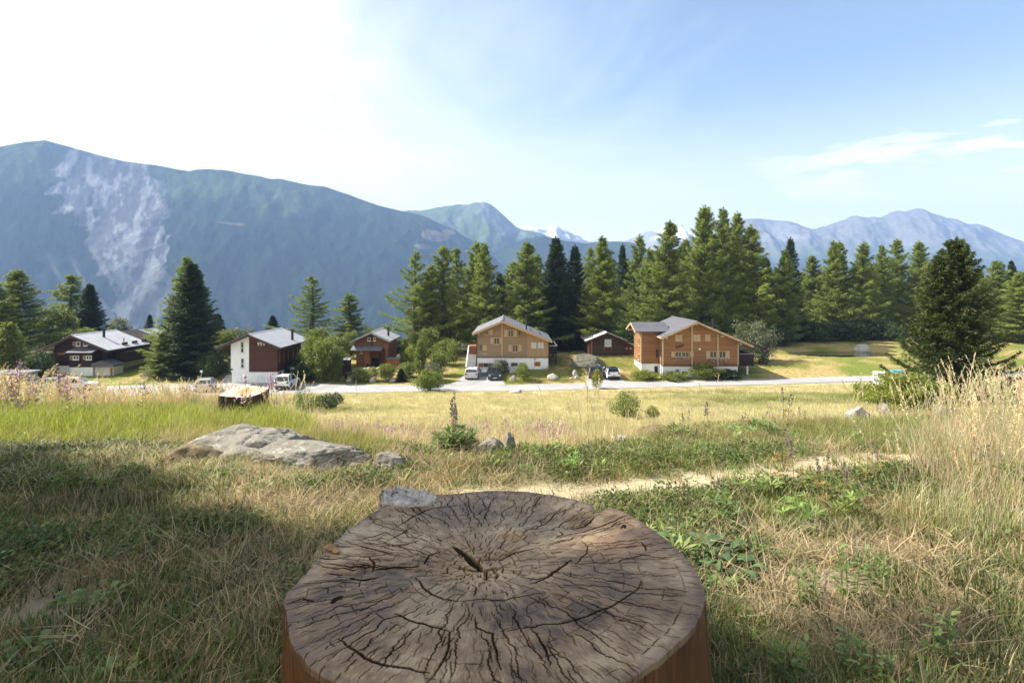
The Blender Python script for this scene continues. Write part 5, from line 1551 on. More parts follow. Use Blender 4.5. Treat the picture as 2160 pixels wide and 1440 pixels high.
# small pale trailer with a blue load behind the bush on the right
p = on_ground(1882, 62)
e = empty('trailer', p, R(-10), 'small white trailer with blue load, half hidden behind the green bush on the right', 'trailer')
MB().box(-1.7, 1.7, -0.8, 0.8, 1.55, 1.75).build('roof_board', m_white_paint, e)
MB().box(-1.6, 1.6, -0.75, 0.75, 0.45, 0.62).build('floor_board', m_white_paint, e)
for sx in (-1.55, 1.55):
    for sy in (-0.7, 0.7): MB().box(sx-0.06, sx+0.06, sy-0.06, sy+0.06, 0.62, 1.55).build('post', m_white_paint, e)
MB().box(-0.2, 1.3, -0.5, 0.5, 1.75, 2.0).build('blue_load', plain('blue_plastic', (0.12, 0.36, 0.62), 0.4, var=0.3), e, bevel=0.06)
for sx in (-0.7, 0.7): MB().cyl((sx, -0.82, 0.32), (0, 1, 0), 0.32, 0.18, 18).build('wheel', m_tyre, e)
# ---------------------------------------------------------------- the cut tree stump in front
TOPZ = -0.80
def top_pt(px, py, z=TOPZ):
    d = 1200*(-z)/(py-600)
    return ((px-1080)/1200*d, d)
OUT_PX = [(603, 1290), (597, 1270), (606, 1250), (628, 1226), (655, 1196), (690, 1158), (732, 1118), (772, 1090), (802, 1072), (822, 1056), (860, 1046), (905, 1042), (950, 1041), (1000, 1037), (1060, 1035), (1110, 1037), (1165, 1043), (1210, 1051), (1244, 1059), (1254, 1066), (1251, 1084), (1238, 1102), (1254, 1102), (1272, 1078), (1282, 1068), (1296, 1069), (1318, 1078), (1352, 1097), (1400, 1131), (1440, 1166), (1470, 1205), (1487, 1243), (1488, 1262), (1482, 1287), (1466, 1314), (1432, 1350), (1397, 1379), (1339, 1419), (1303, 1440), (1240, 1466), (1150, 1489), (1050, 1500), (950, 1496), (860, 1480), (780, 1460), (690, 1432), (652, 1405), (622, 1366), (609, 1338), (606, 1310)]
OUT = np.array([top_pt(*p) for p in OUT_PX])
PITH = np.array(top_pt(1012, 1188))
NTH, NR = 1800, 300

def stump_outline():
    th = np.linspace(-np.pi, np.pi, NTH, endpoint=False)
    rel = OUT-PITH
    ang = np.arctan2(rel[:, 1], rel[:, 0]); rad = np.hypot(rel[:, 0], rel[:, 1])
    Rr = np.full(NTH, 0.0)
    P = rel; Q = np.roll(rel, -1, 0)
    dx, dy = np.cos(th), np.sin(th)
    for p, q in zip(P, Q):
        e = q-p
        det = -dx*e[1]+dy*e[0]
        with np.errstate(divide='ignore', invalid='ignore'):
            t = (-p[0]*e[1]+p[1]*e[0])/det
            u = (dx*p[1]-dy*p[0])/det
            u = (dx*p[1]-dy*p[0])/(-(dx*e[1]-dy*e[0]))
        ok = (t > 0) & (u >= -1e-6) & (u <= 1+1e-6)
        Rr = np.where(ok, np.maximum(Rr, t), Rr)
    k = np.array([1, 2, 3, 2, 1.0]); k /= k.sum()
    Rp = np.concatenate([Rr[-2:], Rr, Rr[:2]])
    Ro = np.convolve(Rp, k, 'valid')
    return th, Ro+0.0035*fbm(np.cos(th)*24, np.sin(th)*24, oct=3, seed=91)

def make_stump():
    rng = np.random.default_rng(3)
    th, RO = stump_outline()
    S = 0.0009; G = 1560; org = np.array([PITH[0]+0.05-G*S/2, PITH[1]+0.0-G*S/2])
    D = np.zeros((G, G), np.float32)
    def stroke(pts, w0, w1=None, depth=1.0, jag=0.0):
        pts = np.asarray(pts, float)
        seg = np.hypot(*np.diff(pts, axis=0).T)
        n = max(2, int(seg.sum()/0.0016))
        s = np.concatenate([[0], np.cumsum(seg)]); u = np.linspace(0, s[-1], n)
        x = np.interp(u, s, pts[:, 0]); y = np.interp(u, s, pts[:, 1])
        if jag:
            kx = np.cumsum(rng.normal(size=n))*jag; ky = np.cumsum(rng.normal(size=n))*jag
            lin = np.linspace(0, 1, n); x = x+kx-kx[-1]*lin; y = y+ky-ky[-1]*lin
        t = np.linspace(0, 1, n)
        w = (w0 if w1 is None else w0+(w1-w0)*t)*np.sin(np.pi*np.clip(t*0.94+0.03, 0, 1))**0.45*(0.75+0.5*rng.random(n))
        for xi, yi, wi in zip(x, y, w):
            r = wi/2+S*1.4
            i0 = int((yi-r-org[1])/S); i1 = int((yi+r-org[1])/S)+2
            j0 = int((xi-r-org[0])/S); j1 = int((xi+r-org[0])/S)+2
            if i0 < 0 or j0 < 0 or i1 >= G or j1 >= G: continue
            yy = (np.arange(i0, i1)*S+org[1]-yi)[:, None]; xx = (np.arange(j0, j1)*S+org[0]-xi)[None, :]
            v = np.clip(1.0-(np.sqrt(xx*xx+yy*yy)-wi/2)/(S*1.3), 0, 1)*depth
            D[i0:i1, j0:j1] = np.maximum(D[i0:i1, j0:j1], v)
    def Rat(a): return np.interp(a, th, RO, period=2*np.pi)
    def radial(a, r0, r1, w, jag=0.0009, dep=1.0, drift=0.0):
        m = max(3, int((r1-r0)/0.02)+2)
        r = np.linspace(r0, r1, m)
        aa = a+np.cumsum(rng.normal(size=m))*0.006/np.maximum(r, 0.08)*0.8+drift*(r-r0)
        stroke(np.stack([PITH[0]+r*np.cos(aa), PITH[1]+r*np.sin(aa)], 1), w, None, dep, jag)
    def ring(a0, a1, r, w, jag=0.0009, dep=1.0):
        m = max(3, int(abs(a1-a0)*r/0.02)+2)
        a = np.linspace(a0, a1, m)
        sc = Rat(a)/np.mean(RO)
        rr = r*(0.45+0.55*sc)
        stroke(np.stack([PITH[0]+rr*np.cos(aa_), PITH[1]+rr*np.sin(aa_)], 1) if False else np.stack([PITH[0]+rr*np.cos(a), PITH[1]+rr*np.sin(a)], 1), w, None, dep, jag)
    # brick-like network: bands between growth rings, each cut into blocks with offset joints
    Rm0 = float(np.mean(RO))
    r = 0.035
    while r < 0.70:
        band = (0.016+0.05*r)*rng.uniform(0.7, 1.5)
        blk = 0.013+0.020*min(1, r/0.3)
        nb = max(7, int(2*np.pi*r/blk))
        a = -np.pi+rng.random()*0.3
        while a < np.pi:
            sc = 0.45+0.55*Rat(a)/Rm0
            da = 2*np.pi/nb*rng.uniform(0.35, 1.8)
            w = rng.choice([0.0013, 0.0019, 0.0025, 0.0034], p=[0.25, 0.35, 0.28, 0.12])
            if r*sc < Rat(a)*0.985 and rng.random() < 0.82:
                radial(a, r*sc, min(r*sc+band*sc*rng.uniform(0.7, 1.35), Rat(a)), w, 0.0006, rng.uniform(0.65, 1), rng.normal()*0.12)
            if r*sc < Rat(a)*0.97 and rng.random() < 0.40:
                ring(a, a+da*rng.uniform(0.6, 1.05), r, rng.choice([0.0013, 0.0018, 0.0025]), 0.0005, rng.uniform(0.65, 1))
            a += da
        r += band
    # hairline checks everywhere
    for k in range(1500):
        a = rng.uniform(-np.pi, np.pi); Rm = Rat(a); r0 = Rm*np.sqrt(rng.uniform(0.02, 0.95))
        radial(a, r0, min(r0+rng.uniform(0.008, 0.05), Rm), 0.0006, 0.0003, rng.uniform(0.25, 0.6))
    # long checks running to the rim
    for k in range(64):
        a = -np.pi+2*np.pi*(k+rng.random())/64; Rm = Rat(a)
        radial(a, Rm*rng.uniform(0.3, 0.7), Rm*rng.uniform(0.85, 1.0), rng.uniform(0.0018, 0.0036), 0.0010)
    # ring shakes and big splits measured on the photograph
    SIG = [([(1352, 1222), (1346, 1238), (1322, 1262), (1290, 1282), (1250, 1297), (1200, 1311), (1130, 1322), (1070, 1329)], 0.0046),
           ([(712, 1347), (745, 1368), (790, 1392), (822, 1402), (852, 1408), (905, 1418)], 0.0065),
           ([(832, 1293), (868, 1312), (905, 1322), (945, 1330)], 0.006), ([(876, 1212), (888, 1234), (908, 1250), (935, 1262), (966, 1266)], 0.0055),
           ([(966, 1266), (1010, 1264), (1060, 1268), (1110, 1258), (1150, 1250)], 0.0040),
           ([(1226, 1140), (1240, 1151), (1240, 1165), (1226, 1180), (1214, 1190)], 0.0038),
           ([(958, 1150), (978, 1160), (998, 1172), (1012, 1184), (1022, 1190)], 0.020), ([(985, 1165), (1005, 1178), (1015, 1186)], 0.026),
           ([(972, 1188), (1000, 1192), (1024, 1192), (1046, 1186)], 0.012), ([(1010, 1172), (1036, 1168), (1062, 1170), (1090, 1160), (1125, 1156)], 0.006),
           ([(1118, 1230), (1148, 1217), (1178, 1198), (1206, 1180)], 0.0075), ([(1098, 1212), (1130, 1222), (1150, 1216)], 0.005),
           ([(782, 1202), (830, 1196), (884, 1190)], 0.0065), ([(738, 1219), (770, 1222), (800, 1214)], 0.009), ([(690, 1188), (738, 1194), (790, 1189)], 0.005),
           ([(836, 1112), (870, 1092), (905, 1075), (965, 1066)], 0.0050), ([(820, 1140), (845, 1128), (872, 1112)], 0.005), ([(752, 1148), (790, 1158), (830, 1170)], 0.006),
           ([(894, 1186), (905, 1168), (930, 1160)], 0.006), ([(604, 1274), (640, 1264), (662, 1270)], 0.005), ([(700, 1272), (712, 1262), (722, 1258)], 0.014),
           ([(700, 1195), (745, 1198), (800, 1190)], 0.005), ([(712, 1210), (735, 1216), (768, 1224)], 0.008), ([(655, 1176), (700, 1180), (742, 1172)], 0.005), ([(688, 1205), (722, 1207)], 0.005), ([(765, 1136), (800, 1128), (815, 1122)], 0.005), ([(812, 1150), (850, 1151), (884, 1140)], 0.005), ([(640, 1232), (700, 1226), (760, 1230)], 0.004), ([(780, 1176), (790, 1190), (784, 1202)], 0.006),
           ([(1320, 1086), (1290, 1098), (1255, 1105), (1215, 1118), (1180, 1135)], 0.006), ([(1256, 1086), (1230, 1098), (1200, 1104)], 0.007),
           ([(1180, 1110), (1188, 1124), (1172, 1135)], 0.005), ([(1310, 1112), (1318, 1104), (1318, 1112)], 0.008), ([(1352, 1142), (1360, 1150), (1362, 1160)], 0.005),
           ([(1003, 1300), (1005, 1322), (1040, 1335), (1052, 1370), (1058, 1410)], 0.0050), ([(1128, 1330), (1150, 1372), (1160, 1400)], 0.005),
           ([(900, 1440), (930, 1400), (950, 1360), (948, 1330)], 0.0045), ([(1022, 1190), (1030, 1205), (1024, 1214)], 0.009), ([(1040, 1190), (1052, 1200), (1046, 1212)], 0.007)]
    for pts, w in SIG:
        stroke([top_pt(*p) for p in pts], w, None, 1.0, 0.0006)
    s = np.concatenate([np.linspace(0, 0.985, NR-8), [0.991, 0.9945, 0.9972, 0.999, 1.0, 1.0, 1.0, 1.0]])
    drop = np.concatenate([np.zeros(NR-8), [0.0002, 0.0005, 0.0010, 0.0020, 0.0036, 0.006, 0.010, 0.018]])
    A = th[:, None]; RR = RO[:, None]*s[None, :]
    X = PITH[0]+RR*np.cos(A); Y = PITH[1]+RR*np.sin(A)
    fx = np.clip((X-org[0])/S, 0, G-2); fy = np.clip((Y-org[1])/S, 0, G-2)
    ix = fx.astype(int); iy = fy.astype(int); tx = fx-ix; ty = fy-iy
    cr = D[iy, ix]*(1-tx)*(1-ty)+D[iy, ix+1]*tx*(1-ty)+D[iy+1, ix]*(1-tx)*ty+D[iy+1, ix+1]*tx*ty
    rel = RR/np.mean(RO)
    Z = TOPZ-0.018*np.exp(-(rel/0.22)**2)+0.006*fbm(X*4, Y*4, oct=3, seed=3)+0.0008*fbm(X*24, Y*24, oct=2, seed=4)
    # block-wise unevenness between cracks, worn furrow on the left, knot swelling
    Z = Z+0.0004*vnoise(A*24*np.ones_like(X), RR*28, None, 8)
    kx, ky = top_pt(1085, 1122)
    Z = Z+0.016*np.exp(-((X-kx)**2+(Y-ky)**2)/0.045**2)
    lx, ly = top_pt(735, 1205)
    Z = Z-0.014*np.exp(-((X-lx)/0.16)**2-((Y-ly)/0.035)**2)*(0.6+0.4*vnoise(X*40, Y*60))
    rx_, ry_ = top_pt(1215, 1105)
    Z = Z-0.018*np.exp(-((X-rx_)/0.11)**2-((Y-ry_)/0.07)**2)
    Z = Z-cr*(0.0010+0.024*np.exp(-(rel/0.16)**2))-drop[None, :]
    V = np.stack([X.ravel(), Y.ravel(), Z.ravel()], 1)
    ia = np.arange(NTH)[:, None]; ib = np.arange(NR-1)[None, :]
    a0 = (ia*NR+ib).ravel(); a1 = (((ia+1) % NTH)*NR+ib).ravel()
    F = np.stack([a0, a0+1, a1+1, a1], 1)
    tone = fbm(X*5, Y*5, oct=4, seed=14)
    side_ = np.clip((RR/RO[:, None]), 0, 1)
    m, nt, b = mk('weathered_varnished_end_grain')
    co = objco(nt)
    crk = attr(nt, 'crack').outputs['Fac']; ton = attr(nt, 'tone').outputs['Fac']; rim = attr(nt, 'rim').outputs['Fac']
    sub = nd(nt, 'ShaderNodeVectorMath', operation='SUBTRACT'); _set(nt, sub.inputs[0], co); sub.inputs[1].default_value = (PITH[0], PITH[1], 0)
    lx_, ly_, lz_ = sep(nt, sub.outputs[0])
    rad_ = mth(nt, 'SQRT', mth(nt, 'ADD', mth(nt, 'MULTIPLY', lx_, lx_), mth(nt, 'MULTIPLY', ly_, ly_)))
    wv = noise(nt, co, 5.0, 4, 0.6)
    ringv = mth(nt, 'SINE', mth(nt, 'ADD', mth(nt, 'MULTIPLY', rad_, 900.0), mth(nt, 'MULTIPLY', wv, 60.0)))
    ang_ = mth(nt, 'ARCTAN2', ly_, lx_)
    pv = nd(nt, 'ShaderNodeCombineXYZ'); _set(nt, pv.inputs[0], mth(nt, 'MULTIPLY', ang_, 34.0)); _set(nt, pv.inputs[1], mth(nt, 'MULTIPLY', rad_, 14.0))
    blk_ = attr(nt, 'block').outputs['Fac']
    ray = noise(nt, pv.outputs[0], 3.0, 5, 0.7)
    mot = noise(nt, co, 38.0, 6, 0.72)
    f = mth(nt, 'ADD', mth(nt, 'ADD', mth(nt, 'MULTIPLY', ray, 0.75), mth(nt, 'MULTIPLY', mot, 0.55)), mth(nt, 'ADD', mth(nt, 'MULTIPLY', mth(nt, 'SUBTRACT', blk_, 0.5), 0.26), mth(nt, 'MULTIPLY', ton, 0.35)))
    c = rampc(nt, f, [(0.40, (0.072, 0.040, 0.017)), (0.55, (0.165, 0.098, 0.043)), (0.70, (0.260, 0.166, 0.078)), (0.86, (0.39, 0.28, 0.155))])
    pur = noise(nt, co, 2.6, 4, 0.6)
    c = mixc(nt, mth(nt, 'MULTIPLY', smooth(nt, pur, 0.46, 0.62), 0.35), c, (0.150, 0.090, 0.050))
    c = mixc(nt, mth(nt, 'MULTIPLY', smooth(nt, noise(nt, co, 3.7, 3, 0.6, 0.4), 0.55, 0.7), 0.5), c, (0.17, 0.092, 0.036))
    c = mixc(nt, mth(nt, 'MULTIPLY', rim, 0.4), c, (0.085, 0.045, 0.033))
    pale = smooth(nt, noise(nt, co, 7.0, 5, 0.7, 0.8), 0.66, 0.76)
    c = mixc(nt, mth(nt, 'MULTIPLY', pale, 0.35), c, (0.30, 0.26, 0.21))
    c = mixc(nt, mth(nt, 'MULTIPLY', crk, 0.93, clamp=True), c, (0.009, 0.007, 0.006))
    nt.links.new(c, b.inputs['Base Color'])
    rgh = mth(nt, 'ADD', 0.27, mth(nt, 'ADD', mth(nt, 'MULTIPLY', mot, 0.34), mth(nt, 'MULTIPLY', crk, 0.5)))
    nt.links.new(rgh, b.inputs['Roughness'])
    nt.links.new(mth(nt, 'MULTIPLY', mth(nt, 'SUBTRACT', 1.0, crk, clamp=True), 0.38), b.inputs['Specular IOR Level'])
    bump(nt, b, mth(nt, 'ADD', mth(nt, 'MULTIPLY', ray, 0.6), mth(nt, 'ADD', mth(nt, 'MULTIPLY', mot, 0.35), mth(nt, 'MULTIPLY', blk_, 0.3))), 0.5, 0.003)
    e = empty('tree_stump', (0, 0, 0), 0, 'large varnished tree stump with cracked brown cut face, right in front', 'stump')
    me = np_mesh('cut_face', V, F, [m], True, {'crack': cr.ravel(), 'block': (0.5+0.5*vnoise(A*17*np.ones_like(X), RR*30, None, 8)).ravel(), 'tone': tone.ravel(), 'rim': sstep(side_, 0.95, 0.985).ravel()})
    link_mesh('cut_face', me, e)
    # side of the stump, down to the ground
    zs = np.concatenate([[TOPZ-0.018, TOPZ-0.03], np.linspace(TOPZ-0.05, -1.40, 26)])
    gro = fbm(np.cos(th)*7, np.sin(th)*7, oct=4, seed=19); grf = fbm(np.cos(th)*34, np.sin(th)*34, oct=3, seed=20)
    t = (TOPZ-zs)/0.6
    RRs = RO[:, None]*(1+0.05*t[None, :]**2)+(0.020*gro+0.004*grf)[:, None]*np.clip(t*3, 0, 1)[None, :]
    split = np.zeros(NTH)
    for k in range(60):
        a = rng.uniform(-np.pi, np.pi); d_ = np.abs((th-a+np.pi) % (2*np.pi)-np.pi)
        split = np.maximum(split, np.clip(1-d_/0.005, 0, 1)*rng.uniform(0.3, 1))
    RRs = RRs-0.012*split[:, None]*np.clip(t*8, 0, 1)[None, :]
    Xs = PITH[0]+RRs*np.cos(A); Ys = PITH[1]+RRs*np.sin(A); Zs = np.repeat(zs[None, :], NTH, 0)
    Zs = np.where(np.arange(len(zs))[None, :] == 0, Z[:, -1][:, None], Zs)
    n2 = len(zs); a0 = (ia*n2+np.arange(n2-1)[None, :]).ravel(); a1 = (((ia+1) % NTH)*n2+np.arange(n2-1)[None, :]).ravel()
    m2, nt, b = mk('varnished_orange_brown_stump_side')
    co = objco(nt)
    n1 = noise(nt, vscale(nt, co, (1, 1, 0.08)), 26.0, 6, 0.7); n2_ = noise(nt, co, 5.0, 4, 0.6)
    c = rampc(nt, mth(nt, 'ADD', mth(nt, 'MULTIPLY', n1, 0.7), mth(nt, 'MULTIPLY', n2_, 0.3)), [(0.3, (0.060, 0.024, 0.009)), (0.55, (0.150, 0.062, 0.021)), (0.8, (0.25, 0.125, 0.05))])
    flake = smooth(nt, noise(nt, vscale(nt, co, (1, 1, 0.22)), 14.0, 4, 0.6, 0.5), 0.66, 0.70)
    c = mixc(nt, mth(nt, 'MULTIPLY', flake, 0.6), c, (0.40, 0.30, 0.20))
    c = mixc(nt, mth(nt, 'MULTIPLY', attr(nt, 'split').outputs['Fac'], 0.9), c, (0.012, 0.008, 0.006))
    nt.links.new(c, b.inputs['Base Color']); b.inputs['Roughness'].default_value = 0.5
    bump(nt, b, n1, 0.7, 0.01)
    me = np_mesh('bark_side', np.stack([Xs.ravel(), Ys.ravel(), Zs.ravel()], 1), np.stack([a1, a1+1, a0+1, a0], 1), [m2], True, {'split': np.repeat(split[:, None], n2, 1).ravel()})
    link_mesh('stump_side', me, e)
    # weathered pale root burl on the far left of the rim
    m3, nt, b = mk('silvery_weathered_wood')
    co = objco(nt)
    g1 = noise(nt, vscale(nt, co, (1.0, 0.28, 1.0)), 60.0, 5, 0.7, 0.6); g2 = noise(nt, co, 13.0, 4, 0.6, 0.4)
    c = rampc(nt, g1, [(0.32, (0.16, 0.14, 0.115)), (0.5, (0.42, 0.385, 0.335)), (0.7, (0.62, 0.59, 0.54))])
    c = mixc(nt, mth(nt, 'MULTIPLY', smooth(nt, g2, 0.60, 0.66), 0.85), c, (0.035, 0.028, 0.022))
    nt.links.new(c, b.inputs['Base Color']); b.inputs['Roughness'].default_value = 0.8
    bump(nt, b, g1, 0.6, 0.008)
    cx_, cy_ = top_pt(864, 1056)
    nth_, nr_ = 220, 60
    t_ = np.linspace(0, 2*np.pi, nth_, endpoint=False)[:, None]; q = np.linspace(0, 1, nr_)[None, :]
    rad0 = 1+0.20*fbm(np.cos(t_)*1.7, np.sin(t_)*1.7, oct=3, seed=301)+0.10*np.abs(fbm(np.cos(t_)*6, np.sin(t_)*6, oct=2, seed=302))
    U = rad0*q*np.cos(t_); Vv = rad0*q*np.sin(t_)
    x_ = cx_+0.118*U+0.02*Vv; y_ = cy_+0.070*Vv-0.025*U
    flow = fbm(U*1.2+0.6*Vv, Vv*6+1.4*U*U, oct=4, seed=303)
    h_ = 0.010+0.016*(1-np.abs(flow)*1.8)+0.026*np.exp(-((U+0.75)/0.22)**2)*(0.6+0.8*vnoise(U*5, Vv*5))+0.034*np.exp(-((Vv-0.72-0.25*U)/0.16)**2)*np.exp(-((U+0.15)/0.5)**2)*(0.75+0.5*vnoise(U*9, Vv*3, None, 4))
    hol = np.exp(-((U-0.30)/0.30)**2-((Vv-0.05)/0.22)**2)
    h_ = h_-0.026*hol*(0.5+0.5*sstep(flow, -0.2, 0.2))
    h_ = h_-0.16*np.clip((q-0.80)/0.2, 0, 1)**1.6
    Vb = np.stack([x_.ravel(), y_.ravel(), (TOPZ-0.006+h_+0*U).ravel()], 1)
    ia_ = np.arange(nth_)[:, None]; ib_ = np.arange(nr_-1)[None, :]
    b0 = (ia_*nr_+ib_).ravel(); b1 = (((ia_+1) % nth_)*nr_+ib_).ravel()
    link_mesh('pale_burl', np_mesh('burl', Vb, np.stack([b0, b0+1, b1+1, b1], 1), [m3], True), e)
make_stump()

def blob_obj(name, specs, mat, label, cat_, seed=0, sub=3):
    bm = bmesh.new()
    for i, (c, s, rz) in enumerate(specs):
        g = bmesh.ops.create_icosphere(bm, subdivisions=sub, radius=1.0)
        co_ = np.array([v.co for v in g['verts']])
        dd = 1+0.22*fbm(co_[:, 0]*1.4+i*7, co_[:, 1]*1.4, co_[:, 2]*1.4, oct=3, seed=seed+i)
        co_ = co_*dd[:, None]*np.array(s)
        for v, q in zip(g['verts'], co_):
            v.co = (c[0]+q[0]*math.cos(rz)-q[1]*math.sin(rz), c[1]+q[0]*math.sin(rz)+q[1]*math.cos(rz), c[2]+q[2])
    me = bpy.data.meshes.new(name); bm.to_mesh(me); bm.free()
    me.polygons.foreach_set('use_smooth', [True]*len(me.polygons)); me.materials.append(mat)
    o = link_mesh(name, me)
    return tag(o, label, cat_)
m_fung = plain('tan_fungus_flesh', (0.30, 0.17, 0.08), 0.7, var=0.5, sc=40)
fx_, fy_ = top_pt(704, 1160)
blob_obj('bracket_fungus', [((fx_, fy_, TOPZ+0.004), (0.016, 0.010, 0.006), 0.2), ((fx_-0.022, fy_+0.012, TOPZ+0.003), (0.012, 0.009, 0.006), 0.5), ((fx_+0.012, fy_-0.014, TOPZ+0.005), (0.013, 0.011, 0.007), -0.3), ((fx_-0.008, fy_+0.020, TOPZ+0.004), (0.018, 0.008, 0.006), 0.1)], m_fung, 'cluster of small tan fungi on the left rim of the cracked stump', 'fungus', 3)

# ---------------------------------------------------------------- fresh cut stump on the left crest
def bark_stump():
    c0 = px2w(517, 823, 9.6)
    gz = Hs(c0.x, c0.y)-0.15
    e = empty('tree_stump', (c0.x, c0.y, gz), 0, 'dark barked stump with pale fresh cut top on the grassy crest at left', 'stump')
    nth = 260
    th = np.linspace(0, 2*np.pi, nth, endpoint=False)
    RO = 0.32*(1+0.06*np.sin(2*th+0.6)+0.10*fbm(np.cos(th)*2.2, np.sin(th)*2.2, oct=3, seed=71)+0.16*np.exp(-((np.cos(th)+0.8)**2+(np.sin(th)+0.45)**2)/0.12))
    fur = fbm(np.cos(th)*9, np.sin(th)*9, oct=4, seed=72)
    ht = c0.z-gz
    zs = np.linspace(0, 1, 30)
    Rm = RO[:, None]*(1+0.26*(1-zs[None, :])**2)+0.036*fur[:, None]*(1+0.3*np.sin(zs*9)[None, :])
    z_ = zs[None, :]*(ht+0.012*np.sin(th*3+1)[:, None]+0.045*np.sin(th)[:, None]-0.02)
    Rm = Rm+0.012*fbm(th[:, None]*9+0*z_, z_*14, oct=3, seed=73)
    V = np.stack([(Rm*np.cos(th)[:, None]).ravel(), (Rm*np.sin(th)[:, None]).ravel(), (z_+0*Rm).ravel()], 1)
    n = 30; ia = np.arange(nth)[:, None]; ib = np.arange(n-1)[None, :]
    a0 = (ia*n+ib).ravel(); a1 = (((ia+1) % nth)*n+ib).ravel()
    m, nt, b = mk('deeply_furrowed_dark_bark')
    co = objco(nt)
    nn = noise(nt, vscale(nt, co, (1, 1, 0.25)), 22, 5, 0.7)
    nt.links.new(rampc(nt, nn, [(0.3, (0.030, 0.020, 0.014)), (0.7, (0.115, 0.080, 0.055))]), b.inputs['Base Color']); b.inputs['Roughness'].default_value = 0.95
    bump(nt, b, nn, 0.8, 0.02)
    link_mesh('bark', np_mesh('bark', V, np.stack([a0, a1, a1+1, a0+1], 1), [m], True), e)
    Rt = Rm[:, -1]; rs = np.linspace(0, 1, 14)
    X = Rt[:, None]*rs[None, :]*np.cos(th)[:, None]; Y = Rt[:, None]*rs[None, :]*np.sin(th)[:, None]
    Z = z_[:, -1][:, None]*np.ones_like(X)*rs[None, :]+(ht-0.02)*(1-rs[None, :])+0.004
    V = np.stack([X.ravel(), Y.ravel(), Z.ravel()], 1); n = 14; ib = np.arange(n-1)[None, :]
    a0 = (ia*n+ib).ravel(); a1 = (((ia+1) % nth)*n+ib).ravel()
    m, nt, b = mk('fresh_sawn_pale_wood')
    co = objco(nt); x, y, z = sep(nt, co)
    r = mth(nt, 'SQRT', mth(nt, 'ADD', mth(nt, 'MULTIPLY', x, x), mth(nt, 'MULTIPLY', y, y)))
    rr = mth(nt, 'ADD', r, mth(nt, 'MULTIPLY', noise(nt, co, 6, 3), 0.10))
    c = rampc(nt, rr, [(0.05, (0.42, 0.19, 0.06)), (0.17, (0.50, 0.25, 0.09)), (0.22, (0.47, 0.37, 0.24)), (0.5, (0.52, 0.44, 0.32))])
    nt.links.new(c, b.inputs['Base Color']); b.inputs['Roughness'].default_value = 0.8
    link_mesh('cut_face', np_mesh('cut_face', V, np.stack([a0, a0+1, a1+1, a1], 1), [m], True), e)
bark_stump()
br = MB()
pA = px2w(408, 846, 9.3); pB = px2w(443, 866, 9.0)
br.tube([pA, pA.lerp(pB, 0.4)+Vector((0, 0, 0.02)), pB], [0.03, 0.035, 0.028], 8)
tag(br.build('fallen_branch', m_bark, None, True), 'dark broken branch lying in the grass left of the fresh cut stump', 'branch')
# ---------------------------------------------------------------- rocks
def rock_mat(name, c1, c2, lich=(0.42, 0.42, 0.36), dark=0.35):
    m, nt, b = mk(name)
    co = objco(nt)
    n1 = noise(nt, co, 2.2, 6, 0.65); n2 = noise(nt, co, 11.0, 5, 0.7); n3 = noise(nt, co, 34.0, 4, 0.7)
    c = rampc(nt, mth(nt, 'ADD', mth(nt, 'MULTIPLY', n1, 0.6), mth(nt, 'MULTIPLY', n3, 0.4)), [(0.32, c1), (0.66, c2)])
    c = mixc(nt, mth(nt, 'MULTIPLY', smooth(nt, n2, 0.54, 0.62), 0.7), c, lich)
    c = mixc(nt, mth(nt, 'MULTIPLY', smooth(nt, noise(nt, co, 5.5, 6, 0.7, 0.5), 0.55, 0.66), dark*2), c, (0.045, 0.043, 0.040))
    nt.links.new(c, b.inputs['Base Color']); b.inputs['Roughness'].default_value = 0.92; b.inputs['Specular IOR Level'].default_value = 0.2
    bump(nt, b, mth(nt, 'ADD', n2, mth(nt, 'MULTIPLY', n3, 0.6)), 0.7, 0.02)
    return m
m_rock = rock_mat('grey_lichened_granite', (0.125, 0.112, 0.085), (0.30, 0.275, 0.225), (0.40, 0.38, 0.31), 0.40)
m_rock_brown = rock_mat('brown_mossy_rock', (0.10, 0.075, 0.042), (0.22, 0.165, 0.095), (0.26, 0.22, 0.12), 0.3)
m_rock_pale = rock_mat('pale_sunbleached_rock', (0.30, 0.28, 0.25), (0.48, 0.46, 0.42), (0.42, 0.36, 0.24), 0.16)
ROCKS = [(-3.95, 8.0, 0.4, 0.4), (-3.72, 7.5, 0.36, 0.36), (-4.50, 9.5, 0.55, 0.55), (-4.33, 9.0, 0.5, 0.5), (-4.15, 8.5, 0.4, 0.5)]    # x, y, rx, ry : kept free of grass

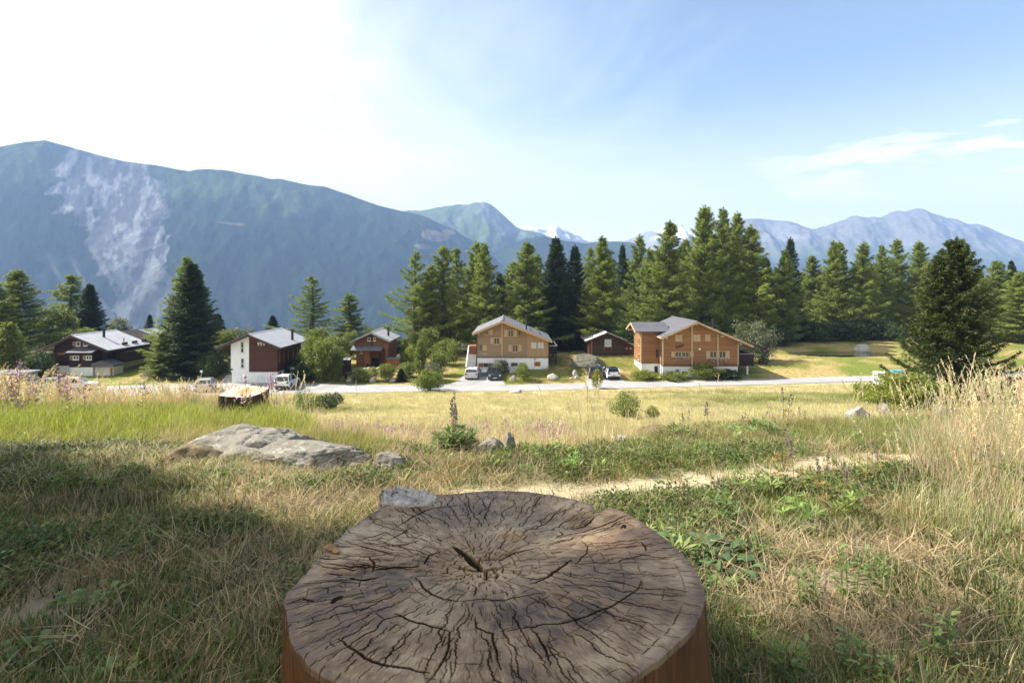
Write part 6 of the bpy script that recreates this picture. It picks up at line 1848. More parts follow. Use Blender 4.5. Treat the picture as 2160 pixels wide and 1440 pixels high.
def rock(name, loc, size, seed, mat, label, rz=0.0, facets=9, tilt=(0, 0), sub=4, amp=0.20, cat_='rock', group=None):
    bm = bmesh.new()
    bmesh.ops.create_icosphere(bm, subdivisions=sub, radius=1.0)
    co = np.array([v.co for v in bm.verts])
    rng = np.random.default_rng(seed)
    for k in range(facets):
        n = rng.normal(size=3); n[2] = abs(n[2])*0.8+0.05; n /= np.linalg.norm(n)
        d = rng.uniform(0.62, 0.9)
        ex = np.maximum(co@n-d, 0)
        co = co-ex[:, None]*n[None, :]*0.92
    f = fbm(co[:, 0]*1.3+seed, co[:, 1]*1.3, co[:, 2]*1.3, oct=5, seed=seed, gain=0.55)
    f2 = fbm(co[:, 0]*5+seed, co[:, 1]*5, co[:, 2]*5, oct=4, seed=seed+3)
    cr_ = np.abs(fbm(co[:, 0]*2.3+seed*3, co[:, 1]*2.3, co[:, 2]*2.3, oct=4, seed=seed+8))
    co = co*(1+amp*f+0.07*f2-0.10*np.exp(-cr_/0.05))[:, None]
    co = co*np.array(size)
    for v, q in zip(bm.verts, co): v.co = q
    me = bpy.data.meshes.new(name); bm.to_mesh(me); bm.free()
    me.polygons.foreach_set('use_smooth', [True]*len(me.polygons)); me.materials.append(mat)
    o = link_mesh(name, me, None, loc); o.rotation_euler = (tilt[0], tilt[1], rz)
    ROCKS.append((loc[0], loc[1], size[0]*0.66, size[1]*0.60))
    return tag(o, label, cat_, group)

def rock_at(px, d, w, dep, hh, seed, mat, label, sink=0.35, **kw):
    p = on_ground(px, d)
    return rock(kw.pop('name', 'rock'), (p.x, p.y, p.z+hh*(0.5-sink)*1.0), (w/2, dep/2, hh/2*1.35), seed, mat, label, **kw)

# outcrop beside the shelf edge
p = on_ground(512, 4.75)
rock('boulder', (p.x, p.y, p.z-0.05), (0.76, 0.56, 0.36), 11, m_rock, 'long low grey boulder with lichen, largest of the near outcrop on the left', rz=0.12, facets=14, sub=6, amp=0.13, cat_='boulder')
p = on_ground(655, 4.45)
rock('boulder', (p.x, p.y, p.z-0.01), (0.66, 0.32, 0.16), 12, m_rock, 'flat grey slab sloping down to the right of the largest near boulder', rz=-0.22, facets=10, sub=6, amp=0.14, cat_='boulder')
p = on_ground(430, 4.55)
rock('boulder', (p.x, p.y, p.z-0.07), (0.44, 0.36, 0.20), 13, m_rock_brown, 'brown mossy left shoulder of the near outcrop', rz=0.5, facets=9, sub=5, amp=0.14, cat_='boulder')
rock_at(672, 4.78, 0.24, 0.16, 0.12, 14, m_rock, 'small angular grey rock behind the flat slab', facets=14, sub=5)
rock_at(626, 4.95, 0.20, 0.12, 0.12, 24, m_rock_brown, 'small brown wedge of rock behind the near outcrop', facets=12, sub=5)
rock_at(742, 4.42, 0.26, 0.18, 0.12, 15, m_rock, 'dark sided grey rock between the slab and the stump', facets=14, sub=5)
rock_at(826, 4.28, 0.30, 0.20, 0.15, 16, m_rock, 'pointed grey rock just behind the pale burl of the stump', facets=14, sub=5, sink=0.2)
rock_at(775, 4.10, 0.16, 0.10, 0.06, 17, m_rock_pale, 'small pale flat stone in the grass below the slab', facets=9)
rock_at(1032, 4.72, 0.26, 0.12, 0.14, 18, m_rock, 'tilted dark grey slab at the edge of the meadow, left of the upright one', facets=14, tilt=(0.1, -0.5), sub=5, sink=0.1)
rock_at(1075, 4.85, 0.14, 0.10, 0.17, 19, m_rock, 'upright dark grey stone at the edge of the meadow', facets=14, sub=5, sink=0.1)
rock_at(1150, 4.75, 0.24, 0.16, 0.10, 20, m_rock_brown, 'low brown stone right of the upright stone at the meadow edge', facets=9)
rock_at(1204, 4.72, 0.10, 0.07, 0.06, 25, m_rock_pale, 'tiny pale stone at the meadow edge', facets=9)
rock_at(1238, 4.95, 0.14, 0.10, 0.10, 21, m_rock, 'small tilted grey stone below the weeds on the bank', facets=12)
rock_at(1312, 5.75, 0.30, 0.2, 0.18, 22, m_rock_pale, 'pale orange stained rock on the weedy bank', facets=10, sink=0.1)
rock_at(1382, 6.0, 0.42, 0.3, 0.22, 23, m_rock_brown, 'rounded rock overgrown with dry grass on the weedy bank', facets=6, sink=0.1)
rock_at(1282, 5.6, 0.14, 0.1, 0.1, 26, m_rock_pale, 'small white rock left of the orange stained rock', facets=10, sink=0.1)
rock_at(1690, 7.2, 0.46, 0.26, 0.16, 27, m_rock_brown, 'flat dark rock among weeds on the right bank', facets=12, sink=0.1)
rock_at(1805, 7.8, 0.36, 0.28, 0.36, 28, m_rock_pale, 'pale knobbly rock left of the big yellow green bush', facets=12, sink=0.0, sub=5)
rock_at(1995, 7.4, 0.34, 0.22, 0.22, 29, m_rock, 'dark grey rock behind the tall dry grass on the right', facets=12, sink=0.05)
rock_at(1868, 31.3, 0.8, 0.6, 0.5, 30, m_rock, 'grey stone half hidden inside the big yellow green bush', facets=10, sink=-0.2)
# far rocks
p = on_ground(1235, 80.5)
rock('boulder', (p.x, p.y, p.z+0.45), (3.0, 1.9, 1.45), 31, rock_mat('huge_grey_boulder_stone', (0.075, 0.072, 0.055), (0.19, 0.18, 0.14), (0.25, 0.235, 0.15), 0.4), 'huge grey boulder on the bank between the two timber chalets', facets=12, sub=5, amp=0.12, cat_='boulder')
p = on_ground(1818, 94.2)
rock('boulder', (p.x, p.y, POND_Z+0.15), (1.35, 1.1, 1.1), 32, m_rock_pale, 'rounded rock standing in the pond at the forest edge', facets=4, sub=4, amp=0.08, cat_='boulder')
FR = [(739, 75.2, 1.0, 0.65, 'white rock at the roadside below the purple shrub'), (787, 74.6, 0.95, 0.75, 'white rock at the roadside in the middle of the lawn edge'), (829, 75.0, 0.95, 0.6, 'grey white rock at the roadside beside the tiny spruce'),
      (1081, 77.6, 0.9, 0.9, 'upper pale stone beside the black car'), (1083, 75.0, 1.0, 0.85, 'lower pale stone beside the black car'), (1166, 75.4, 1.5, 0.9, 'rounded pale rock on the mound in front of the golden chalet'),
      (1213, 76.4, 0.75, 0.75, 'upright pale stone on the mound left of the people carrier'), (1206, 75.4, 0.7, 0.3, 'low flat pale stone below the upright stone on the mound'), (1217, 75.3, 0.7, 0.55, 'brownish stone at the foot of the upright stone on the mound'), (1090, 66.2, 1.5, 0.5, 'flat pale rock at the upper edge of the golden meadow'),
      (770, 82.5, 0.8, 0.4, 'leftmost pale stone before the brown cabin'), (779, 82.8, 0.6, 0.45, 'second pale stone from the left before the brown cabin'), (787, 82.6, 1.0, 0.35, 'long pale stone in front of the cabin door'), (798, 82.8, 0.9, 0.4, 'pale stone below the cabin steps'), (774, 82.0, 0.5, 0.25, 'smallest pale stone in the row before the brown cabin')]
for i, (px_, d, w, hh, lab) in enumerate(FR):
    rock_at(px_, d, w*1.15, w*0.8, hh, 40+i, m_rock_pale, lab, facets=10, sub=3, sink=0.15)
# ---------------------------------------------------------------- bushes and shrubs
BP = {
 'round': [Proto(make_bush(301, 2.4, 2.0, 5200, 0.13, m_bush), 'stems', 'foliage', (2.4, 2.0)), Proto(make_bush(302, 2.4, 2.0, 5000, 0.13, m_bush), 'stems', 'foliage', (2.4, 2.0))],
 'dark': [Proto(make_bush(303, 2.4, 2.0, 5200, 0.12, m_bush_dark), 'stems', 'foliage', (2.4, 2.0)), Proto(make_bush(304, 2.4, 2.0, 5200, 0.12, m_bush_dark, shape='dome'), 'stems', 'foliage', (2.4, 2.0))],
 'yellow': [Proto(make_bush(305, 2.4, 2.0, 5000, 0.12, m_bush_yel), 'stems', 'foliage', (2.4, 2.0))],
 'grey': [Proto(make_bush(306, 2.4, 2.4, 5200, 0.12, m_bush_grey, clump=60), 'stems', 'foliage', (2.4, 2.4)), Proto(make_bush(307, 2.4, 2.4, 1500, 0.10, m_bush_grey, clump=60, stems=26), 'stems', 'foliage', (2.4, 2.4))],
 'tall': [Proto(make_bush(308, 1.6, 3.2, 5600, 0.13, m_bush, shape='cone'), 'stems', 'foliage', (1.6, 3.2)), Proto(make_bush(309, 2.0, 3.0, 5800, 0.13, m_bush), 'stems', 'foliage', (2.0, 3.0))],
 'purple': [Proto(make_bush(310, 1.6, 2.0, 4200, 0.11, m_bush_purple, shape='cone'), 'stems', 'foliage', (1.6, 2.0))],
}
def bush(kind, idx, px, pyb, d, wpx, hpx, label, name='bush', group=None):
    """bush standing on the ground at photo column px, d metres away, wpx wide and hpx tall in the photo"""
    p = BP[kind][idx]
    g = on_ground(px, d)
    w = wpx/1200*d; hh = hpx/1200*d
    is_tree = ' tree' in label and 'broadleaf' in label or 'round tree' in label or 'tree crown' in label
    return p.place('broadleaf_tree' if is_tree else name, (g.x, g.y, g.z-0.05), w/p.size[0], hh/p.size[1], (px*1.7+d) % 6.28, label, 'tree' if is_tree else 'bush', group)
gB = 'garden and roadside bushes'
bush('tall', 1, 662, 800, 77.0, 60, 92, 'tall light green bush right beside the balcony of the white and brown house', group=gB)
bush('tall', 1, 688, 802, 75.2, 62, 96, 'largest light green bush on the roadside between the white house and the cabin', group=gB)
bush('dark', 0, 640, 800, 75.2, 56, 44, 'dark low bush in the shade just right of the white off-roader', group=gB)
bush('dark', 1, 617, 790, 77.5, 34, 36, 'dark bush against the side wall behind the white off-roader', group=gB)
bush('tall', 0, 712, 803, 75.4, 34, 58, 'narrow dark green shrub left of the purple shrub', group=gB)
bush('purple', 0, 732, 804, 75.4, 26, 46, 'purple leaved shrub at the lawn edge', group=gB)
bush('round', 1, 758, 806, 75.2, 44, 30, 'wide low green bush behind the thin road pole', group=gB)
bush('yellow', 0, 786, 804, 75.4, 26, 30, 'small loose yellow green bush in the middle of the lawn edge', group=gB)
bush('round', 0, 817, 806, 75.4, 40, 38, 'round dark green bush at the lawn edge left of the tiny spruce', group=gB)
bush('tall', 0, 886, 800, 76.5, 34, 84, 'tall slim green shrub right of the lawn', group=gB)
bush('round', 1, 905, 822, 68.2, 56, 46, 'dense grey green bush on the meadow side of the road', group=gB)
bush('grey', 0, 912, 806, 74.8, 50, 42, 'grey green bush just behind the one on the meadow side of the road', group=gB)
bush('round', 0, 942, 768, 86.0, 56, 56, 'round leafy bush left of the outside stairs', group=gB)
bush('tall', 1, 905, 760, 92.0, 50, 66, 'tall bush behind the round one left of the stairs', group=gB)
bush('round', 1, 872, 752, 95.0, 40, 50, 'bush in front of the gaunt larch trunk', group=gB)
bush('tall', 0, 853, 768, 88.0, 24, 52, 'narrow pointed shrub right of the wood store', group=gB)
bush('dark', 0, 832, 752, 93.0, 40, 44, 'dark bush behind the wood store', group=gB)
bush('tall', 1, 708, 766, 86.0, 56, 66, 'leafy bush behind the tiny dark shed', group=gB)
bush('tall', 1, 740, 752, 92.0, 36, 60, 'bush left of the cabin under the slim larch', group=gB)
bush('tall', 1, 668, 752, 94.0, 60, 62, 'broad bush below the open branched larch', group=gB)
bush('round', 1, 800, 722, 112.0, 70, 40, 'pale bush showing above the cabin roof', group=gB)
bush('grey', 0, 512, 716, 104.0, 62, 46, 'pale grey green tree crown left above the white and brown house', group=gB)
bush('round', 0, 478, 742, 92.0, 46, 60, 'bush between the dark spruce and the white house roof', group=gB)
bush('dark', 0, 442, 797, 76.5, 60, 60, 'dark bush left of the white and brown house', group=gB)
bush('dark', 1, 84, 782, 77.0, 64, 58, 'dark green bush left of the dark timber chalet', group=gB)
bush('tall', 1, 118, 712, 98.0, 70, 100, 'light green broadleaf tree behind the dark timber chalet', group=gB)
bush('tall', 1, 165, 712, 96.0, 84, 58, 'light green bush just above the dark chalet roof ridge', group=gB)
bush('grey', 0, 246, 702, 112.0, 56, 58, 'silvery green round tree behind the pale metal roof', group=gB)
tree('L', 2, 342, 700, 78, 66, 'larch_tree', 'young feathery light green larch in front of the tall pair', gL)
bush('tall', 0, 18, 770, 80.0, 80, 110, 'dense green shrub behind the concrete shelter', group=gB)
bush('round', 0, 1105, 800, 74.8, 30, 40, 'round green bush on the mound before the golden chalet', group=gB)
bush('grey', 0, 1053, 775, 77.8, 36, 28, 'pale bush against the white base behind the black car', group=gB)
bush('yellow', 0, 1259, 820, 68.6, 22, 42, 'small roadside shrub in front of the dark people carrier', group=gB)
bush('yellow', 0, 1486, 800, 73.6, 58, 36, 'rounded bush before the base of the big orange chalet', group=gB)
bush('round', 1, 1422, 804, 73.5, 56, 20, 'low bush strip at the left front of the big orange chalet', group=gB)
bush('dark', 1, 1532, 804, 73.8, 60, 22, 'low dark bush strip at the right front of the big orange chalet', group=gB)
bush('yellow', 0, 1360, 806, 74.6, 60, 20, 'low weedy bush left of the chalet wing', group=gB)
bush('grey', 0, 1578, 770, 84.0, 76, 90, 'pale grey green willow beside the big orange chalet', group=gB)
bush('grey', 1, 1612, 772, 83.0, 62, 84, 'half bare grey shrub right of the pale willow', group=gB)
bush('dark', 0, 1640, 752, 96.0, 66, 44, 'dark bush at the forest edge right of the half bare shrub', group=gB)
bush('tall', 1, 698, 786, 81.0, 52, 60, 'light green bush behind the largest roadside bush, right of the white house', group=gB)
bush('round', 0, 858, 798, 77.5, 44, 34, 'spreading light green bush at the right end of the lawn, behind the tiny spruce', group=gB)
bush('tall', 1, 926, 792, 79.0, 40, 52, 'light green bush between the lawn and the outside stairs', group=gB)
bush('yellow', 0, 866, 776, 86.0, 40, 40, 'yellow green bush below the gaunt larch, right of the wood store', group=gB)
rng = np.random.default_rng(77)
for i in range(14):
    px_ = 1000+i*88+rng.normal()*16
    bush('dark', i % 2, px_, 735, 101+rng.random()*6, 90, 46, 'dark undergrowth bush in the shade at the foot of the forest', group='undergrowth bushes along the forest')
# near bushes
nb_ = Proto(make_bush(331, 2.5, 1.5, 11000, 0.085, m_bush_yel, shape='dome', clump=120, stems=14), 'stems', 'foliage', (2.5, 1.5))
g = on_ground(1905, 33.0)
nb_.place('bush', (g.x, g.y, g.z-0.05), 165/1200*33/2.5, 92/1200*33/1.5, 0.6, 'big yellow green bush in front of the near spruce on the right', 'bush', gB)
nb2 = Proto(make_bush(332, 1.0, 1.0, 4200, 0.06, m_bush, clump=60, stems=10, wdt=0.32), 'stems', 'foliage', (1.0, 1.0))
g = on_ground(1322, 30.5)
nb2.place('bush', (g.x, g.y, g.z-0.05), 62/1200*30.5, 62/1200*30.5, 0.2, 'fresh green bush standing alone in the golden meadow on the right', 'bush', gB)
g = on_ground(1377, 30.0)
nb2.place('bush', (g.x, g.y, g.z-0.05), 28/1200*30, 34/1200*30, 2.2, 'little dark green bush right of the lone meadow bush', 'bush', gB)
g = on_ground(640, 37)
nb2.place('bush', (g.x, g.y, g.z-0.05), 60/1200*37, 50/1200*37, 1.2, 'feathery green clump at the meadow edge below the off-roader', 'bush', gB)
BP['dark'][0].place('bush', on_ground(688, 41), 60/1200*41/2.4, 36/1200*41/2.0, 1.0, 'brownish green bush right of the feathery clump', 'bush', gB)
BP['dark'][1].place('bush', on_ground(710, 48), 32/1200*48/2.4, 28/1200*48/2.0, 2.0, 'small round bush at the meadow edge right of the brownish one', 'bush', gB)
ts = on_ground(846, 75.2)
SPRUCE[0].place('spruce_tree', ts, 0.30, 28/1200*75.2/20, 1.0, 'tiny spruce at the roadside edge of the lawn', 'tree', gS)
# ---------------------------------------------------------------- grass and herbs (stuff)
def grass_mat(name, trans=0.38, rough=0.6):
    m, nt, b = mk(name)
    col = attr(nt, 'col', 'INSTANCER').outputs['Color']
    v = attr(nt, 'v').outputs['Fac']
    k = nd(nt, 'ShaderNodeCombineColor')
    f = mth(nt, 'ADD', 0.62, mth(nt, 'MULTIPLY', v, 0.76))
    for i in range(3): _set(nt, k.inputs[i], f)
    c = mixc(nt, 1.0, col, k.outputs[0], 'MULTIPLY')
    dry = attr(nt, 'dry').outputs['Fac']
    c = mixc(nt, dry, c, (0.46, 0.34, 0.19))
    nt.links.new(c, b.inputs['Base Color']); b.inputs['Roughness'].default_value = rough; b.inputs['Specular IOR Level'].default_value = 0.25
    tr = nd(nt, 'ShaderNodeBsdfTranslucent'); nt.links.new(mixc(nt, 1.0, c, (1.0, 1.05, 0.7), 'MULTIPLY'), tr.inputs['Color'])
    mx = nd(nt, 'ShaderNodeMixShader'); mx.inputs[0].default_value = trans
    nt.links.new(b.outputs[0], mx.inputs[1]); nt.links.new(tr.outputs[0], mx.inputs[2])
    nt.links.new(mx.outputs[0], nt.nodes['Material Output'].inputs['Surface'])
    return m
m_grass = grass_mat('grass_blades')
m_pink = plain('pink_willowherb_petals', (0.55, 0.26, 0.44), 0.7, var=0.3, sc=30)
m_white_fl = plain('white_flower_petals', (0.75, 0.75, 0.70), 0.7)

def tuft(seed, n, h0, h1, spread, w, lean, seg=3, curve=1.0, dryf=0.1, up=0.0):
    rng = np.random.default_rng(seed)
    a = rng.uniform(0, 6.283, n); r = spread*np.sqrt(rng.random(n))
    base = np.stack([r*np.cos(a), r*np.sin(a), np.full(n, -0.01)], 1)
    hh = rng.uniform(h0, h1, n)
    la = a+rng.normal(size=n)*1.2
    ln = lean*np.abs(rng.normal(size=n))*hh
    sd = np.stack([-np.sin(la), np.cos(la), np.zeros(n)], 1)
    tw = rng.uniform(-1, 1, n)[:, None]*np.stack([np.cos(la), np.sin(la), np.zeros(n)], 1)
    sd = sd+0.6*tw
    V = []; ts = np.linspace(0, 1, seg+1)
    for t in ts:
        p = base+np.stack([np.cos(la)*ln*t**(1+curve), np.sin(la)*ln*t**(1+curve), hh*(t-0.22*np.minimum(ln/hh, 1.6)*t*t)], 1)
        ww = w*(1-t)**0.7*(0.7+0.6*rng.random(n))[:, None] if t < 1 else np.zeros((n, 1))
        V.append(p-sd*ww*0.5)
        if t < 1: V.append(p+sd*ww*0.5)
    k = len(V)
    V = np.stack(V, 1)             # n,k,3
    F = []
    o = np.arange(n)[:, None]*k
    for s_ in range(seg-1):
        F.append(np.concatenate([o+2*s_, o+2*s_+1, o+2*s_+3, o+2*s_+2], 1))
    Ft = np.concatenate([o+2*(seg-1), o+2*(seg-1)+1, o+2*seg], 1)
    v = np.repeat(rng.random(n)[:, None], k, 1).ravel()
    dr = np.repeat((rng.random(n) < dryf)[:, None]*0.85, k, 1).ravel()
    return V.reshape(-1, 3), F+[Ft], {'v': v, 'dry': dr}

def proto_mesh(name, VFA, mats=None, mat_idx=None):
    V, F, A = VFA
    me = np_mesh(name, V, F, mats or [m_grass], False, A, mat_idx)
    return bpy.data.objects.new(name, me)

def stalks(seed, n, h0, h1, spread, lean, head=0.24, fluff=26, pink=False, stem_w=0.0035, hw=0.012, leaf=0):
    """tall stems with feathery seed heads (or pink flowers)"""
    rng = np.random.default_rng(seed)
    Vs = []; Fs = []; vv = []; dd = []; mi = []; b = 0
    dirl = rng.uniform(0, 6.28)
    for k in range(n):
        a = rng.uniform(0, 6.283); r = spread*math.sqrt(rng.random()); h = rng.uniform(h0, h1)
        la = dirl+rng.normal()*0.7; ln = lean*h*(0.5+rng.random())
        ts = np.linspace(0, 1, 7)
        P = np.stack([r*math.cos(a)+math.cos(la)*ln*ts**2, r*math.sin(a)+math.sin(la)*ln*ts**2, h*(ts-0.12*ts**2*ln/h)], 1)
        sd = np.array([-math.sin(la), math.cos(la), 0])*stem_w*0.5; sd2 = np.array([math.cos(la), math.sin(la), 0])*stem_w*0.5
        for s_ in (sd, sd2):
            V = np.stack([P-s_, P+s_], 1).reshape(-1, 3)
            i = np.arange(6)*2
            F = np.stack([i, i+1, i+3, i+2], 1)
            Vs.append(V); Fs.append(F+b); b += len(V); vv.append(np.full(len(V), 0.35+0.3*rng.random())); dd.append(np.full(len(V), 0.0)); mi.append(np.zeros(len(F)))
        t = 1-head*rng.random(fluff)
        Q = np.stack([np.interp(t, ts, P[:, i]) for i in range(3)], 1)
        tan = np.array([math.cos(la)*ln*1.6, math.sin(la)*ln*1.6, h]); tan /= np.linalg.norm(tan)
        prof = np.sin(np.pi*np.clip((1-t)/head*0.9+0.08, 0, 1))
        D = tan[None, :]*0.9+rng.normal(size=(fluff, 3))*(0.35 if not pink else 0.8)
        Q = Q+rng.normal(size=(fluff, 3))*hw*0.5*prof[:, None]
        l = (0.020 if not pink else 0.030)*(0.6+0.8*rng.random(fluff))
        V, F, A = leaves(Q, D, l, l*(0.28 if not pink else 0.8), 0.6+0.4*rng.random(fluff), rng, True)
        Vs.append(V); Fs.append(F+b); b += len(V); vv.append(A); dd.append(np.zeros(len(V))); mi.append(np.ones(len(F)) if pink else np.zeros(len(F)))
        if leaf:
            t = rng.uniform(0.12, 0.72, leaf)
            Q = np.stack([np.interp(t, ts, P[:, i]) for i in range(3)], 1)
            D = rng.normal(size=(leaf, 3)); D[:, 2] = np.abs(D[:, 2])*0.5+0.1
            V, F, A = leaves(Q, D, 0.075, 0.016, rng.random(leaf), rng, True)
            Vs.append(V); Fs.append(F+b); b += len(V); vv.append(A); dd.append((rng.random(leaf) < 0.3).repeat(4)*0.6); mi.append(np.zeros(len(F)))
    return np.concatenate(Vs), np.concatenate(Fs), {'v': np.concatenate(vv), 'dry': np.concatenate(dd)}, np.concatenate(mi)

def herb(seed, n, l0, l1, w, hh, spread, palm=0):
    """low broadleaf herb: leaves on short stalks; palm>0 makes hand-shaped lupine leaves"""
    rng = np.random.default_rng(seed)
    parts = []
    for k in range(n):
        a = rng.uniform(0, 6.283); r = spread*rng.random()**0.6
        p = np.array([r*math.cos(a), r*math.sin(a), hh*(0.25+0.75*rng.random())])
        if palm:
            m = palm
            aa = np.linspace(0, 6.283, m, endpoint=False)+rng.random()
            tl = rng.normal(size=2)*0.3
            D = np.stack([np.cos(aa), np.sin(aa), 0.35+0.3*rng.random(m)+tl[0]*np.cos(aa)+tl[1]*np.sin(aa)], 1)
            P = np.repeat(p[None, :], m, 0)
            l = rng.uniform(l0, l1)
            parts.append(leaves(P, D, l, l*0.2, np.clip(rng.random()+0.12*rng.normal(size=m), 0, 1), rng, True, flat=1.5))
            parts.append(leaves(np.array([[p[0]*0.3, p[1]*0.3, 0.0]]), np.array([p-np.array([p[0]*0.3, p[1]*0.3, 0])]), float(np.linalg.norm(p)), 0.006, np.array([0.3]), rng, True))
        else:
            D = np.array([[math.cos(a)+rng.normal()*0.4, math.sin(a)+rng.normal()*0.4, 0.35+rng.normal()*0.35]])
            parts.append(leaves(p[None, :], D, rng.uniform(l0, l1), w*rng.uniform(0.7, 1.2), rng.random(1), rng, True, flat=1.2))
    V, F, A = cat(parts)
    return V, F, {'v': A, 'dry': np.zeros(len(V))}

PROT = {
 'short': [proto_mesh('short_grass_tuft', tuft(401+i, 24, 0.025, 0.075, 0.055, 0.0056, 0.6, dryf=0.22)) for i in range(4)],
 'dry': [proto_mesh('matted_dry_grass_tuft', tuft(411+i, 24, 0.018, 0.055, 0.075, 0.0030, 1.7, curve=0.5, dryf=0.0)) for i in range(4)],
 'lush': [proto_mesh('long_grass_tuft', tuft(421+i, 28, 0.10, 0.24, 0.10, 0.0062, 0.5, dryf=0.10)) for i in range(4)],
 'meadow': [proto_mesh('meadow_grass_patch', tuft(431+i, 64, 0.16, 0.40, 0.42, 0.012, 0.45, dryf=0.0)) for i in range(4)],
 'mid': [proto_mesh('meadow_grass_tuft', tuft(441+i, 34, 0.13, 0.33, 0.16, 0.0055, 0.42, dryf=0.12)) for i in range(4)],
 'herb': [proto_mesh('broadleaf_herb', herb(451+i, 16, 0.03, 0.07, 0.022, 0.08, 0.07)) for i in range(3)],
 'clover': [proto_mesh('small_leaf_ground_cover', herb(461+i, 44, 0.010, 0.024, 0.012, 0.05, 0.085)) for i in range(3)],
 'lupine': [proto_mesh('lupine_leaf_clump', herb(471+i, 9, 0.045, 0.085, 0.02, 0.16, 0.11, palm=8)) for i in range(3)],
}
def sproto(name, *a, **k):
    V, F, A, mi = stalks(*a, **k)
    return proto_mesh(name, (V, F, A), [m_grass, m_pink], mi)
PROT['tall'] = [sproto('tall_dry_grass_stalks', 481+i, 4, 0.55, 0.95, 0.16, 0.2, head=0.24, fluff=44, hw=0.007) for i in range(4)]
PROT['seed'] = [sproto('seed_head_grass', 486+i, 4, 0.28, 0.58, 0.16, 0.28, head=0.24, fluff=34, hw=0.014, stem_w=0.0045) for i in range(4)]
PROT['willow'] = [sproto('pink_willowherb', 491+i, 2, 0.40, 0.75, 0.16, 0.08, head=0.34, fluff=16, pink=True, hw=0.055, stem_w=0.005, leaf=16) for i in range(3)]
for k_, l_ in PROT.items():
    for o in l_: pass

def scatter(name, kind, x, y, sc, col, rng, lift=0.0, tilt=0.12):
    """GN instances of one kind of tuft on the given ground points"""
    n = len(x)
    if n == 0: return
    z = H(x, y)+0.018*fbm(x*9, y*9, oct=3, seed=31)*(1-sstep(y, 9, 14))+lift
    me = bpy.data.meshes.new(name)
    me.vertices.add(n)
    me.vertices.foreach_set('co', np.stack([x, y, z], 1).astype(np.float32).ravel())
    at = me.attributes.new('rot', 'FLOAT_VECTOR', 'POINT')
    at.data.foreach_set('vector', np.stack([rng.normal(size=n)*tilt, rng.normal(size=n)*tilt, rng.uniform(0, 6.283, n)], 1).astype(np.float32).ravel())
    at = me.attributes.new('scl', 'FLOAT', 'POINT'); at.data.foreach_set('value', np.asarray(sc, np.float32))
    at = me.attributes.new('idx', 'INT', 'POINT'); at.data.foreach_set('value', rng.integers(0, len(PROT[kind]), n).astype(np.int32))
    at = me.attributes.new('col', 'FLOAT_COLOR', 'POINT'); at.data.foreach_set('color', np.concatenate([np.clip(col, 0, 1), np.ones((n, 1))], 1).astype(np.float32).ravel())
    o = link_mesh(name, me); tag(o, kind='stuff')
    me.materials.append(m_grass)
    if kind not in SCAT_COL:
        c = bpy.data.collections.new('tufts_'+kind)
        for p in PROT[kind]: c.objects.link(p)
        SCAT_COL[kind] = c
    g = bpy.data.node_groups.new(name+'_nodes', 'GeometryNodeTree')
    g.interface.new_socket('Geometry', in_out='INPUT', socket_type='NodeSocketGeometry')
    g.interface.new_socket('Geometry', in_out='OUTPUT', socket_type='NodeSocketGeometry')
    gi = g.nodes.new('NodeGroupInput'); go = g.nodes.new('NodeGroupOutput')
    ci = g.nodes.new('GeometryNodeCollectionInfo'); ci.inputs['Collection'].default_value = SCAT_COL[kind]
    ci.inputs['Separate Children'].default_value = True; ci.inputs['Reset Children'].default_value = True
    ip = g.nodes.new('GeometryNodeInstanceOnPoints'); ip.inputs['Pick Instance'].default_value = True
    def na(nm, dt):
        q = g.nodes.new('GeometryNodeInputNamedAttribute'); q.data_type = dt; q.inputs['Name'].default_value = nm
        return [s for s in q.outputs if s.enabled and s.name == 'Attribute'][0]
    e2r = g.nodes.new('FunctionNodeEulerToRotation')
    L_ = g.links.new
    L_(gi.outputs[0], ip.inputs['Points']); L_(ci.outputs[0], ip.inputs['Instance'])
    L_(na('idx', 'INT'), ip.inputs['Instance Index']); L_(na('rot', 'FLOAT_VECTOR'), e2r.inputs[0]); L_(e2r.outputs[0], ip.inputs['Rotation'])
    L_(na('scl', 'FLOAT'), ip.inputs['Scale']); L_(ip.outputs[0], go.inputs[0])
    md = o.modifiers.new('scatter', 'NODES'); md.node_group = g
    return o
SCAT_COL = {}

def wedge(n, y0, y1, rng, amax=1.12, power=1.0, left=None, right=None):
    """random ground points in the view wedge; power<1 favours the near part"""
    u = rng.random(n)
    y = (y0**(power+1)+(y1**(power+1)-y0**(power+1))*u)**(1/(power+1))
    lo = -amax if left is None else left; hi = amax if right is None else right
    x = rng.uniform(lo, hi, n)*y
    # carry the same growth on for a couple of metres past the sides of the wedge
    if y1 <= 12:
        for side in (-1, 1):
            edge = lo if side < 0 else hi
            if abs(edge) < 1.0: continue
            k = int(n*0.34*(2.0 if (left is not None or right is not None) else 1.0))
            u = rng.random(k)
            ye = (y0**(power+1)+(y1**(power+1)-y0**(power+1))*u)**(1/(power+1))
            x = np.concatenate([x, edge*ye+side*2.3*rng.random(k)]); y = np.concatenate([y, ye])
    return x, y

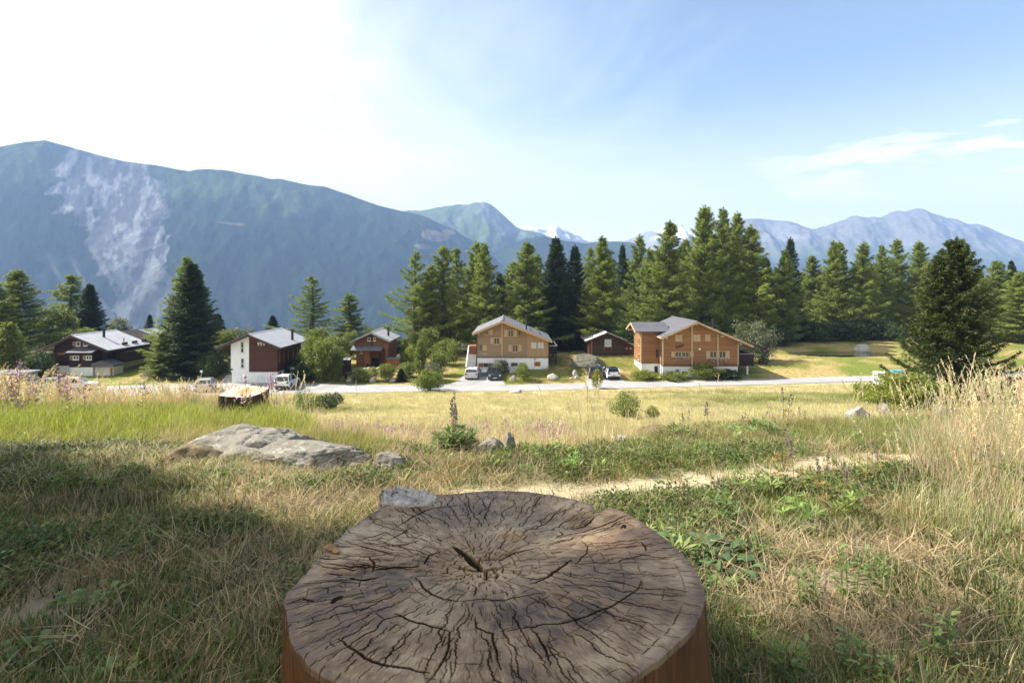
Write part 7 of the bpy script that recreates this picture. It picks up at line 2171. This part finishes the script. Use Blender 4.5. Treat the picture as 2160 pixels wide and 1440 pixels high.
_oc = OUT.mean(0)
def free(x, y, stump_r=0.64):
    ok = np.hypot(x-_oc[0], y-_oc[1]) > stump_r
    for (rx, ry, a, b_) in ROCKS:
        ok &= ((x-rx)/a)**2+((y-ry)/b_)**2 > 1.0
    return ok
def paved(x, y):
    p = (y > road_near(x)-0.25) & (y < road_far(x)+0.1)
    p |= (x > -8.9) & (x < -0.8) & (y > 72) & (y < 78.5) & (x > -8.9+0.33*(y-72))
    p |= (x > 9.3) & (x < 15.0) & (y > 72) & (y < 77.2)
    p |= (x > -38.5) & (x < -28.6) & (y > 72) & (y < 76.2)
    return p
def jit(c, rng, n, s=0.16):
    k = 1+s*rng.normal(size=(n, 1)); t = s*0.5*rng.normal(size=(n, 3))
    return np.clip(np.broadcast_to(c, (n, 3))*(k+t), 0.004, 1)
def keep(m, *arr): return [a[m] for a in arr]

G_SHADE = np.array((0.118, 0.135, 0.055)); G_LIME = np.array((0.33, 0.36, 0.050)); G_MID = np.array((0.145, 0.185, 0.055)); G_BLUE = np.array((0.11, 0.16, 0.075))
S_DRY = np.array((0.42, 0.325, 0.19)); S_PALE = np.array((0.62, 0.52, 0.34)); S_GOLD = np.array((0.56, 0.485, 0.27)); S_OCH = np.array((0.46, 0.28, 0.11)); S_BEIGE = np.array((0.60, 0.47, 0.32))
rng = np.random.default_rng(99)

# ---- short grass of the near shelf
n = 21000
x, y = wedge(n, 1.15, 8.5, rng, 1.15, power=0.15)
n1 = fbm(x*0.9, y*0.9, oct=4, seed=201); n2 = fbm(x*2.6, y*2.6, oct=3, seed=202)
pth = np.exp(-((y-path_y(x))/0.24)**2)*sstep(x, -0.7, -0.2)
bare = np.zeros_like(x)
for (bx, by, br) in ((-1.72, 2.13, 0.17), (1.32, 2.38, 0.17)): bare = np.maximum(bare, np.exp(-(((x-bx)**2+(y-by)**2)/br**2)))
n = len(x)
m = (y < edge_y(x)+0.6) & free(x, y) & (rng.random(n) > pth*0.93) & (rng.random(len(x)) > bare*1.2)
x, y, n1, n2 = keep(m, x, y, n1, n2); n = len(x)
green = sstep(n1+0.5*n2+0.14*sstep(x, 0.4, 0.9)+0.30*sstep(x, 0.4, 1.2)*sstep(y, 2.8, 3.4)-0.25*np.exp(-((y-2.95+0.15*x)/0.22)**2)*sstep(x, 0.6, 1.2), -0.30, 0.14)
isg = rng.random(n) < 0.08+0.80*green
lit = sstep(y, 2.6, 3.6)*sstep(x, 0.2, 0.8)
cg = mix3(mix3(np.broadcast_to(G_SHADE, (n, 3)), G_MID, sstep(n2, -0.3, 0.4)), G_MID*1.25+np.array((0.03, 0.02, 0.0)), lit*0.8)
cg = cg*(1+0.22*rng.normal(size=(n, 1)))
cd = mix3(np.broadcast_to(S_DRY, (n, 3)), S_OCH*0.9, sstep(n2, 0.1, 0.5)*0.6)*(1+0.2*rng.normal(size=(n, 1)))
sc = (0.75+0.6*rng.random(n))*(1+0.05*y)
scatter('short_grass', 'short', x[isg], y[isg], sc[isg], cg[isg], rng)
scatter('matted_dry_grass', 'dry', x[~isg], y[~isg], sc[~isg]*1.15, cd[~isg], rng, tilt=0.3)
# extra straw laid over everything
x, y = wedge(2400, 1.15, 6.5, rng, 1.15, power=0.2)
m = (y < edge_y(x)) & free(x, y); x, y = keep(m, x, y); n = len(x)
scatter('loose_straw', 'dry', x, y, 0.8+0.6*rng.random(n), jit(S_DRY*0.95, rng, n), rng, tilt=0.5)
# clover and small leaves
x, y = wedge(8000, 1.15, 5.2, rng, 1.15, power=0.2)
n1 = fbm(x*1.3+7, y*1.3, oct=4, seed=205)
m = (n1 > 0.04) & (y < edge_y(x)) & free(x, y) & (np.abs(y-path_y(x)) > 0.25); x, y, n1 = keep(m, x, y, n1); n = len(x)
scatter('ground_cover_leaves', 'clover', x, y, 0.8+0.7*rng.random(n), jit(G_MID*0.85, rng, n, 0.25), rng)
# broadleaf herbs, more along the shelf edge
x, y = wedge(5200, 1.2, 7.5, rng, 1.15, power=0.5)
n1 = fbm(x*1.1-3, y*1.1, oct=4, seed=206)
e_ = edge_y(x)
edge_w = np.exp(-((y-e_+0.1)/0.5)**2)*sstep(x, -1.4, -0.8)
m = (rng.random(len(x)) < 0.14*(n1 > 0.05)+0.6*edge_w) & (y < e_+0.5) & free(x, y) & (np.abs(y-path_y(x)) > 0.25); x, y = keep(m, x, y); n = len(x)
scatter('broadleaf_herbs', 'herb', x, y, 0.45+0.5*rng.random(n), jit(G_MID*1.1+np.array((0.02, 0.02, 0)), rng, n, 0.28), rng)
# lupine leaves in the light on the right and at the edge
x, y = wedge(3000, 2.4, 6.5, rng, 1.1, power=0.6)
n1 = fbm(x*1.2+11, y*1.2, oct=4, seed=207)
w_ = sstep(x, 0.2, 0.7)*np.exp(-((y-path_y(x)+0.55)/0.42)**2)*0.22+sstep(x, -0.9, -0.4)*np.exp(-((y-edge_y(x)+0.15)/0.4)**2)*0.35
m = (rng.random(len(x)) < w_*(n1 > -0.1)) & free(x, y); x, y = keep(m, x, y); n = len(x)
scatter('lupine_leaves', 'lupine', x, y, 0.55+0.5*rng.random(n), jit(np.array((0.19, 0.25, 0.075)), rng, n, 0.22), rng)
# bright long grass left of the outcrop
x, y = wedge(6500, 4.5, 11.2, rng, 1.15, power=0.7, right=-0.36)
n1 = fbm(x*0.8, y*0.8, oct=4, seed=208)
m = free(x, y) & (y < edge_y(x)+0.8) & (rng.random(len(x)) < sstep(y+0.4*n1, 4.6, 5.4)); x, y, n1 = keep(m, x, y, n1); n = len(x)
hfac = sstep(y, 4.6, 6.8)
c = mix3(np.broadcast_to(G_LIME, (n, 3)), S_PALE*0.9, (sstep(y+1.5*n1, 8.2, 10.5)*0.75))
c = mix3(c, S_DRY*1.2, sstep(n1, 0.25, 0.6)*0.6)
scatter('bright_long_grass', 'lush', x, y, (0.45+0.75*hfac-0.45*sstep(y, 8.6, 10.0))*(0.75+0.5*rng.random(n)), c*(1+0.2*rng.normal(size=(n, 1))), rng)
# hay strip on the left
x, y = wedge(2600, 3.6, 5.3, rng, 1.15, right=-0.36)
m = free(x, y) & (rng.random(len(x)) < np.exp(-((y-4.35)/0.5)**2)); x, y = keep(m, x, y); n = len(x)
scatter('cut_hay', 'dry', x, y, 0.9+0.5*rng.random(n), jit(S_PALE*0.95, rng, n), rng, tilt=0.4)
# dry weeds round the fresh cut stump and outcrop
x, y = wedge(3600, 4.4, 11.0, rng, 0.62, left=-0.62, right=-0.22)
m = free(x, y) & (y < edge_y(x)+0.6); x, y = keep(m, x, y); n = len(x)
n1 = fbm(x*1.2, y*1.2, oct=3, seed=209)
c = mix3(np.broadcast_to(S_DRY*1.25, (n, 3)), G_LIME*0.75, sstep(n1, -0.2, 0.3)*0.75)
scatter('dry_weeds', 'mid', x, y, (0.30+0.05*y)*(0.7+0.5*rng.random(n)), c*(1+0.2*rng.normal(size=(n, 1))), rng)
# seed heads on the left crest
x, y = wedge(950, 8.4, 11.6, rng, 1.12, right=-0.40)
n1 = fbm(x*0.7, y*0.7, oct=3, seed=210)
m = (rng.random(len(x)) < 0.35+0.65*sstep(y, 9.2, 10.8)) & free(x, y); x, y = keep(m, x, y); n = len(x)
scatter('seed_head_grass', 'seed', x, y, (0.66+0.55*rng.random(n))*(1+0.35*sstep(-x/y, 0.75, 0.9)), jit(S_BEIGE, rng, n, 0.15), rng)
# weedy bank on the right
x, y = wedge(5200, 4.9, 10.0, rng, 1.12, left=0.12, power=0.8)
n1 = fbm(x*0.9, y*0.9, oct=4, seed=211)
m = free(x, y) & (y > path_y(x)+0.75) & (y < edge_y(x)+1.2); x, y, n1 = keep(m, x, y, n1); n = len(x)
hb = sstep(y-path_y(x), 0.7, 1.9)
c = mix3(np.broadcast_to(G_MID*1.45+np.array((0.05, 0.02, 0)), (n, 3)), S_DRY*1.15, sstep(n1+0.2*rng.normal(size=n), -0.1, 0.35))
scatter('weedy_bank_grass', 'mid', x, y, (0.22+0.36*hb)*(0.7+0.6*rng.random(n)), c*(1+0.2*rng.normal(size=(n, 1))), rng)
# tall dry grass on the right
x, y = wedge(300, 3.0, 6.4, rng, 1.15, left=0.62, power=0.9)
w_ = sstep(x/y, 0.62, 0.80)*(0.25+0.75*sstep(x/y, 0.70, 0.86))
m = (rng.random(len(x)) < w_) & free(x, y) & (x > 2.25); x, y = keep(m, x, y); n = len(x)
scatter('tall_dry_grass', 'tall', x, y, 0.50+0.38*rng.random(n), jit(S_PALE*1.05, rng, n, 0.12), rng, tilt=0.08)
x, y = wedge(1150, 2.8, 6.6, rng, 1.15, left=0.60, power=0.9)
m = (rng.random(len(x)) < sstep(x/y, 0.66, 0.84)) & free(x, y) & (x > 2.1); x, y = keep(m, x, y); n = len(x)
scatter('dry_grass_base', 'mid', x, y, 0.45+0.45*rng.random(n), jit(mix3(np.broadcast_to(S_PALE*0.85, (n, 3)), G_MID*1.5, (rng.random(n) < 0.35)*0.7), rng, n, 0.15), rng)
# sparse tall stalks elsewhere on the bank and near meadow
x, y = wedge(420, 4.6, 20.0, rng, 0.9, left=-0.40, right=0.75, power=0.3)
m = free(x, y) & (y > edge_y(x)-0.3); x, y = keep(m, x, y); n = len(x)
scatter('scattered_tall_stalks', 'tall', x, y, 0.5+0.35*rng.random(n), jit(S_PALE, rng, n, 0.12), rng)

# ---- the golden meadow
def meadow_col(x, y):
    n1 = fbm(x*0.16, y*0.16, oct=4, seed=221); n2 = fbm(x*0.05, y*0.10, oct=3, seed=222); n3 = fbm(x*0.7, y*0.7, oct=3, seed=223)
    n = len(x)
    c = mix3(np.broadcast_to(S_GOLD, (n, 3)), S_PALE*1.0, sstep(n1+0.4*n3, 0.0, 0.5)*0.6)
    g = np.exp(-((y-(41+0.10*x))/5.0)**2)*sstep(x, 9, 16)*(1-sstep(x, 30, 40))
    c = mix3(c, np.array((0.22, 0.24, 0.065)), np.clip(sstep(n2+0.3*n1, 0.08, 0.4)*0.75+0.75*g*sstep(n1, -0.4, 0.2), 0, 1))
    g2 = np.exp(-((y-26)/7.0)**2)*np.exp(-((x-1)/6.0)**2)
    c = mix3(c, np.array((0.24, 0.23, 0.075)), 0.6*g2*sstep(n3, -0.5, 0.4))
    near = np.exp(-((y-9)/5.0)**2)
    c = mix3(c, np.array((0.62, 0.46, 0.30)), 0.45*near)
    return c
x, y = wedge(15000, 12, 67.5, rng, 1.05, power=0.35)
m = (~paved(x, y)) & (y > edge_y(x)+0.6) & ((x/y > -0.47) | (y > 48)); x, y = keep(m, x, y); n = len(x)
scatter('meadow_grass', 'meadow', x, y, (0.62+0.45*rng.random(n))*(0.8+0.3*sstep(y, 20, 45)), meadow_col(x, y)*(1+0.13*rng.normal(size=(n, 1))), rng)
x, y = wedge(7000, 5.0, 17, rng, 1.05, power=0.6, left=-0.52)
m = (y > edge_y(x)+0.15) & free(x, y); x, y = keep(m, x, y); n = len(x)
scatter('near_meadow_grass', 'mid', x, y, 0.75+0.55*rng.random(n), meadow_col(x, y)*(1+0.16*rng.normal(size=(n, 1))), rng)
# willowherb: pink haze at the foot of the meadow, along the left crest
x, y = wedge(1500, 8.0, 21, rng, 1.0, left=-0.46, right=0.10, power=0.4)
n1 = fbm(x*0.5, y*0.5, oct=3, seed=231)
m = (y > edge_y(x)+0.6) & (rng.random(len(x)) < 0.75*sstep(n1, -0.15, 0.2)*np.exp(-((y-11-3*np.maximum(-x/y-0.2, 0)*8)/5.5)**2)); x, y = keep(m, x, y); n = len(x)
scatter('pink_willowherb', 'willow', x, y, 0.55+0.4*rng.random(n), jit(np.array((0.30, 0.25, 0.10)), rng, n, 0.2), rng)
x, y = wedge(55, 7.0, 10.8, rng, 1.1, right=-0.40)
m = (rng.random(len(x)) < np.where(x/y < -0.74, 1.0, 0.3)*np.where(x/y > -0.52, 1.5, 1.0)) & free(x, y); x, y = keep(m, x, y); n = len(x)
scatter('willowherb_on_crest', 'willow', x, y, 0.7+0.4*rng.random(n), jit(np.array((0.26, 0.25, 0.08)), rng, n, 0.2), rng)
# ---- beyond the road: lawns, weedy mound, pond side
x, y = wedge(11000, 70.5, 100, rng, 0.95, power=0.6)
inh = np.zeros(len(x), bool)
for (xa, xb, ya, yb) in ((-5.0, 5.2, 79, 91), (17.4, 29.9, 75, 85), (-36.6, -30.3, 73.7, 82), (-64.6, -57, 78.4, 93), (-23.5, -18.4, 85, 91.2), (11.8, 20.2, 88, 94.6)): inh |= (x > xa) & (x < xb) & (y > ya) & (y < yb)
pd = ((x-53)/10.4)**2+((y-90)/5.8)**2
m = (~paved(x, y)) & (y > road_far(x)) & (~inh) & (pd > 1.0); x, y = keep(m, x, y); n = len(x)
n1 = fbm(x*0.2, y*0.2, oct=4, seed=241)
weedy = sstep(x, -2.0, 0.5)*(1-sstep(x, 24, 27))*sstep(y, 72.5, 74)*(1-sstep(y, 86, 90))
c = mix3(np.broadcast_to(np.array((0.25, 0.25, 0.07)), (n, 3)), np.array((0.48, 0.39, 0.20)), sstep(n1+0.25*rng.normal(size=n), -0.35, 0.25)*0.85)
c = mix3(c, np.array((0.30, 0.29, 0.085)), weedy*0.6)
c = mix3(c, np.array((0.15, 0.23, 0.05)), sstep(x, 29, 33)*(1-sstep(x, 40, 46))*(1-sstep(y, 80, 84))*0.7)
sc = 0.30+0.12*rng.random(n)+weedy*(0.55+0.5*rng.random(n))
scatter('lawn_and_bank_grass', 'meadow', x, y, sc, c*(1+0.14*rng.normal(size=(n, 1))), rng)

# ---------------------------------------------------------------- single plants one can point at
def plant(name, x, y, label, cat_, parts, scale=1.0, rz=0.0, group=None):
    e = empty(name, (x, y, Hs(x, y)), rz, label, cat_, group); e.scale = (scale,)*3
    for pn, me in parts: link_mesh(pn, me, e)
    return e
m_leaf_g = leaf_mat('fresh_herb_leaves', [(0.0, (0.10, 0.15, 0.04)), (0.5, (0.16, 0.22, 0.06)), (1.0, (0.24, 0.30, 0.10))], 0.35)
m_leaf_y = leaf_mat('yellowing_herb_leaves', [(0.0, (0.12, 0.15, 0.03)), (0.5, (0.22, 0.23, 0.05)), (0.8, (0.36, 0.26, 0.07)), (1.0, (0.36, 0.15, 0.05))], 0.4)
m_seedpod = leaf_mat('grey_brown_seed_pods', [(0.0, (0.10, 0.080, 0.075)), (0.5, (0.19, 0.155, 0.15)), (1.0, (0.32, 0.26, 0.25))], 0.1)
m_stem = plain('straw_coloured_stem', (0.26, 0.20, 0.11), 0.8, var=0.3)

def lupine_meshes(seed, n_st=3, hh=0.7, leafy=34, mat=None):
    rng = np.random.default_rng(seed)
    st = MB(); sp = []; lf = []
    for k in range(n_st):
        a = rng.uniform(0, 6.28); tip = np.array([math.cos(a)*0.10*rng.random(), math.sin(a)*0.10*rng.random(), hh*rng.uniform(0.75, 1.05)])
        st.tube([(tip[0]*0.2, tip[1]*0.2, -0.03), (tip[0]*0.5, tip[1]*0.5, tip[2]*0.5), tuple(tip)], [0.005, 0.004, 0.002], 5)
        m = 46
        t = rng.uniform(0.66, 1.0, m)
        P = tip[None, :]*t[:, None]; D = rng.normal(size=(m, 3)); D[:, 2] = np.abs(D[:, 2])*0.6+0.3
        sp.append(leaves(P, D, 0.038*(1.25-t)*2.0, 0.012, rng.random(m), rng, True))
    for k in range(leafy):
        a = rng.uniform(0, 6.28); r = 0.05+0.20*rng.random(); z = rng.uniform(0.06, 0.42)*hh
        p = np.array([r*math.cos(a), r*math.sin(a), z]); m = 8
        aa = np.linspace(0, 6.283, m, endpoint=False)+rng.random(); tl = rng.normal(size=2)*0.4
        D = np.stack([np.cos(aa), np.sin(aa), 0.3+tl[0]*np.cos(aa)+tl[1]*np.sin(aa)], 1)
        l = rng.uniform(0.045, 0.085)
        lf.append(leaves(np.repeat(p[None, :], m, 0), D, l, l*0.24, np.clip(rng.random()+0.1*rng.normal(size=m), 0, 1), rng, True, flat=1.5))
        st.tube([(p[0]*0.3, p[1]*0.3, -0.02), tuple(p)], [0.003, 0.002], 4)
    V, F, A = cat(sp); V2, F2, A2 = cat(lf)
    ms = bpy.data.meshes.new('stems'); ms.from_pydata(st.v, [], st.f); ms.materials.append(m_stem)
    return [('stems', ms), ('seed_spikes', np_mesh('seed_spikes', V, F, [m_seedpod], False, {'v': A})), ('leaves', np_mesh('leaves', V2, F2, [mat or m_leaf_g], False, {'v': A2}))]
LUP = [lupine_meshes(501, 3, 0.66, 40), lupine_meshes(502, 2, 0.6, 12, m_leaf_y), lupine_meshes(503, 5, 0.64, 170, m_leaf_g)]
gl = 'lupines gone to seed'
LP = [(958, 4.9, 2, 0.78, 'leafy lupine bush with tall seed spikes at the meadow edge behind the stump'), (1000, 4.2, 1, 0.42, 'single pale lupine spike just behind the stump'),
      (1678, 3.75, 1, 0.62, 'grey seeded lupine in front of the straw path on the right'), (1742, 3.45, 1, 0.60, 'brown lupine with reddish leaves left of the tall dry grass'), (1782, 3.4, 0, 0.40, 'low green lupine right of the reddish leaved one'),
      (1650, 4.2, 1, 0.56, 'lupine with grey pods standing at the far side of the straw path'), (1655, 7.0, 1, 1.0, 'dark lupine spike left of the flat dark rock'), (1695, 7.8, 1, 0.9, 'group of dark spikes behind the flat dark rock'),
      (1497, 6.9, 1, 0.9, 'tall grey lupine in the middle of the weedy bank'), (1450, 6.7, 1, 0.75, 'slim lupine left of the tall grey one on the bank'), (1610, 7.6, 1, 0.8, 'pale lupine between bank and meadow, left of the dark spikes'), (1838, 3.9, 1, 0.5, 'thin dark lupine stalk at the edge of the tall dry grass'), (2070, 3.7, 1, 0.62, 'dark lupine spike inside the tall dry grass'),
      (1520, 3.3, 0, 0.34, 'low bright lupine clump in the sunlit grass right of the stump')]
for i, (px_, d, v, s, lab) in enumerate(LP):
    p = on_ground(px_, d)
    plant('lupine_plant', p.x, p.y, lab, 'plant', LUP[v], s, i*1.1, gl)

m_stem_g = plain('fresh_green_stem', (0.16, 0.20, 0.06), 0.7, var=0.2)
def big_leaf_mesh(seed, n, l0, l1, w, hh, spread, mat, stems=0):
    rng = np.random.default_rng(seed)
    V = []; F = []; A = []; b = 0
    st = MB()
    for k in range(n):
        a = rng.uniform(0, 6.283); r = spread*rng.random()**0.6
        if stems:
            s_ = k % stems; ra = s_*6.283/stems+0.4; sx = np.array([math.cos(ra), math.sin(ra)])*spread*0.55
            t = (k//stems+0.5)/(n/stems)
            p = np.array([sx[0]*(0.5+0.5*t), sx[1]*(0.5+0.5*t), hh*t])
        else:
            p = np.array([r*math.cos(a), r*math.sin(a), hh*0.3*rng.random()])
        L = rng.uniform(l0, l1)*(1.0 if not stems else 1.1-0.4*p[2]/hh)
        d = np.array([math.cos(a), math.sin(a)])
        sd = np.array([-d[1], d[0], 0])
        seg = 6; up = rng.uniform(0.5, 1.1) if not stems else rng.uniform(0.1, 0.8)
        rows = []
        for t in np.linspace(0, 1, seg+1):
            c = p+np.array([d[0]*L*t*0.8, d[1]*L*t*0.8, L*(up*t-0.75*up*t*t*(1.0 if not stems else 0.6))])
            ww = w*L*np.sin(np.pi*min(1, t*0.92+0.06))**0.8
            fold = 0.25*ww
            rows += [c-sd*ww+np.array([0, 0, fold]), c, c+sd*ww+np.array([0, 0, fold])]
        V += rows
        for t in range(seg):
            o = b+t*3
            F += [(o, o+1, o+4, o+3), (o+1, o+2, o+5, o+4)]
        A += [rng.random()]*len(rows); b += len(rows)
    if stems:
        for s_ in range(stems):
            ra = s_*6.283/stems+0.4; sx = np.array([math.cos(ra), math.sin(ra)])*spread*0.55
            st.tube([(sx[0]*0.5, sx[1]*0.5, -0.02), (sx[0]*0.75, sx[1]*0.75, hh*0.5), (sx[0], sx[1], hh)], [0.004, 0.003, 0.0015], 5)
    out = [('leaves', np_mesh('leaves', np.array(V), np.array(F), [mat], True, {'v': np.array(A)}))]
    if stems:
        ms = bpy.data.meshes.new('stems'); ms.from_pydata(st.v, [], st.f); ms.materials.append(m_stem_g); out.append(('stems', ms))
    return out
m_leaf_d = leaf_mat('dark_glossy_herb_leaves', [(0.0, (0.050, 0.095, 0.030)), (0.5, (0.085, 0.145, 0.045)), (1.0, (0.13, 0.20, 0.070))], 0.25, 0.4, 0.5)
BL = [big_leaf_mesh(521, 34, 0.10, 0.19, 0.16, 0.14, 0.11, m_leaf_d), big_leaf_mesh(522, 54, 0.06, 0.10, 0.15, 0.27, 0.11, m_leaf_g, 3), big_leaf_mesh(523, 40, 0.035, 0.06, 0.32, 0.10, 0.13, m_leaf_g), big_leaf_mesh(524, 40, 0.05, 0.085, 0.17, 0.22, 0.06, m_leaf_g, 2)]
gp = 'leafy herbs in the near grass'
BLP = [(1482, 2.62, 0, 1.0, 'dark long leaved herb clump touching the right edge of the cracked stump'), (1535, 2.52, 0, 0.75, 'dark long leaved herb clump a little right of the one at the stump'), (1500, 2.28, 2, 1.0, 'pale round leaved herb below the dark clump at the stump'),
       (1700, 2.15, 1, 0.62, 'upright leafy stems left of the tallest ones in the right foreground'), (1790, 2.2, 1, 0.72, 'tallest leafy stems in the right foreground grass'), (1850, 2.3, 1, 0.6, 'leafy stems right of the tallest ones in the right foreground'), (1985, 1.75, 3, 0.75, 'single leafy stem near the right edge of the foreground'),
       (1690, 1.62, 3, 0.62, 'bright leafy stem low in the right foreground'), (1640, 1.66, 3, 0.55, 'leafy stem at the bottom right of the stump side'), (1800, 1.65, 3, 0.66, 'leafy stem at the bottom of the right foreground'), (1870, 1.6, 3, 0.5, 'short leafy stem right of the bottom foreground stems'),
       (628, 2.35, 2, 0.8, 'small round leaved weed at the left edge of the cracked stump'), (190, 2.15, 2, 1.0, 'bright green weed patch in the shaded grass on the left'), (330, 2.75, 2, 0.9, 'yellow green weed in the middle of the shaded grass'), (190, 1.62, 2, 0.8, 'yellow leaved weed near the bottom left'), (30, 1.75, 2, 0.9, 'bright weed at the lower left edge'),
       (480, 4.05, 0, 0.62, 'pointed green leaf fan in front of the near boulder'), (448, 4.1, 0, 0.45, 'smaller green leaf fan left of the pointed one by the boulder'), (1690, 3.0, 0, 0.5, 'silvery green rosette below the reddish lupine')]
for i, (px_, d, v, s, lab) in enumerate(BLP):
    p = on_ground(px_, d)
    plant('leafy_herb', p.x, p.y, lab, 'plant', BL[v], s, i*0.9, gp)
# single willowherbs by the fresh cut stump and far left
V, F, A, mi = stalks(541, 1, 0.85, 0.9, 0.0, 0.05, head=0.34, fluff=60, pink=True, hw=0.09, stem_w=0.008, leaf=44)
wm = np_mesh('flowering_stem', V, F, [leaf_mat('willowherb_stem_and_leaves', [(0, (0.12, 0.10, 0.04)), (0.5, (0.22, 0.16, 0.08)), (1, (0.30, 0.26, 0.10))], 0.3), m_pink], False, A, mi)
for i, (px_, d, s, lab) in enumerate([(574, 9.2, 0.8, 'pink willowherb standing right beside the fresh cut stump'), (528, 8.7, 0.42, 'red stemmed willowherb in front of the fresh cut stump'), (494, 8.6, 0.38, 'short willowherb before the left half of the fresh cut stump'), (38, 8.2, 1.0, 'tall pink willowherb near the left edge of the photo'), (22, 7.6, 0.85, 'low pink willowherb at the left edge of the photo'), (125, 8.8, 0.8, 'pink willowherb in front of the parked cars on the left')]):
    p = on_ground(px_, d)
    plant('willowherb', p.x, p.y, lab, 'plant', [('flowering_stem', wm)], s, i, 'single willowherbs on the crest')
# ---------------------------------------------------------------- haze
mb = MB()
mb.box(-7800, 7800, -60, 5500, -420, 720)
m, nt, b = mk('thin_blue_haze')
nt.nodes.remove(b)
vol = nd(nt, 'ShaderNodeVolumePrincipled')
vol.inputs['Color'].default_value = (0.37, 0.57, 0.96, 1)
vol.inputs['Density'].default_value = HAZE
vol.inputs['Anisotropy'].default_value = 0.0
nt.links.new(vol.outputs[0], nt.nodes['Material Output'].inputs['Volume'])
o = mb.build('haze', m)
tag(o, kind='stuff')
